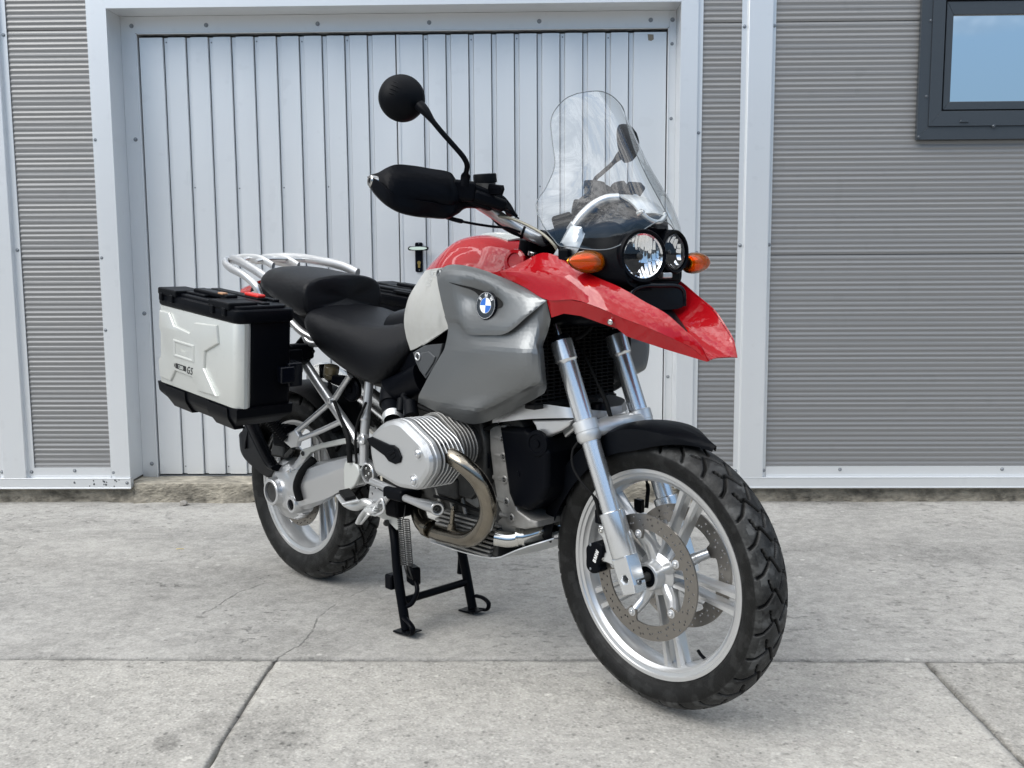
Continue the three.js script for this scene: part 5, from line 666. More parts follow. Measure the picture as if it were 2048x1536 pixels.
{ const P = [[0.7739,0.8376,0.175], [0.8261,0.8612,0.175], [0.9012,0.8694,0.175], [0.8881,0.8353,0.175], [0.8539,0.7927,0.175], [0.828,0.7689,0.175], [0.8028,0.7889,0.175], [0.7841,0.8149,0.175]]; part('filler_panel', [plate(P, 0.158, 0.016, 0.004, { bs: 2 }), plate([[0.7974,0.8353,0.18], [0.8487,0.8466,0.18], [0.8754,0.8322,0.18], [0.8689,0.8184,0.18], [0.83,0.7777,0.18], [0.8093,0.7993,0.18]], 0.172, 0.006, 0.003, { bs: 2 })], S([0.07, 0.075, 0.08], 0.45, 0.3), bike); part('filler_panel', [mirror(plate(P, 0.158, 0.016, 0.004, { bs: 2 }))], mat.black, bike); part('badge_ring', [new THREE.TorusGeometry(0.0095, 0.0025, 10, 28).translate([0.8037,0.8289,0.18][0], [0.8037,0.8289,0.18][1], 0.1795)], mat.silver, bike); }

// ---- swingarm with shaft drive
{
  const SA = sub('swingarm', bike);
  const H0 = [0, RY, 0.168];
  part('arm_casting', [loft([[[0.07, 0.405, 0.115], [0.07, 0.40, 0.145], [0.075, 0.33, 0.155], [0.085, 0.275, 0.14], [0.085, 0.265, 0.115], [0.075, 0.33, 0.09]],
    [[0.107,0.4134,0.12], [0.1658,0.4181,0.15], [0.2072,0.3838,0.163], [0.2005,0.3119,0.15], [0.1666,0.2851,0.125], [0.17, 0.37, 0.09]],
    [[0.2482,0.4563,0.12], [0.3041,0.462,0.15], [0.3273,0.4309,0.163], [0.3068,0.3492,0.15], [0.2688,0.3289,0.125], [0.30, 0.41, 0.09]],
    [[0.3645,0.4866,0.12], [0.4056,0.491,0.145], [0.4281,0.4651,0.158], [0.4066,0.3962,0.145], [0.3676,0.3764,0.12], [0.42, 0.44, 0.08]],
    [[0.4403,0.5063,0.11], [0.48,0.5105,0.135], [0.495,0.4804,0.145], [0.4814,0.4187,0.135], [0.4438,0.4026,0.11], [0.50, 0.45, 0.07]]], 40, 40, { linU: true, crease: 0.45 })], mat.silver, SA);
  part('drive_boot', [sweep([[0.2066,0.4569,0.13], [0.178,0.4145,0.158], [0.1585,0.3669,0.166], [0.1609,0.3198,0.158]], 0.0135, 24, 12)], mat.rubber, SA);
  part('drive_housing', [lathe([0, RY, 0.06], [0, 0, 1], [[0, 0.105], [0.02, 0.108], [0.045, 0.098], [0.062, 0.072], [0.085, 0.049], [0.108, 0.044], [0.110, 0.0415], [0.110, 0.035], [0.1, 0.0345]], 48),
    loft([[[-0.02, 0.40, 0.06], [-0.02, 0.39, 0.13], [-0.02, 0.33, 0.145], [-0.02, 0.27, 0.13], [-0.02, 0.24, 0.06]], [[0.045, 0.425, 0.07], [0.045, 0.412, 0.135], [0.045, 0.345, 0.152], [0.045, 0.27, 0.14], [0.05, 0.235, 0.07]], [[0.085, 0.42, 0.09], [0.09, 0.40, 0.14], [0.095, 0.34, 0.153], [0.10, 0.28, 0.14], [0.10, 0.25, 0.09]]], 32, 16)], mat.silver, SA);
  part('hub_cap', lathe([0, RY, 0.158], [0, 0, 1], [[0, 0.0348], [0.004, 0.034], [0.006, 0.024], [0.002, 0.012], [0.002, 0]], 36), mat.castDark, SA);
  const lb = [0.1014,0.2933,0.14];
  part('lower_boss', [lathe([lb[0], lb[1], 0.09], [0, 0, 1], [[0, 0.036], [0.04, 0.034], [0.064, 0.0285], [0.067, 0.026], [0.067, 0.0185], [0.06, 0.018]], 34)], mat.silver, SA); part('boss_cap', lathe([lb[0], lb[1], 0.15], [0, 0, 1], [[0, 0.0182], [0.003, 0.017], [0.004, 0.005], [0.006, 0.004], [0.006, 0]], 26), mat.black, SA);
  part('paralever_arm', [plate([[0.1288,0.471,0.13], [0.1471,0.4817,0.13], [0.2435,0.512,0.13], [0.3546,0.5401,0.13], [0.4497,0.561,0.13], [0.4489,0.5425,0.13], [0.3645,0.5241,0.13], [0.2568,0.4976,0.13], [0.1962,0.4767,0.13], [0.1631,0.4542,0.13], [0.1364,0.4489,0.13]], 0.118, 0.016, 0.004, { bs: 3 })], mat.panel, SA);
  part('bolt', bolt([0.1496,0.4677,0.134], [0, 0, 1], 0.008, 0.004), mat.castDark, SA);
  part('arm_ear', [loft([[[0.06, 0.41, 0.10], [0.05, 0.40, 0.125], [0.11, 0.41, 0.125], [0.12, 0.42, 0.10]], [[0.135, 0.475, 0.105], [0.13, 0.472, 0.122], [0.165, 0.468, 0.122], [0.165, 0.47, 0.105]]], 16, 8)], mat.silver, SA);
  part('cast_mark', [plate([[0.0728,0.3974,0.158], [0.101,0.4132,0.158], [0.1064,0.4023,0.158]], 0.152, 0.004, 0.001)], mat.steel, SA);
}
// ---- rear mudguard with plate carrier, passenger pegs
part('rear_mudguard', [patch([[[-0.3146,0.5219,0.06], [-0.3617,0.4578,0.06], [-0.3532,0.3811,0.06]], [[-0.2416,0.5261,0.09], [-0.2259,0.46,0.09], [-0.1299,0.3464,0.1]], [[-0.1957,0.55,0.1], [-0.1242,0.4751,0.11], [-0.021,0.3975,0.125]]], 18, 14, 0.006), patch([[[-0.3146,0.5219,0.06], [-0.3617,0.4578,0.06], [-0.3532,0.3811,0.06]], [[-0.43, 0.52, -0.02], [-0.47, 0.44, -0.02], [-0.44, 0.36, -0.02]], [[-0.42, 0.53, -0.10], [-0.45, 0.45, -0.10], [-0.42, 0.37, -0.10]]], 16, 12, 0.006),
  sweep([[-0.2315,0.5213,0.1], [-0.1495,0.4639,0.115], [-0.0444,0.3983,0.13], [0.0037,0.3998,0.14]], 0.011, 24, 10, { flat: 2.2 }), loft([[[-0.445,0.4383,0.03], [-0.3784,0.4693,0.05], [-0.3397,0.4628,0.05], [-0.4062,0.4224,0.03]], [[-0.4349,0.3791,0.03], [-0.3693,0.3999,0.05], [-0.3243,0.3836,0.05], [-0.3998,0.3631,0.03]], [[-0.2689,0.3307,0.05], [-0.1819,0.3659,0.08], [-0.1067,0.3553,0.09], [-0.1981,0.3245,0.06]]], 20, 16)], mat.black, bike);
part('mudguard_arch', [(() => { const G = []; for (let j = 0; j <= 30; j++) { const a = lerp(40, 165, j / 30) * D2R, row = []; for (let i = 0; i <= 12; i++) { const q = i / 12 * 2 - 1, r = 0.352 - 0.03 * q * q; row.push(new THREE.Vector3(Math.cos(a) * r, RY + 0.012 + Math.sin(a) * r, q * 0.085)); } G.push(row); } return gridGeo(G, 0.004); })()], mat.blackSoft, bike);
for (const s of [1, -1]) {
  const P = sub('passenger_footpeg', bike), a = [0.1574,0.5281,0.2], b = [0.1235,0.5896,0.235], A = [a[0], a[1], a[2] * s], Bv = [b[0], b[1], b[2] * s];
  part('peg_core', [rod(A, Bv, 0.016)], mat.black, P);
  const n = 11, f = []; for (let k = 0; k < n; k++) { const t = k / (n - 1), c = [lerp(A[0], Bv[0], t), lerp(A[1], Bv[1], t), lerp(A[2], Bv[2], t)]; f.push(obox(c, [Bv[0] - A[0], Bv[1] - A[1], Bv[2] - A[2]], [0.036, 0.034, 0.0048], 0.0012, [0.3, 0.3, s])); }
  part('peg_ridge', f, mat.blackSoft, P, { kind: 'stuff' });
  part('peg_mass', [obox([[0.0232,0.5107,0.14][0], [0.0232,0.5107,0.14][1], 0.12 * s], [0.2, 0, 1], [0.07, 0.07, 0.06], 0.012)], mat.black, P);
}
part('rear_brake_caliper', [obox([-0.0267,0.4515,0.1], [0.1, 0.2, 1], [0.07, 0.05, 0.05], 0.01), rod([0.0874,0.4773,0.13], [0.0235,0.4405,0.12], 0.008), rod([-0.024,0.4786,0.12], [0.0237,0.4825,0.13], 0.006)], mat.castDark, bike);
// ---- centre stand
{
  const ST = sub('centre_stand', bike);
  for (const s of [1, -1]) {
    const z = 0.128 * s, pts = [[0.565, 0.335, 0.10 * s], [0.605, 0.27, 0.118 * s], [0.63, 0.165, z], [0.668, 0.012, z + 0.003 * s]];
    part('stand_leg', [sweep(pts, 0.0145, 30, 18)], mat.black, ST);
    part('stand_foot', [plate([[0.635, 0.0015], [0.66, 0.003], [0.70, 0.008], [0.712, 0.0125], [0.71, 0.0155], [0.665, 0.0095], [0.636, 0.0065]], z - 0.022, 0.05, 0.001), sweep([[0.672, 0.05, z + 0.012 * s], [0.70, 0.047, z + 0.02 * s], [0.722, 0.034, z + 0.022 * s], [0.718, 0.016, z + 0.02 * s], [0.69, 0.010, z + 0.015 * s]], 0.0088, 24, 10, { flat: 0.6 })], mat.black, ST);
  }
  part('cross_bar', [rod([0.648, 0.092, 0.126], [0.648, 0.092, -0.126], 0.0115)], mat.black, ST);
  part('side_stand', [sweep([[0.62, 0.33, -0.13], [0.60, 0.20, -0.15], [0.585, 0.10, -0.155]], 0.011, 16, 12)], mat.black, ST);
  part('stand_stop', [box(0.585, 0.618, 0.12, 0.165, 0.10, 0.145, 0.006), rod([0.575, 0.142, 0.122], [0.6, 0.142, 0.122], 0.01), obox([0.655, 0.165, 0.09], [1, 0, 0.3], [0.03, 0.055, 0.05], 0.008), sweep([[0.665, 0.16, 0.095], [0.69, 0.13, 0.105], [0.68, 0.09, 0.118], [0.655, 0.075, 0.126]], 0.007, 18, 10)], mat.black, ST);
  for (const o of [0, 0.02]) part('spring', [sweep(Array.from({ length: 220 }, (_, i) => { const t = i / 219, q = t * 26 * 2 * Math.PI; return [lerp(0.655, 0.668, t) + o + Math.cos(q) * 0.0078, lerp(0.345, 0.205, t), 0.135 - o * 0.4 + Math.sin(q) * 0.0078]; }), 0.0014, 560, 6), sweep([[0.65 + o, 0.385, 0.135 - o * 0.4], [0.655 + o, 0.36, 0.135], [0.657 + o, 0.345, 0.142]], 0.0017, 10, 6), sweep([[0.67 + o, 0.205, 0.135], [0.672 + o, 0.18, 0.128], [0.668 + o * 0.4, 0.16, 0.11]], 0.0022, 10, 6)], mat.castDark, ST);
}
part('stand_mount', [obox([0.6292,0.3841,0.12], [0, 0, 1], [0.06, 0.08, 0.06], 0.01), obox([0.6876,0.4284,0.15], [0, 0, 1], [0.09, 0.035, 0.08], 0.01)], mat.black, bike);

// ---- seats: closed bodies from half sections [y, z], mirrored across
function body(sections, nu, nv, o = {}) { const loops = sections.map(([x, h, dx]) => { const r = h.map(([y, z], i) => [x + (dx ? dx[i] : 0), y, z]), l = h.slice(1, -1).map(([y, z], i) => [x + (dx ? dx[i + 1] : 0), y, -z]).reverse(); return [...r, ...l]; }); return loft(loops, nu, nv, o); }
part('rider_seat', [body([
  [0.185, [[0.87, 0], [0.87, 0.08], [0.897, 0.135], [0.925, 0.12], [0.942, 0.07], [0.948, 0]]],
  [0.215, [[0.835, 0], [0.838, 0.10], [0.882, 0.153], [0.925, 0.140], [0.943, 0.08], [0.95, 0]]],
  [0.26, [[0.80, 0], [0.803, 0.115], [0.862, 0.163], [0.920, 0.146], [0.938, 0.09], [0.945, 0]]],
  [0.34, [[0.777, 0], [0.781, 0.135], [0.848, 0.170], [0.906, 0.146], [0.922, 0.09], [0.928, 0]]],
  [0.45, [[0.752, 0], [0.754, 0.150], [0.832, 0.174], [0.893, 0.148], [0.906, 0.09], [0.912, 0]]],
  [0.55, [[0.738, 0], [0.736, 0.156], [0.822, 0.175], [0.888, 0.140], [0.902, 0.085], [0.908, 0]]],
  [0.61, [[0.75, 0], [0.752, 0.156], [0.828, 0.172], [0.896, 0.128], [0.908, 0.08], [0.913, 0]]],
  [0.67, [[0.79, 0], [0.795, 0.150], [0.848, 0.160], [0.915, 0.110], [0.920, 0.07], [0.926, 0]]],
  [0.735, [[0.85, 0], [0.852, 0.138], [0.882, 0.142], [0.935, 0.09], [0.938, 0.06], [0.942, 0]]]], 72, 60, { crease: 0.9 })], mat.seat, bike);
part('passenger_seat', [body([
  [-0.105, [[0.995, 0], [0.995, 0.07], [1.02, 0.095], [1.045, 0.075], [1.056, 0]]],
  [-0.085, [[0.985, 0], [0.985, 0.10], [1.018, 0.128], [1.054, 0.10], [1.068, 0]]],
  [-0.02, [[0.96, 0], [0.964, 0.118], [1.00, 0.138], [1.047, 0.118], [1.068, 0]]],
  [0.07, [[0.93, 0], [0.936, 0.126], [0.978, 0.144], [1.034, 0.128], [1.058, 0]]],
  [0.15, [[0.912, 0], [0.916, 0.132], [0.962, 0.148], [1.022, 0.138], [1.049, 0]]],
  [0.192, [[0.916, 0], [0.918, 0.135], [0.962, 0.149], [1.016, 0.1395], [1.0445, 0]], [0.022, 0, 0, 0, 0.018]],
  [0.206, [[0.918, 0], [0.920, 0.134], [0.962, 0.148], [1.0145, 0.1385], [1.043, 0]], [0.028, 0, 0, 0, 0.022]],
  [0.2125, [[0.921, 0], [0.922, 0.130], [0.962, 0.144], [1.011, 0.135], [1.039, 0]], [0.03, 0, 0, 0, 0.024]],
  [0.2155, [[0.927, 0], [0.928, 0.120], [0.962, 0.134], [1.004, 0.126], [1.030, 0]], [0.03, 0, 0, 0, 0.024]],
  [0.2165, [[0.945, 0], [0.945, 0.085], [0.965, 0.095], [0.985, 0.09], [1.005, 0]], [0.03, 0.004, 0.004, 0.004, 0.026]]], 72, 76, { crease: 0.6 })], mat.seat, bike);
part('seat_base', [body([[0.0, [[0.94, 0], [0.94, 0.10], [0.965, 0.10], [0.97, 0]]], [0.20, [[0.87, 0], [0.87, 0.10], [0.93, 0.10], [0.94, 0]]]], 16, 6)], mat.black, bike);

// ---- tank
part('fuel_tank', [body([
  [0.685, [[0.86, 0], [0.87, 0.10], [0.93, 0.11], [1.0, 0.075], [1.025, 0.04], [1.03, 0]]],
  [0.735, [[0.86, 0], [0.88, 0.11], [0.96, 0.115], [1.045, 0.10], [1.075, 0.06], [1.083, 0]]],
  [0.80, [[0.86, 0], [0.90, 0.13], [1.0, 0.138], [1.08, 0.118], [1.112, 0.07], [1.12, 0]]],
  [0.865, [[0.88, 0], [0.92, 0.14], [1.03, 0.162], [1.105, 0.130], [1.14, 0.085], [1.148, 0]]],
  [0.95, [[0.90, 0], [0.95, 0.18], [1.05, 0.178], [1.105, 0.135], [1.145, 0.09], [1.155, 0]]],
  [1.04, [[0.92, 0], [0.97, 0.18], [1.05, 0.18], [1.09, 0.140], [1.123, 0.09], [1.135, 0]]],
  [1.10, [[0.94, 0], [0.98, 0.17], [1.035, 0.168], [1.065, 0.125], [1.085, 0.08], [1.09, 0]]],
  [1.13, [[0.95, 0], [0.98, 0.14], [1.02, 0.14], [1.035, 0.10], [1.045, 0.06], [1.05, 0]]]], 80, 60, { crease: 0.8 })], mat.red, bike);
part('tank_top_plate', [patch([[[0.91, 1.149, 0.05], [0.97, 1.149, 0.06], [1.03, 1.136, 0.055]], [[0.90, 1.1575, 0], [0.97, 1.1575, 0], [1.035, 1.142, 0]], [[0.91, 1.149, -0.05], [0.97, 1.149, -0.06], [1.03, 1.136, -0.055]]], 20, 12, 0.004), lathe([0.965, 1.155, 0], [0.08, 1, 0], [[0, 0.036], [0.004, 0.034], [0.005, 0]], 30)], mat.panel, bike);
part('tank_trim_ring', [lathe([1.1382,1.0853,0.135], [0.25, 0.15, 1], [[0, 0.030], [0.006, 0.028], [0.007, 0.020], [0.002, 0.018], [0.002, 0]], 30)], mat.red, bike);
const sideRows = [
  [[0.7684,1.0599,0.118], [0.8348,1.0647,0.15], [0.9057,1.0691,0.175]],
  [[0.7427,1.0256,0.128], [0.832,1.0222,0.166], [0.9198,1.0175,0.188]],
  [[0.719,0.984,0.14], [0.8352,0.9746,0.18], [0.9441,0.9704,0.196]],
  [[0.7047,0.9253,0.146], [0.8256,0.9182,0.182], [0.9613,0.922,0.198]],
  [[0.7147,0.8783,0.148], [0.8151,0.8809,0.176], [0.9259,0.9019,0.192]],
  [[0.7361,0.8392,0.15], [0.7802,0.8496,0.164], [0.8367,0.8688,0.18]]];
const sideCover = patch(sideRows, 26, 34, 0.004);
part('tank_side_cover', [sideCover], mat.tankSide, bike); part('tank_side_cover', [mirror(sideCover)], mat.tankSide, bike);
// ---- grey side panels: an upper blade with a lip over a lower bulged panel
const bladeRows = [
  [[0.9087,1.0615,0.188], [0.9363,1.0745,0.184], [0.9695,1.077,0.182], [1.0326,1.0708,0.182], [1.0903,1.0598,0.184], [1.1561,1.0432,0.187], [1.2364,1.0192,0.19], [1.2995,0.9947,0.192]],
  [[0.9146,1.0462,0.2], [0.9553,1.0543,0.204], [0.9946,1.0546,0.206], [1.0611,1.0464,0.208], [1.1227,1.0336,0.211], [1.1854,1.0189,0.212], [1.2533,1.0058,0.207], [1.3014,0.9941,0.1935]],
  [[0.9314,0.9988,0.205], [0.9661,0.9996,0.2075], [0.9989,1.0004,0.209], [1.0491,0.9924,0.198], [1.1116,0.9854,0.203], [1.1978,0.9787,0.221], [1.2612,0.9874,0.215], [1.3024,0.9934,0.194]],
  [[0.9471,0.9502,0.204], [0.9788,0.9514,0.2075], [1.0035,0.9511,0.2105], [1.06,0.9422,0.217], [1.1379,0.9359,0.228], [1.2088,0.939,0.232], [1.2667,0.9725,0.219], [1.3022,0.9929,0.1935]],
  [[0.9541,0.9336,0.2035], [0.9823,0.9349,0.2075], [1.0063,0.9335,0.2115], [1.0594,0.9162,0.2235], [1.1378,0.9153,0.2315], [1.2095,0.9224,0.2345], [1.2698,0.9644,0.2205], [1.3023,0.9926,0.1932]],
  [[0.9554,0.9285,0.203], [0.9834,0.9298,0.2068], [1.0073,0.9284,0.2108], [1.0564,0.9061,0.2235], [1.1353,0.9066,0.231], [1.2087,0.9152,0.2338], [1.2705,0.9597,0.2195], [1.3019,0.9922,0.1928]]];
const blade = patch(bladeRows, 64, 36, 0.004, { crease: 0.5 });
const lowRows = [
  [[0.9456,0.9449,0.2028], [0.9993,0.9368,0.207], [1.0679,0.9175,0.216], [1.1844,0.923,0.222], [1.2477,0.9632,0.21], [1.2838,0.9874,0.196], [1.2959,0.9933,0.19], [1.298,0.9732,0.182], [1.2968,0.9469,0.174]],
  [[0.9596,0.9145,0.2035], [1.0086,0.9042,0.209], [1.0727,0.8954,0.219], [1.1912,0.8982,0.2255], [1.2467,0.9184,0.216], [1.2818,0.9358,0.201], [1.2868,0.9381,0.196], [1.289,0.934,0.183], [1.2883,0.9239,0.172]],
  [[0.9507,0.8663,0.207], [1.027,0.8689,0.219], [1.1,0.8726,0.229], [1.2034,0.8778,0.234], [1.2585,0.8818,0.228], [1.2835,0.8835,0.213], [1.2858,0.8832,0.207], [1.2772,0.8827,0.188], [1.2641,0.8817,0.166]],
  [[0.9478,0.8584,0.208], [1.0247,0.8613,0.2205], [1.1015,0.8654,0.2305], [1.2061,0.8708,0.235], [1.2611,0.8749,0.229], [1.2861,0.8766,0.214], [1.2884,0.8763,0.208], [1.2778,0.8755,0.187], [1.2648,0.8744,0.165]],
  [[0.9087,0.8115,0.21], [1.0114,0.8173,0.223], [1.1069,0.8211,0.231], [1.2132,0.8279,0.234], [1.2662,0.8324,0.226], [1.2885,0.8339,0.21], [1.2909,0.8348,0.204], [1.2797,0.8348,0.184], [1.2658,0.8356,0.161]],
  [[0.8593,0.7529,0.208], [0.9825,0.7556,0.221], [1.0938,0.7583,0.225], [1.1957,0.7732,0.221], [1.2529,0.7884,0.213], [1.2836,0.7982,0.2], [1.287,0.7992,0.195], [1.2778,0.7956,0.177], [1.2669,0.7905,0.157]],
  [[0.8394,0.7293,0.206], [0.966,0.7171,0.216], [1.0698,0.7105,0.214], [1.1689,0.7437,0.209], [1.234,0.7711,0.201], [1.2695,0.7888,0.189], [1.2739,0.7912,0.185], [1.2693,0.787,0.17], [1.2649,0.7816,0.155]],
  [[0.8334,0.723,0.203], [0.9597,0.7095,0.2125], [1.0622,0.7028,0.209], [1.16,0.7362,0.204], [1.2272,0.7639,0.196], [1.2629,0.7817,0.184], [1.2673,0.7841,0.18], [1.2648,0.7815,0.167], [1.2631,0.7777,0.154]],
  [[0.8172,0.7054,0.192], [0.939,0.6819,0.197], [1.0283,0.6692,0.184], [1.1227,0.6959,0.181], [1.1941,0.7312,0.172], [1.2298,0.7489,0.166], [1.2388,0.7544,0.163], [1.2465,0.7606,0.157], [1.2533,0.7667,0.15]]];
const lower = patch(lowRows, 96, 96, 0.004, { crease: 0.6 });
for (const s of [1, -1]) { const f = s > 0 ? (g) => g : mirror; part('side_panel', [f(blade)], mat.graphite, bike); part('lower_side_panel', [f(lower)], mat.graphite, bike); }
{
  const ven = [[0.9716,1.0323,0.21], [1.0254,1.0248,0.21], [1.0905,1.0135,0.21], [1.1356,1.0046,0.21], [1.1656,0.9955,0.21], [1.1812,0.9851,0.21], [1.1794,0.9766,0.21], [1.1618,0.9712,0.21], [1.1404,0.9657,0.21], [1.1117,0.9709,0.21], [1.0864,0.9899,0.21], [1.0627,1.0092,0.21], [1.0158,1.0221,0.21]];
  part('side_vent', [drape(join(blade), smooth2(ven.map((p) => p), 70), 0.0012, 1, 2)], mat.hole, bike);
  const c = [1.1248,0.9779,0.222], n = V([0.03, 0.12, 1]).normalize();
  const tex = canvasTex(256, 256, (x, w) => { const r = w / 2; x.fillStyle = '#d8d8d8'; x.fillRect(0, 0, w, w); x.translate(r, r); x.fillStyle = '#0d0d0f'; x.beginPath(); x.arc(0, 0, r * 0.965, 0, 7); x.fill(); x.fillStyle = '#c9cccd'; x.beginPath(); x.arc(0, 0, r * 0.60, 0, 7); x.fill(); for (let k = 0; k < 4; k++) { x.fillStyle = k % 2 ? '#f2f4f4' : '#1d62bd'; x.beginPath(); x.moveTo(0, 0); x.arc(0, 0, r * 0.565, (k + 2) * Math.PI / 2, (k + 3) * Math.PI / 2); x.closePath(); x.fill(); } x.fillStyle = '#f0f0f0'; x.font = 'bold 46px sans-serif'; x.textAlign = 'center'; x.textBaseline = 'middle'; ['B', 'M', 'W'].forEach((ch, i) => { x.save(); x.rotate((i - 1) * 0.86); x.fillText(ch, 0, -r * 0.775); x.restore(); }); });
  const R = 0.0335, cap = new THREE.CircleGeometry(R * 0.97, 48); cap.userData.keepUV = true; const [U, W2, N] = frameFrom([n.x, n.y, n.z]); const fm = new THREE.Matrix4().makeBasis(U, W2, N).setPosition(...c);
  part('roundel', [lathe(c, [n.x, n.y, n.z], [[-0.02, R + 0.001], [0.0005, R + 0.001], [0.0022, R], [0.0022, R * 0.96]], 44)], mat.gloss, bike);
  part('roundel_face', [cap.applyMatrix4(fm.clone().multiply(new THREE.Matrix4().makeTranslation(0, 0, 0.0021)))], new THREE.MeshPhysicalMaterial({ map: tex, roughness: 0.25, clearcoat: 1, clearcoatRoughness: 0.04 }), bike);
  part('panel_screw', [lathe([0.917,1.0538,0.19], [-0.25, 0.25, 1], [[0, 0.011], [0.006, 0.011], [0.008, 0.009], [0.008, 0.006], [0.004, 0.005], [0.004, 0]], 20)], mat.graphite, bike);
  // embossed badge on the tank side
  const bt = canvasTex(256, 128, (x) => { x.clearRect(0, 0, 256, 128); x.strokeStyle = 'rgba(238,240,238,0.95)'; x.lineWidth = 4; x.fillStyle = 'rgba(238,240,238,0.95)'; x.strokeRect(70, 8, 150, 34); x.font = 'bold 30px sans-serif'; x.fillText('1200', 84, 36); x.font = 'italic bold 76px sans-serif'; x.lineWidth = 3.5; x.strokeText('GS', 50, 118); });
  const p0 = [0.8114,1.0166,0.17], p1 = [0.8874,1.0612,0.17]; const X0 = p0[0], X1 = p1[0], Y0b = p0[1], Y1b = p1[1];
  const dg = drape(join(sideCover), [[X0, Y0b], [X1, Y0b], [X1, Y1b], [X0, Y1b]], 0.0008, 1, 4, [X0, Y0b, X1, Y1b]);
  if (dg.attributes.position.count) part('tank_badge', [dg], new THREE.MeshPhysicalMaterial({ map: bt, transparent: true, roughness: 0.3, metalness: 0.5 }), bike);
}
// ---- red beak: outer faces, lower returns and the shelf between them
{
  const ridge = [[1.1327,1.06,0.178], [1.1978,1.083,0.168], [1.2589,1.1047,0.158], [1.3407,1.0816,0.154], [1.415, 1.047, 0.142], [1.465, 1.026, 0.124], [1.521, 0.996, 0.110], [1.573, 0.969, 0.095], [1.615, 0.933, 0.081], [1.645, 0.904, 0.068], [1.663, 0.866, 0.058]];
  const crease = [[1.1445,1.0504,0.186], [1.2257,1.0238,0.191], [1.3056,0.9955,0.195], [1.3894,0.9968,0.19], [1.4543,0.9801,0.178], [1.4976,0.9607,0.16], [1.5479,0.9404,0.134], [1.5873,0.9223,0.113], [1.6133,0.907,0.093], [1.6348,0.8927,0.076], [1.6622, 0.8648, 0.0584]];
  const mid = ridge.map((p, i) => { const b = [0.010, 0.016, 0.020, 0.020, 0.016, 0.013, 0.010, 0.008, 0.006, 0.003, 0][i]; return [(p[0] + crease[i][0]) / 2, (p[1] + crease[i][1]) / 2 + b * 0.6, (p[2] + crease[i][2]) / 2 + b * 0.5]; });
  const outer = patch([ridge, mid, crease], 90, 18, 0.003, { crease: 0.4 });
  const bot = [[1.3008,0.9911,0.19], [1.3077,0.9535,0.182], [1.3458,0.9641,0.18], [1.3934,0.9598,0.174], [1.4434,0.944,0.16], [1.4791,0.9336,0.148], [1.5002,0.9167,0.14], [1.538,0.9035,0.121], [1.5786,0.8894,0.101], [1.6132,0.8786,0.083], [1.6375,0.8709,0.07], [1.6622, 0.8638, 0.0584]];
  const cre2 = [crease[2], [1.3197,0.9976,0.1945], [1.357,0.9995,0.192], [1.4245,0.9897,0.185], [1.4677,0.9759,0.173], [1.4947,0.9617,0.16], [1.5112,0.9542,0.152], crease[6], crease[7], crease[8], crease[9], [1.6625, 0.8646, 0.0586]];
  const low = patch([cre2.map((p) => [p[0], p[1] - 0.0003, p[2] - 0.0005]), bot], 100, 8, 0.003, { crease: 0.4, linU: true });
  for (const s of [1, -1]) { const f = s > 0 ? (g) => g : mirror; part('beak_wing', [f(outer)], mat.red, bike); part('beak_underside', [f(low)], mat.red, bike); }
  const iR = ridge.slice(4).map((p) => [p[0] - 0.002, p[1] - 0.002, p[2] - 0.003]), n = iR.length;
  const ctr = [[1.40, 0.95, 0], [1.45, 0.945, 0], [1.505, 0.925, 0], [1.555, 0.905, 0], [1.595, 0.887, 0], [1.625, 0.874, 0], [1.648, 0.866, 0]];
  const q = (t, k) => iR.map((p, i) => [lerp(p[0], ctr[i][0], t), lerp(p[1], ctr[i][1], k), p[2] * (1 - t)]);
  const shelfR = [iR, q(0.15, 0.45), q(0.4, 0.82), q(0.7, 0.97), ctr];
  part('beak_shelf', [patch([...shelfR, ...shelfR.slice(0, -1).reverse().map((r) => r.map(M3))], 50, 40, 0.003, {})], mat.red, bike);
  part('beak_screw', [lathe([1.4717,0.9486,0.162], [0.3, -0.1, 1], [[0, 0.0065], [0.003, 0.0065], [0.005, 0.0045], [0.005, 0.002], [0.003, 0]], 18)], mat.steel, bike);
  part('beak_inner', [body([[1.18, [[0.92, 0], [0.93, 0.12], [1.0, 0.14], [1.03, 0.10], [1.03, 0]]], [1.32, [[0.93, 0], [0.94, 0.11], [1.0, 0.13], [1.04, 0.10], [1.04, 0]]], [1.45, [[0.92, 0], [0.925, 0.07], [0.96, 0.09], [0.98, 0.07], [0.985, 0]]], [1.54, [[0.895, 0], [0.895, 0.04], [0.91, 0.05], [0.92, 0.035], [0.925, 0]]]], 40, 20)], mat.black, bike);
  // black air duct under the lamps
  part('air_duct', [loft([[[1.40, 1.03, 0.085], [1.40, 0.97, 0.09], [1.40, 0.97, -0.09], [1.40, 1.03, -0.085]].map((p) => p), [[1.455,1.0176,0.07], [1.4534,0.99,0.075], [1.4992,0.9765,-0.075], [1.4963,1.0206,-0.07]]], 40, 8, { crease: 0.6 }), sweep([[1.4635,0.9882,0.08], [1.4621,1.0121,0.075], [1.4734,1.0246,0.06], [1.4848,1.0268,0], [1.4905,1.0231,-0.06], [1.4957,1.0121,-0.075], [1.497,0.9764,-0.078]], 0.006, 50, 10)], mat.gloss, bike);
}
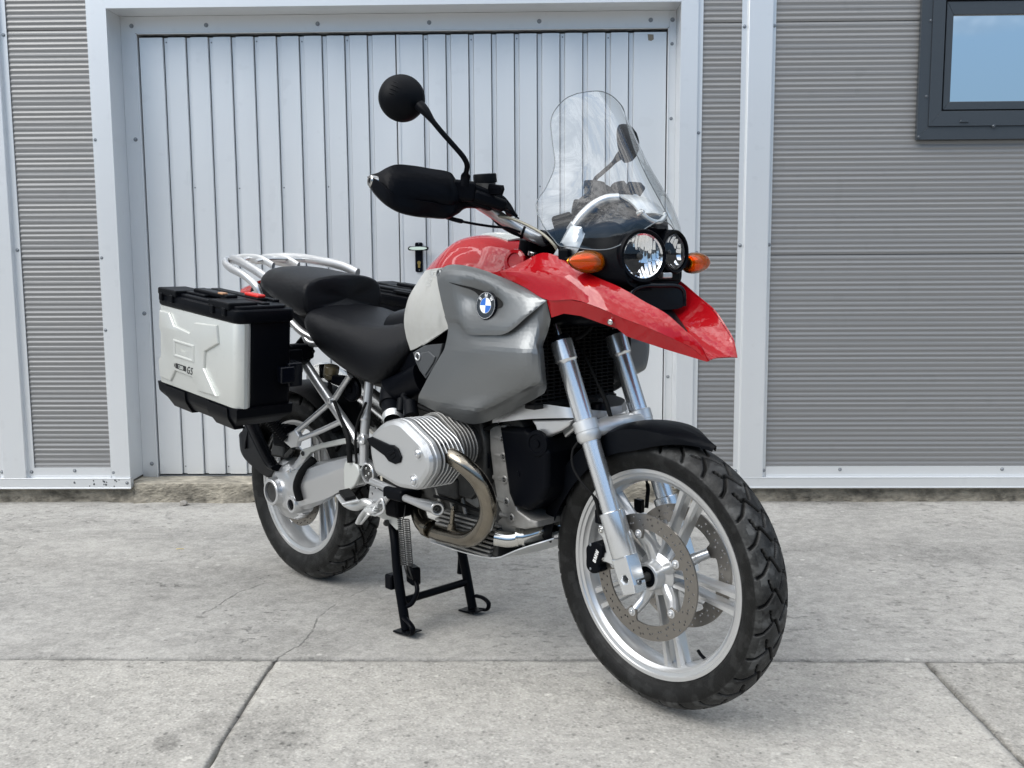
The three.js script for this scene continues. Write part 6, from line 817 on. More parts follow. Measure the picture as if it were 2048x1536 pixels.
// ---- lamps
{
  const HL = sub('headlamp', bike), L0 = [1.4769,1.0955,0.058], L1 = [1.4745,1.1046,-0.062], dir = V([1, 0.03, 0.0]).normalize(), d = [dir.x, dir.y, dir.z];
  const d0 = [0.93, 0.03, 0.36], off = (p, t) => { const q = p === L0 ? d0 : d; return [p[0] + q[0] * t, p[1] + q[1] * t, p[2] + q[2] * t]; };
  part('lamp_housing', [
    lathe(off(L0, -0.06), d0, [[0, 0.05], [0.02, 0.06], [0.05, 0.063], [0.064, 0.0625], [0.069, 0.059], [0.067, 0.053], [0.05, 0.0515]], 56),
    lathe(off(L1, -0.06), d, [[0, 0.04], [0.02, 0.050], [0.05, 0.0535], [0.066, 0.0525], [0.070, 0.049], [0.068, 0.044], [0.05, 0.042]], 48),
    loft([[[1.30, 1.15, 0.10], [1.30, 1.03, 0.13], [1.30, 1.03, -0.13], [1.30, 1.15, -0.10]], [[1.40, 1.165, 0.10], [1.41, 1.03, 0.125], [1.41, 1.03, -0.125], [1.40, 1.15, -0.10]], [[1.462, 1.13, 0.09], [1.47, 1.035, 0.10], [1.47, 1.035, -0.10], [1.462, 1.12, -0.085]]], 48, 14, { crease: 0.5 }),
    box(1.43, 1.474, 1.035, 1.058, -0.095, 0.095, 0.006)], mat.black, HL);
  // reflectors: shallow bowls split into upright, slightly turned mirror strips
  const rndL = mulberry(17), reflector = (p, R, nS, dep) => { const out = []; for (let i = 0; i < nS; i++) { const z0 = lerp(-R, R, i / nS), z1 = lerp(-R, R, (i + 1) / nS), zc = (z0 + z1) / 2, hh = Math.sqrt(Math.max(0, R * R - zc * zc)); if (hh < R * 0.2) continue; const nk = 3, cut = [0.32 + rndL() * 0.1, 0.62 + rndL() * 0.12]; for (let k = 0; k < nk; k++) { const a = lerp(-hh, hh, [0, ...cut][k]), b = lerp(-hh, hh, [...cut, 1][k]), tilt = (rndL() - 0.5) * 0.36 + (k === 0 ? -0.22 : k === 2 ? -0.12 : -0.04), tw = (rndL() - 0.5) * 0.35 - 0.2 * zc / R, rows = []; for (let m = 0; m <= 6; m++) { const y = lerp(a, b, m / 6), row = []; for (let e = 0; e <= 4; e++) { const z = lerp(z0, z1, e / 4), rr = (y * y + z * z) / (R * R); row.push(new THREE.Vector3(p[0] - dep + dep * 0.9 * rr - 0.0012 * Math.pow((e / 4 - 0.5) * 2, 2) + (y - (a + b) / 2) * tilt + (z - zc) * tw, p[1] + y, p[2] + z)); } rows.push(row); } out.push(gridGeo(rows, 0)); } } return out; };
  const turnL = new THREE.Matrix4().makeTranslation(...L0).multiply(new THREE.Matrix4().makeRotationY(-0.37)).multiply(new THREE.Matrix4().makeTranslation(-L0[0], -L0[1], -L0[2])), strips = reflector(L0, 0.0505, 11, 0.014).map((g) => g.applyMatrix4(turnL));
  part('low_beam_reflector', strips, mat.chrome, HL); part('high_beam_reflector', reflector(L1, 0.0375, 7, 0.020), mat.chrome, HL);
  part('bulb_shield', [lathe(off(L0, -0.03), d0, [[0, 0.009], [0.02, 0.009], [0.024, 0.006], [0.025, 0]], 20), lathe(off(L1, -0.03), d, [[0, 0.007], [0.018, 0.007], [0.022, 0.004], [0.023, 0]], 20)], mat.castDark, HL);
  part('lamp_ring', [lathe(off(L1, -0.002), d, [[0, 0.0415], [0.006, 0.0425], [0.008, 0.040], [0.004, 0.037]], 48)], mat.gloss, HL); part('lamp_ring', [lathe(off(L0, -0.002), d0, [[0, 0.050], [0.006, 0.0525], [0.009, 0.051], [0.006, 0.0475]], 52)], mat.chrome, HL);
  const dome = (p, r, h) => { const dd = Math.abs(p[2]) > 0.03 && p[2] > 0 ? d0 : d; const pr = []; for (let i = 0; i <= 10; i++) { const t = 1 - i / 10; pr.push([h * (1 - t * t), r * t]); } return lathe(p, dd, pr, 52); };
  part('lens', [dome(off(L0, 0.007), 0.0515, 0.014), dome(off(L1, 0.006), 0.042, 0.010)], mat.glass, HL);
  part('parking_lamp', [obox([1.4837,1.0497,-0.02], d, [0.035, 0.014, 0.02], 0.004, [0, 1, 0])], mat.silver, HL);
}
// ---- windscreen: one curved clear sheet
{
  const R = (a, b, c) => [a, b, c, M3(b), M3(a)];
  const rows = [
    R([1.288, 1.4795, 0.072], [1.297, 1.487, 0.036], [1.300, 1.4905, 0]),
    R([1.280, 1.4625, 0.108], [1.306, 1.468, 0.056], [1.316, 1.470, 0]),
    R([1.269, 1.421, 0.140], [1.322, 1.425, 0.078], [1.346, 1.426, 0]),
    R([1.282, 1.365, 0.152], [1.346, 1.371, 0.088], [1.376, 1.373, 0]),
    R([1.304, 1.306, 0.167], [1.374, 1.314, 0.098], [1.408, 1.318, 0]),
    R([1.312, 1.252, 0.205], [1.402, 1.262, 0.112], [1.438, 1.268, 0]),
    R([1.314, 1.213, 0.239], [1.426, 1.215, 0.124], [1.466, 1.222, 0]),
    R([1.345, 1.160, 0.243], [1.444, 1.160, 0.132], [1.486, 1.190, 0]),
    R([1.372, 1.120, 0.224], [1.446, 1.112, 0.136], [1.490, 1.176, 0])];
  const G = patchGrid(rows, 60, 60); const g = gridGeo(G, 0);
  const W = part('windscreen', [g], mat.screen, bike);
  const edge = [...G[0], ...G.slice(1).map((r) => r[59]), ...G[59].slice().reverse().slice(1), ...G.slice(1, -1).reverse().map((r) => r[0])].filter((_, i) => i % 3 === 0);
  part('screen_edge', [sweep(edge, 0.0012, 240, 6, { closed: true })], mat.clearEdge, W);
  for (const p of [[1.4614,1.1952,0.042], [1.4619,1.1926,-0.042]]) part('screen_bolt', [lathe(p, [0.85, 0.45, 0], [[-0.008, 0.009], [0, 0.009], [0.002, 0.0085], [0.0025, 0.0055], [0.006, 0.005], [0.007, 0.003], [0.007, 0]], 20)], mat.steel, bike);
  const T = [[1.2901,1.1204,0.12], [1.3099,1.1601,0.11], [1.3281,1.1927,0.095], [1.3437,1.2173,0.07], [1.3637,1.2299,0.05], [1.3838,1.232,0.03]];
  part('screen_bracket', [sweep(T, 0.0115, 40, 16), sweep(T.map((p) => M3(p)), 0.0115, 40, 16), rod([1.3035,1.1544,0.11], [1.3176,1.1717,0.108], 0.0135)], mat.silver, bike);
  const bp = [[1.3807,1.2345,0.03], [1.4292,1.2323,0.03], [1.4648,1.2193,0.03], [1.4824,1.2038,0.03], [1.4884,1.1888,0.03], [1.4652,1.1828,0.03], [1.4415,1.1927,0.03], [1.4114,1.2123,0.03]];
  part('bracket_plate', [patch([[[1.3849,1.2365,0.035], [1.4285,1.2159,0.04], [1.4595,1.1895,0.045]], [[1.3957,1.2361,0], [1.438,1.2214,0], [1.462,1.1927,0]], [[1.4131,1.2306,-0.035], [1.4454,1.2107,-0.04], [1.4655,1.1867,-0.045]]], 20, 16, 0.004), sweep([[1.4623,1.1928,0.043], [1.4691,1.1783,0.02], [1.4721,1.1742,-0.01], [1.4649,1.189,-0.042]], 0.006, 20, 10)], mat.alu, bike);
  part('side_bracket', [patch([[[1.2729,1.0981,0.14], [1.2943,1.1273,0.135], [1.3172,1.1667,0.125]], [[1.3233,1.0931,0.135], [1.3364,1.1221,0.132], [1.3475,1.1626,0.12]], [[1.3915,1.0697,0.115], [1.3682,1.1044,0.115], [1.3461,1.1546,0.115]], [[1.4041,1.0455,0.11], [1.3948,1.0754,0.11], [1.3529,1.1452,0.112]]], 24, 24, 0.004), mirror(patch([[[1.2729,1.0981,0.14], [1.2943,1.1273,0.135], [1.3172,1.1667,0.125]], [[1.3233,1.0931,0.135], [1.3364,1.1221,0.132], [1.3475,1.1626,0.12]], [[1.3915,1.0697,0.115], [1.3682,1.1044,0.115], [1.3461,1.1546,0.115]], [[1.4041,1.0455,0.11], [1.3948,1.0754,0.11], [1.3529,1.1452,0.112]]], 24, 24, 0.004))], mat.silver, bike);
  part('wiring', [sweep([[1.2958,1.1226,0.14], [1.3101,1.1049,0.145], [1.3275,1.0897,0.15], [1.3528,1.085,0.15]], 0.008, 20, 8), obox([1.3193,1.0967,0.148], [0.2, 0, 1], [0.03, 0.035, 0.02], 0.006)], mat.black, bike);
}
// ---- instruments
part('instrument_housing', [loft([[[1.3032,1.1464,0.085], [1.346,1.1139,0.09], [1.36, 1.12, -0.10], [1.32, 1.17, -0.095]], [[1.336,1.1906,0.07], [1.3981,1.1192,0.075], [1.44, 1.13, -0.085], [1.40, 1.20, -0.08]], [[1.3766,1.2132,0.045], [1.4604,1.1699,0.055], [1.46, 1.165, -0.06], [1.43, 1.215, -0.06]]], 48, 20, { crease: 0.6 })], mat.gloss, bike);
part('instrument_cluster', [rod([1.3223,1.2233,0.02], [1.3411,1.2438,0.02], 0.044, 0.046, 36), rod([1.2683,1.1768,0.03], [1.2958,1.2252,0.03], 0.03, 0.03, 26), obox([1.3,1.2074,0.02], [-0.7, 0.6, 0], [0.10, 0.06, 0.05], 0.012), obox([1.3455,1.2342,-0.05], [-0.7, 0.6, 0], [0.05, 0.09, 0.025], 0.006), obox([1.3058,1.1679,0.07], [-0.6, 0.7, 0.1], [0.02, 0.12, 0.04], 0.006)], mat.black, bike);
// ---- handlebar and controls (turned with the fork)
{
  const z = (p, s) => [p[0], p[1], p[2] * s];
  for (const s of [1, -1]) {
    const HB = sub('handlebar', bike);
    part('bar', [sweep([[1.1536,1.1323,0.04], [1.142,1.1448,0.075], [1.126,1.1609,0.105], [1.1121,1.1828,0.14], [1.1007,1.2044,0.175], [1.0906,1.2307,0.24], [1.0527,1.2448,0.295]].map((p) => z(p, s)), (t) => 0.0145 - 0.0035 * sstep(0.5, 0.8, t), 60, 20)], mat.silver, HB);
    part('grip', [sweep([[1.0606,1.2418,0.27], [1.0226,1.2564,0.34], [0.9868,1.2671,0.41]].map((p) => z(p, s)), (t) => 0.0165 + 0.0008 * Math.sin(t * 160), 90, 18)], mat.rubber, HB);
    part('bar_end', [lathe(z([0.9778,1.2722,0.437], s), [-0.35, 0.05, 0.94 * s], [[-0.03, 0.012], [0.0, 0.0125], [0.004, 0.0165], [0.012, 0.0165], [0.015, 0.0135], [0.015, 0.008], [0.0135, 0.007], [0.0135, 0]], 26)], mat.steel, HB);
    // hand guard: shell in front of the grip with a rim below
    const top = [[0.9785,1.29,0.453], [0.9985,1.2937,0.446], [1.0203,1.3044,0.436], [1.0301,1.3117,0.417], [1.0497,1.31,0.382], [1.065,1.3044,0.34], [1.0868,1.2959,0.298], [1.0868,1.2837,0.284], [1.0839,1.2522,0.25], [1.0994,1.248,0.215], [1.1263,1.2472,0.17], [1.1372,1.2268,0.15], [1.1462,1.1966,0.135]];
    const mid = [[0.9843,1.286,0.456], [1.0049,1.2873,0.451], [1.0339,1.2859,0.444], [1.0502,1.2847,0.426], [1.0639,1.2843,0.394], [1.0789,1.2809,0.352], [1.0972,1.2726,0.309], [1.0993,1.2616,0.289], [1.0906,1.2445,0.256], [1.1058,1.2367,0.221], [1.1279,1.2337,0.175], [1.1402,1.2169,0.153], [1.148,1.1947,0.136]];
    const mid2 = [[0.9889,1.2822,0.458], [1.0135,1.2706,0.455], [1.0468,1.2485,0.449], [1.0564,1.2384,0.432], [1.0699,1.2309,0.4], [1.0835,1.2248,0.357], [1.1008,1.2208,0.313], [1.1032,1.2249,0.293], [1.0948,1.231,0.26], [1.11,1.2244,0.225], [1.1319,1.2201,0.179], [1.1432,1.2083,0.156], [1.149,1.1928,0.137]];
    const rim = [[1.0024,1.2821,0.468], [1.0329,1.2699,0.471], [1.0683,1.2456,0.467], [1.0781,1.2357,0.449], [1.0873,1.2285,0.414], [1.0967,1.2228,0.368], [1.0996,1.2174,0.312], [1.102,1.2214,0.292], [1.0948,1.2275,0.26], [1.1089,1.2221,0.224], [1.1309,1.2178,0.178], [1.1431,1.2059,0.156], [1.1477,1.1924,0.136]];
    const rim2 = [[0.9884,1.2737,0.468], [1.0153,1.247,0.47], [1.0579,1.2178,0.467], [1.0771,1.2029,0.449], [1.0838,1.1944,0.412], [1.0839,1.1911,0.358], [1.0977,1.1905,0.314], [1.098,1.2016,0.292], [1.0932,1.2156,0.262], [1.111,1.2148,0.226], [1.1329,1.2116,0.18], [1.1441,1.201,0.157], [1.1475,1.1904,0.136]];
    const rim3 = rim2.map((p, i) => [p[0] - 0.018 * (i < 7 ? 1 : 0.4), p[1] - 0.003, p[2] - 0.012]);
    const f = (g) => s > 0 ? g : mirror(g);
    part('hand_guard', [f(patch([top, mid, mid2, rim2.map((p) => [p[0] - 0.02, p[1] + 0.012, p[2] - 0.012])], 80, 28, 0.004, { crease: 0.5 })), f(patch([rim, rim2, rim3], 80, 14, 0.004, { crease: 0.45 })), f(patch([top.slice(7).map((p) => [p[0] - 0.05, p[1], p[2] - 0.02]), top.slice(7)], 30, 4, 0.004))], mat.black, HB);
    part('end_cap', [lathe(z([0.9959,1.2735,0.462], s), [-0.25, 0.1, 0.97 * s], [[-0.02, 0.0135], [0.004, 0.0145], [0.007, 0.0125], [0.007, 0.007], [0.004, 0.006], [0.004, 0]], 24)], mat.steel, HB);
    part('switch_gear', [obox(z([1.0918,1.2536,0.265], s), [-0.5, 0.1, 0.85 * s], [0.04, 0.05, 0.06], 0.01), obox(z([1.1048,1.2391,0.22], s), [-0.4, 0.3, 0.85 * s], [0.035, 0.05, 0.07], 0.008), obox(z([1.1153,1.2308,0.205], s), [-0.4, 0.3, 0.85 * s], [0.05, 0.03, 0.09], 0.01)], mat.black, HB);
    part('fluid_reservoir', [lathe(z([1.1013,1.2581,0.2], s), [0.04, 1, 0.12 * s], [[0, 0.0], [0, 0.026], [0.018, 0.0275], [0.0185, 0.0265]], 34)], S([0.05, 0.05, 0.05], 0.3), HB);
    part('reservoir_cap', [lathe(z([1.1024,1.2748,0.2], s), [0.04, 1, 0.12 * s], [[0, 0.0278], [0.001, 0.0288], [0.019, 0.0285], [0.022, 0.027], [0.0225, 0]], 34)], mat.blackSoft, HB);
    part('lever_bracket', [plate([[1.0813,1.2512,0.215], [1.1033,1.2645,0.215], [1.1213,1.2719,0.215], [1.1703,1.2657,0.215], [1.1737,1.2562,0.215], [1.1666,1.2424,0.215], [1.0994,1.2456,0.215]], (s > 0 ? 0.2 : -0.212), 0.012, 0.003, { holes: [[[1.1336,1.2665,0.215], [1.1633,1.2614,0.215], [1.1633,1.2585,0.215], [1.1336,1.263,0.215]].reverse(), [[1.1335,1.2594,0.215], [1.1633,1.2543,0.215], [1.1632,1.2514,0.215], [1.1335,1.2558,0.215]].reverse()] })], mat.black, HB);
    part('clamp_screw', [lathe(z([1.091,1.2594,0.24], s), [0.1, 1, 0], [[0, 0.006], [0.006, 0.006], [0.007, 0]], 14), lathe(z([1.1104,1.2518,0.225], s), [0.1, 1, 0], [[0, 0.006], [0.006, 0.006], [0.007, 0]], 14)], mat.steel, HB);
    part('control_cable', [sweep([[1.0606,1.1922,0.29], [1.0782,1.1848,0.275], [1.0987,1.1765,0.24], [1.1163,1.1696,0.19], [1.1381,1.1659,0.16], [1.1513,1.1563,0.13]].map((p) => z(p, s)), (t) => t < 0.22 ? 0.0055 : 0.0032, 40, 8), sweep([[1.097,1.2008,0.18], [1.101,1.1768,0.15], [1.1195,1.1595,0.13], [1.1316,1.1472,0.1]].map((p) => z(p, s)), 0.0065, 30, 8), lathe(z([1.1316,1.1559,0.1], s), [0.6, -0.3, -0.6 * s], [[-0.003, 0.0165], [0.003, 0.0165]], 18)], mat.black, HB);
    part('brake_pipe', [sweep([[1.1186,1.1954,0.17], [1.1559,1.1872,0.16], [1.2026,1.1693,0.15], [1.2481,1.1469,0.145], [1.2762,1.1229,0.14], [1.2813,1.111,0.135]].map((p) => z(p, s)), 0.0038, 40, 8)], S([0.22, 0.21, 0.17], 0.4, 0.3), HB);
    // mirror
    const MR = sub('mirror', bike), mc = s > 0 ? [1.0377,1.4653,0.4] : [1.0484,1.4178,-0.405], ax = V([0.86, 0.12, 0.42 * s]).normalize();
    const head = []; const pr = [[-0.016, 0], [-0.016, 0.052], [-0.014, 0.0545], [-0.004, 0.055], [0.008, 0.052], [0.02, 0.042], [0.029, 0.027], [0.033, 0.012], [0.034, 0]];
    part('mirror_head', [lathe(mc, [ax.x, ax.y, ax.z], pr, 56)], mat.blackSoft, MR);
    part('mirror_glass', [lathe([mc[0] - ax.x * 0.0165, mc[1] - ax.y * 0.0165, mc[2] - ax.z * 0.0165], [-ax.x, -ax.y, -ax.z], [[0, 0.051], [0.001, 0.05], [0.001, 0]], 40)], mat.chrome, MR);
    const st = s > 0 ? [[1.0855,1.4441,0.39], [1.1008,1.4295,0.385], [1.1168,1.4052,0.375], [1.1322,1.3791,0.36], [1.1489,1.3499,0.34], [1.1605,1.3232,0.32], [1.1595,1.3079,0.31], [1.1426,1.2843,0.3], [1.1386,1.2614,0.3]] : [[1.0533,1.3846,-0.375], [1.0399,1.353,-0.345], [1.028,1.3301,-0.32], [1.0212,1.3128,-0.3], [1.0225,1.2929,-0.29], [1.0277,1.2617,-0.28]];
    part('mirror_stem', [sweep(st, (t) => s > 0 ? 0.0062 + 0.0065 * (1 - sstep(0.02, 0.26, t)) + 0.005 * sstep(0.86, 0.9, t) : 0.0062 + 0.006 * (1 - sstep(0.02, 0.22, t)), 70, 16)], mat.black, MR);
    if (s > 0) { const [U, W2, N] = frameFrom([ax.x, ax.y, ax.z]); const rb = []; for (let k = 0; k < 5; k++) { const pts = []; for (let i = 0; i <= 8; i++) { const t = i / 8, a = lerp(-0.017, 0.014, t) * (1 - Math.abs(k - 2) * 0.17), bq = 0.0225 - (k - 2) * 0.0092, u = -0.024 + a * 0.86 - (k - 2) * 0.0030, w = bq - a * 0.5 - 0.004, r = Math.hypot(u, w), h = 0.034 - 0.034 * Math.pow(r / 0.055, 2.3); pts.push(V(mc).addScaledVector(U, u).addScaledVector(W2, w).addScaledVector(N, h + 0.0006)); } rb.push(sweep(pts, (t) => 0.0026 * Math.sin(Math.PI * clamp(t, 0.04, 0.96)), 14, 8)); } part('mirror_rib', rb, mat.black, MR, { kind: 'stuff' }); }
  }
  part('bar_clamp', [rod([1.1091,1.1064,0.06], [1.1165,1.1378,0.06], 0.026, 0.026, 26), obox([1.1308,1.1277,0.02], [-0.3, 1, 0], [0.14, 0.06, 0.045], 0.012, [0, 0, 1]), obox([1.1138,1.1431,0.03], [-0.3, 1, 0.2], [0.07, 0.05, 0.03], 0.008), rod([1.133,1.1354,0], [1.1419,1.1581,0], 0.018)], mat.black, bike);
  part('fork_top_cap', [rod([1.1531,1.0974,0.09], [1.1566,1.1085,0.09], 0.012)], mat.steel, bike);
  part('front_screen_cable', [obox([1.2343,1.1699,0.06], [-0.2, 1, 0.2], [0.03, 0.05, 0.06], 0.008), obox([1.1884,1.1492,0.04], [-0.2, 1, 0.2], [0.05, 0.07, 0.03], 0.008)], mat.black, bike);
}
// ---- turn signals: amber in front, black behind
for (const s of [1, -1]) {
  const TS = sub('turn_signal', bike), c = s > 0 ? [1.4073,1.0825,0.135] : [1.4653,1.0768,-0.135], pr = (k) => [[0, 0.019], [0.004, 0.0235], [0.020, 0.0262], [0.040, 0.0255], [0.060, 0.0212], [0.076, 0.0145], [0.086, 0.0075], [0.090, 0.003], [0.091, 0]].map(([t, r]) => [t, r * k]);
  const dir = [-0.05, 0.03, s];
  const g1 = lathe(c, dir, pr(1), 48, Math.PI, [0, 1, 0]), hint = [0, -1, 0];
  const half = (k, front) => { const [U, W2, N] = frameFrom(dir), pos = [], P = pr(k), idx = []; const m = 24; for (const [t, r] of P) for (let i = 0; i <= m; i++) { const q = Math.PI * (i / m - 0.5), e = new THREE.Vector3(front ? Math.cos(q) * 1.12 : -Math.cos(q), Math.sin(q), 0); const p = V(c).addScaledVector(N, t); pos.push(p.x + e.x * r, p.y + e.y * r, p.z); } for (let j = 0; j < P.length - 1; j++) for (let i = 0; i < m; i++) { const a = j * (m + 1) + i; idx.push(a, a + 1, a + m + 1, a + 1, a + m + 2, a + m + 1); } const g = geo(pos, idx); g.computeVertexNormals(); return g; };
  part('signal_lens', [half(1, true), lathe(c, dir, [[0, 0], [0, 0.019]], 30)], mat.amber, TS); part('signal_reflector', [half(0.86, true).translate(-0.006, 0, 0)], mat.amberBack, TS); part('signal_case', [half(1.0, false)], mat.black, TS);
  part('signal_stem', [rod([c[0] - 0.004, c[1], c[2] - 0.03 * s], [c[0] - 0.004, c[1], c[2] + 0.004 * s], 0.011)], mat.black, TS);
}
// ---- luggage rack, grab rails and tail lamp
{
  const RK = sub('luggage_rack', bike);
  for (const s of [1, -1]) {
    const z = (p) => [p[0], p[1], Math.abs(p[2]) * s];
    part('grab_rail', [sweep([[-0.42, 1.09, 0.06], [-0.36, 1.085, 0.105], [-0.29, 1.068, 0.13], [-0.1733,1.0372,0.135], [-0.1311,1.014,0.13], [-0.1146,0.9991,0.127], [-0.1025,0.9707,0.122], [-0.085, 0.955, 0.118]].map(z), 0.011, 60, 14, { flat: 1.35 }), sweep((s > 0 ? [[-0.42, 1.09, 0.05], [-0.36, 1.095, 0.075], [-0.27, 1.085, 0.095], [-0.16, 1.055, 0.10], [-0.06, 1.02, 0.10]] : [[-0.42, 1.09, 0.05], [-0.33, 1.10, 0.10], [-0.22, 1.097, 0.118], [-0.10, 1.085, 0.125], [0.02, 1.068, 0.132], [0.10, 1.045, 0.135]]).map(z), 0.0102, 50, 14, { flat: 1.6 })], mat.silver, RK);
    part('frame_rail', [sweep([[-0.14, 0.975, 0.125], [-0.02, 0.945, 0.13], [0.08, 0.905, 0.132], [0.16, 0.862, 0.13], [0.22, 0.84, 0.12]].map(z), 0.0125, 40, 12), obox(z([0.012, 0.925, 0.142]), [0.1, 0.9, 0.4 * s], [0.05, 0.02, 0.02], 0.004), obox(z([-0.07, 0.955, 0.14]), [0.1, 0.9, 0.4 * s], [0.04, 0.02, 0.02], 0.004), sweep([[0.16, 0.862, 0.125], [0.20, 0.83, 0.13], [0.26, 0.83, 0.11]].map(z), 0.011, 20, 12)], mat.silver, RK);
  }
  for (const zz of [0.05, -0.05]) part('rack_slat', [sweep([[-0.43, 1.088, zz * 1.3], [-0.36, 1.098, zz], [-0.28, 1.100, zz], [-0.20, 1.092, zz], [-0.13, 1.07, zz]], 0.006, 40, 12, { flat: 2.2 })], mat.alu, RK);
  for (const [x, y] of [[-0.37, 1.094], [-0.29, 1.100], [-0.20, 1.094]]) part('rack_bar', [sweep([[x, y - 0.006, 0.075], [x, y, 0.04], [x, y, -0.05], [x, y - 0.002, -0.11]], 0.0055, 16, 10, { flat: 2.4 })], mat.alu, RK);
  part('rack_end', [sweep([[-0.43, 1.088, 0.06], [-0.475, 1.086, 0.02], [-0.475, 1.086, -0.02], [-0.43, 1.088, -0.06]], 0.010, 24, 12)], mat.silver, RK);
  part('tail_lamp', [loft([[[-0.34, 0.99, 0.055], [-0.34, 0.95, 0.055], [-0.34, 0.95, -0.055], [-0.34, 0.99, -0.055]], [[-0.24, 1.01, 0.065], [-0.24, 0.95, 0.065], [-0.24, 0.95, -0.065], [-0.24, 1.01, -0.065]]], 32, 8)], mat.redLens, bike);
  part('tail_unit', [loft([[[-0.24, 1.00, 0.07], [-0.24, 0.94, 0.07], [-0.24, 0.94, -0.07], [-0.24, 1.00, -0.07]], [[0.15, 0.95, 0.10], [0.15, 0.84, 0.10], [0.15, 0.84, -0.10], [0.15, 0.95, -0.10]], [[0.30, 0.86, 0.10], [0.30, 0.80, 0.10], [0.30, 0.80, -0.10], [0.30, 0.86, -0.10]]], 32, 12)], mat.black, bike);
}
// ---- lettering on parts
{
  const c = [1.3712,0.3715,0.095];
  const t = canvasTex(128, 48, (x) => { x.clearRect(0, 0, 128, 48); x.fillStyle = '#e8e8e6'; x.font = 'bold 44px sans-serif'; x.textAlign = 'center'; x.textBaseline = 'middle'; x.fillText('BMW', 64, 25); });
  const d = decal('caliper_lettering', t, [0, 0, 0], [0.36, 0.93, 0], [-0.93, 0.36, 0], 0.042, 0.0155, bike); d.geometry.translate(c[0], c[1], 0.0927).applyMatrix4(frontM);
}
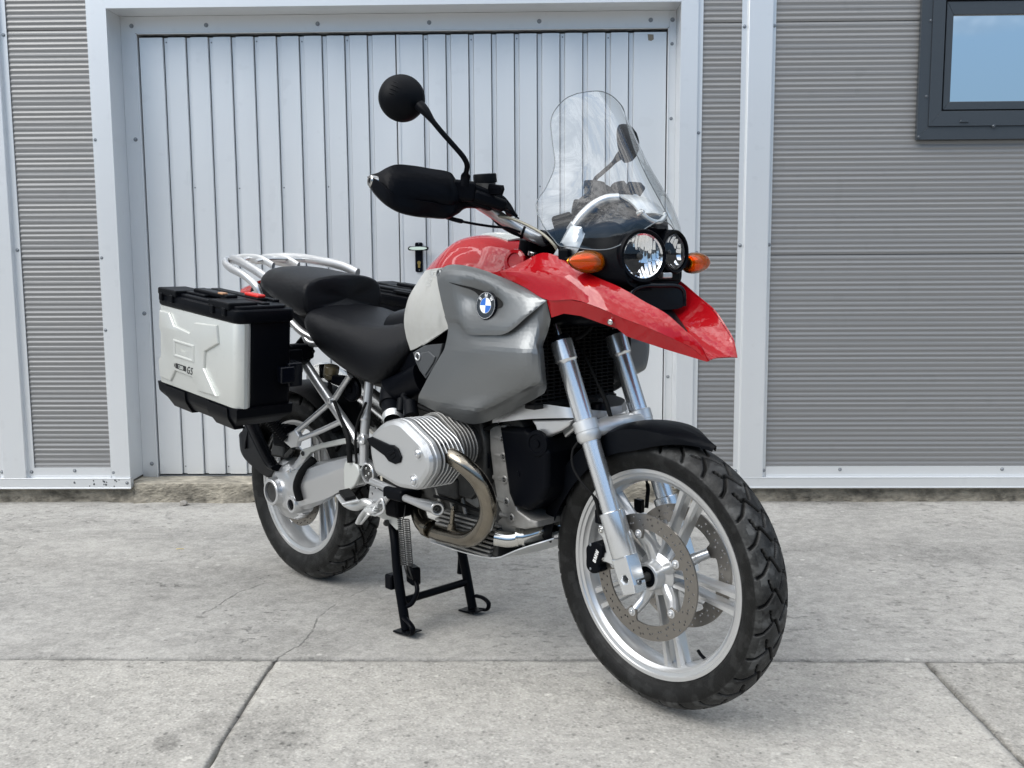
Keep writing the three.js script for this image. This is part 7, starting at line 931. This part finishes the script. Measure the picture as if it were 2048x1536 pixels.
// ---------------------------------------------------------------- panniers
function pannier(s, label) {
  const baseL = [0.083, 0.62, 0.36 * s], base = V(baseL).applyAxisAngle(new THREE.Vector3(0, 1, 0), bikeTurn).add(bikeAt);
  const P = new THREE.Group(); P.name = numbered('pannier'); P.position.copy(base); P.rotation.y = bikeTurn; scene.add(P); tag(P, label, 'pannier', 'hard panniers on the motorcycle');
  const M = new THREE.Matrix4().makeTranslation(0.083 - baseL[0], 0.809 - baseL[1], (0.27 - 0.36) * s).multiply(new THREE.Matrix4().makeRotationZ(-0.09)), f = (g) => { let q = join(g); if (s < 0) q = mirror(q); return q; }, o = { matrix: M };
  const rb = (x0, x1, y0, y1, z0, z1, r) => box(x0, x1, y0, y1, z0, z1, r);
  const rr = (x0, x1, y0, y1, r, n = 5) => { const p = []; for (const [cx, cy, a] of [[x1 - r, y1 - r, 0], [x0 + r, y1 - r, 90], [x0 + r, y0 + r, 180], [x1 - r, y0 + r, 270]]) for (let i = 0; i <= n; i++) { const q = (a + 90 * i / n) * D2R; p.push([cx + r * Math.cos(q), cy + r * Math.sin(q)]); } return p; };
  // horizontal outline [x, z] extruded up
  const upM = (y) => new THREE.Matrix4().makeBasis(new THREE.Vector3(1, 0, 0), new THREE.Vector3(0, 0, 1), new THREE.Vector3(0, -1, 0)).setPosition(0, y, 0);
  const slabXZ = (x0, x1, z0, z1, y0, y1, r, bev = 0.004) => plate(rr(x0, x1, z0, z1, r, 6), 0, y1 - y0, bev, { frame: upM(y1), bs: 3, crease: 0.5 });
  part('case_body', [f([slabXZ(-0.243, 0.238, 0.0, 0.15, -0.158, 0.155, 0.02, 0.01), rb(-0.20, 0.20, -0.176, -0.15, 0.02, 0.14, 0.01)])], mat.black, P, o);
  // aluminium shell wrapping the two outer corners
  part('outer_shell', [f([slabXZ(-0.252, 0.252, 0.135, 0.190, -0.1235, 0.1235, 0.032, 0.0015)])], mat.panel, P, o);
  const X = (u) => lerp(-0.245, 0.205, u), Y = (v) => lerp(0.12, -0.12, v);
  const emb = [[.05, .05], [.20, .05], [.27, .20], [.49, .24], [.56, .09], [.86, .05], [.88, .27], [.70, .42], [.69, .63], [.86, .93], [.60, .95], [.53, .80], [.28, .79], [.21, .95], [.05, .94], [.03, .72], [.09, .60], [.10, .40], [.04, .28]].map(([u, v]) => [X(u), Y(v)]);
  part('embossed_panel', [f([plate(emb, 0.1848, 0.0130, 0.0060, { bs: 3, crease: 0.35 })])], mat.panel, P, o);
  const rim = [[.27, .375], [.57, .375], [.57, .60], [.27, .60]].map(([u, v]) => [X(u), Y(v)]);
  part('badge_frame', [f([plate(rim, 0.1940, 0.0072, 0.0034, { bs: 2, holes: [[[.30, .41], [.30, .565], [.54, .565], [.54, .41]].map(([u, v]) => [X(u), Y(v)])] })])], mat.panel, P, o);
  if (s > 0) {
    const t = canvasTex(512, 128, (x) => { x.clearRect(0, 0, 512, 128); x.fillStyle = 'rgba(26,27,28,0.92)'; x.fillRect(40, 28, 262, 62); x.font = 'bold 56px sans-serif'; x.textBaseline = 'middle'; x.fillStyle = 'rgba(26,27,28,0.92)'; x.fillText('R', 0, 60); x.fillStyle = '#c4c8c4'; x.fillText('1200', 108, 61); x.fillStyle = 'rgba(26,27,28,0.92)'; x.font = 'italic bold 118px sans-serif'; x.fillText('GS', 310, 62); });
    const d = decal('case_lettering', t, [0, 0, 0], [1, 0, 0], [0, 1, 0], 0.135, 0.034, P); d.geometry.translate((X(.27) + X(.57)) / 2 + 0.003, Y(.72), 0.1985).applyMatrix4(M);
    const t2 = canvasTex(128, 48, (x) => { x.clearRect(0, 0, 128, 48); x.fillStyle = 'rgba(225,228,222,0.7)'; x.font = 'bold 40px sans-serif'; x.textAlign = 'center'; x.textBaseline = 'middle'; x.fillText('BMW', 64, 25); });
    const d2 = decal('badge_lettering', t2, [0, 0, 0], [1, 0, 0], [0, 1, 0], 0.042, 0.0155, P); d2.geometry.translate((X(.27) + X(.57)) / 2, Y(.49), 0.1985).applyMatrix4(M);
  }
  // lid: rounded black cover with raised straps, latch and corner pads
  part('lid', [f([slabXZ(-0.252, 0.252, -0.006, 0.193, 0.1235, 0.163, 0.03, 0.009), slabXZ(-0.235, 0.235, 0.01, 0.18, 0.155, 0.172, 0.03, 0.006)])], mat.black, P, o);
  for (const [x0, x1] of [[-0.235, -0.115], [0.09, 0.21]]) part('corner_pad', [f([rb(x0, x1, 0.158, 0.180, 0.10, 0.196, 0.005), rb(x0 + 0.015, x0 + 0.035, 0.14, 0.165, 0.188, 0.2, 0.004), rb(x1 - 0.035, x1 - 0.015, 0.14, 0.165, 0.188, 0.2, 0.004)])], mat.blackSoft, P, o);
  part('carry_handle', [f([rb(-0.10, 0.105, 0.174, 0.190, 0.105, 0.145, 0.006), rb(-0.135, 0.0, 0.17, 0.179, 0.09, 0.16, 0.004), rb(0.08, 0.14, 0.17, 0.181, 0.10, 0.15, 0.004)])], mat.black, P, o);
  part('latch_tab', [f([rb(0.055, 0.085, 0.1885, 0.194, 0.128, 0.146, 0.002)])], S([0.40, 0.22, 0.12], 0.5), P, o);
  part('top_latch', [f([rb(-0.16, 0.13, 0.171, 0.181, 0.02, 0.055, 0.004), rb(-0.02, 0.21, 0.171, 0.177, 0.06, 0.085, 0.003), rb(0.02, 0.16, 0.17, 0.179, -0.002, 0.018, 0.003)])], mat.blackSoft, P, o);
  if (s > 0) part('release_lever', [f([rb(0.045, 0.125, 0.1805, 0.190, 0.024, 0.052, 0.004)])], S([0.55, 0.02, 0.015], 0.4), P, o);
  // keel with wear pads
  const keel = loft([[[-0.25, -0.124, 0.19], [-0.25, -0.124, 0.0], [0.245, -0.124, 0.0], [0.25, -0.124, 0.19]], [[-0.245, -0.155, 0.187], [-0.245, -0.155, 0.0], [0.24, -0.155, 0.0], [0.245, -0.155, 0.187]], [[-0.19, -0.186, 0.165], [-0.19, -0.186, 0.03], [0.2, -0.186, 0.03], [0.2, -0.186, 0.165]]], 32, 10, { linU: true, linV: true, crease: 0.4 });
  part('keel', [f([keel])], mat.black, P, o);
  for (const [x0, x1] of [[-0.19, -0.06], [0.08, 0.20]]) part('wear_pad', [f([loft([[[x0, -0.128, 0.194], [x0, -0.128, 0.17], [x1, -0.128, 0.17], [x1, -0.128, 0.194]], [[x0, -0.16, 0.191], [x0, -0.16, 0.16], [x1, -0.16, 0.16], [x1, -0.16, 0.191]], [[x0 + 0.005, -0.197, 0.165], [x0 + 0.005, -0.197, 0.13], [x1 - 0.005, -0.197, 0.13], [x1 - 0.005, -0.197, 0.165]]], 16, 8, { linU: true, linV: true, crease: 0.4 })])], mat.black, P, o);
  part('mounting_bracket', [f([rb(0.16, 0.252, -0.075, 0.0, -0.03, 0.02, 0.006), rb(0.22, 0.258, -0.06, -0.01, 0.0, 0.05, 0.005)])], mat.gloss, P, o);
  return P;
}
pannier(1, 'black hard pannier with silver embossed face, nearer the camera');
pannier(-1, 'black pannier mostly hidden behind the seat, beside the tank');
// ---------------------------------------------------------------- small litter on the concrete
{
  const rnd = mulberry(3), stone = (r) => { const g = new THREE.IcosahedronGeometry(r, 2), p = g.attributes.position; for (let i = 0; i < p.count; i++) { const v = new THREE.Vector3().fromBufferAttribute(p, i), k = 1 + (fbm3(v.x / r * 1.3 + 5, v.y / r * 1.3, v.z / r * 1.3, 3) - 0.5) * 0.9; v.multiplyScalar(k); p.setXYZ(i, v.x, v.y * 0.75, v.z); } g.computeVertexNormals(); return toCreasedNormals(g, 0.6); };
  const s = [-1.5817,-4.5665]; const m = part('stone', stone(0.017), S([0.33, 0.31, 0.28], 0.9, 0, { map: rep(nzRough, 20) }), scene); m.position.set(s[0], 0.009, ZW + 0.06); tag(m, 'small grey stone lying against the concrete plinth under the garage door', 'stone');
  const st = [-1.3534,-3.7722]; const w = part('straw', sweep([[0, 0.002, 0], [0.012, 0.004, 0.003], [0.03, 0.002, -0.002]], 0.0013, 12, 6), S([0.5, 0.38, 0.12], 0.7), scene); w.position.set(st[0] - 0.015, 0, st[1]); tag(w, 'short yellow straw lying on the concrete left of the rear wheel', 'straw');
}
cleanShift();
renderer.render(scene, camera);
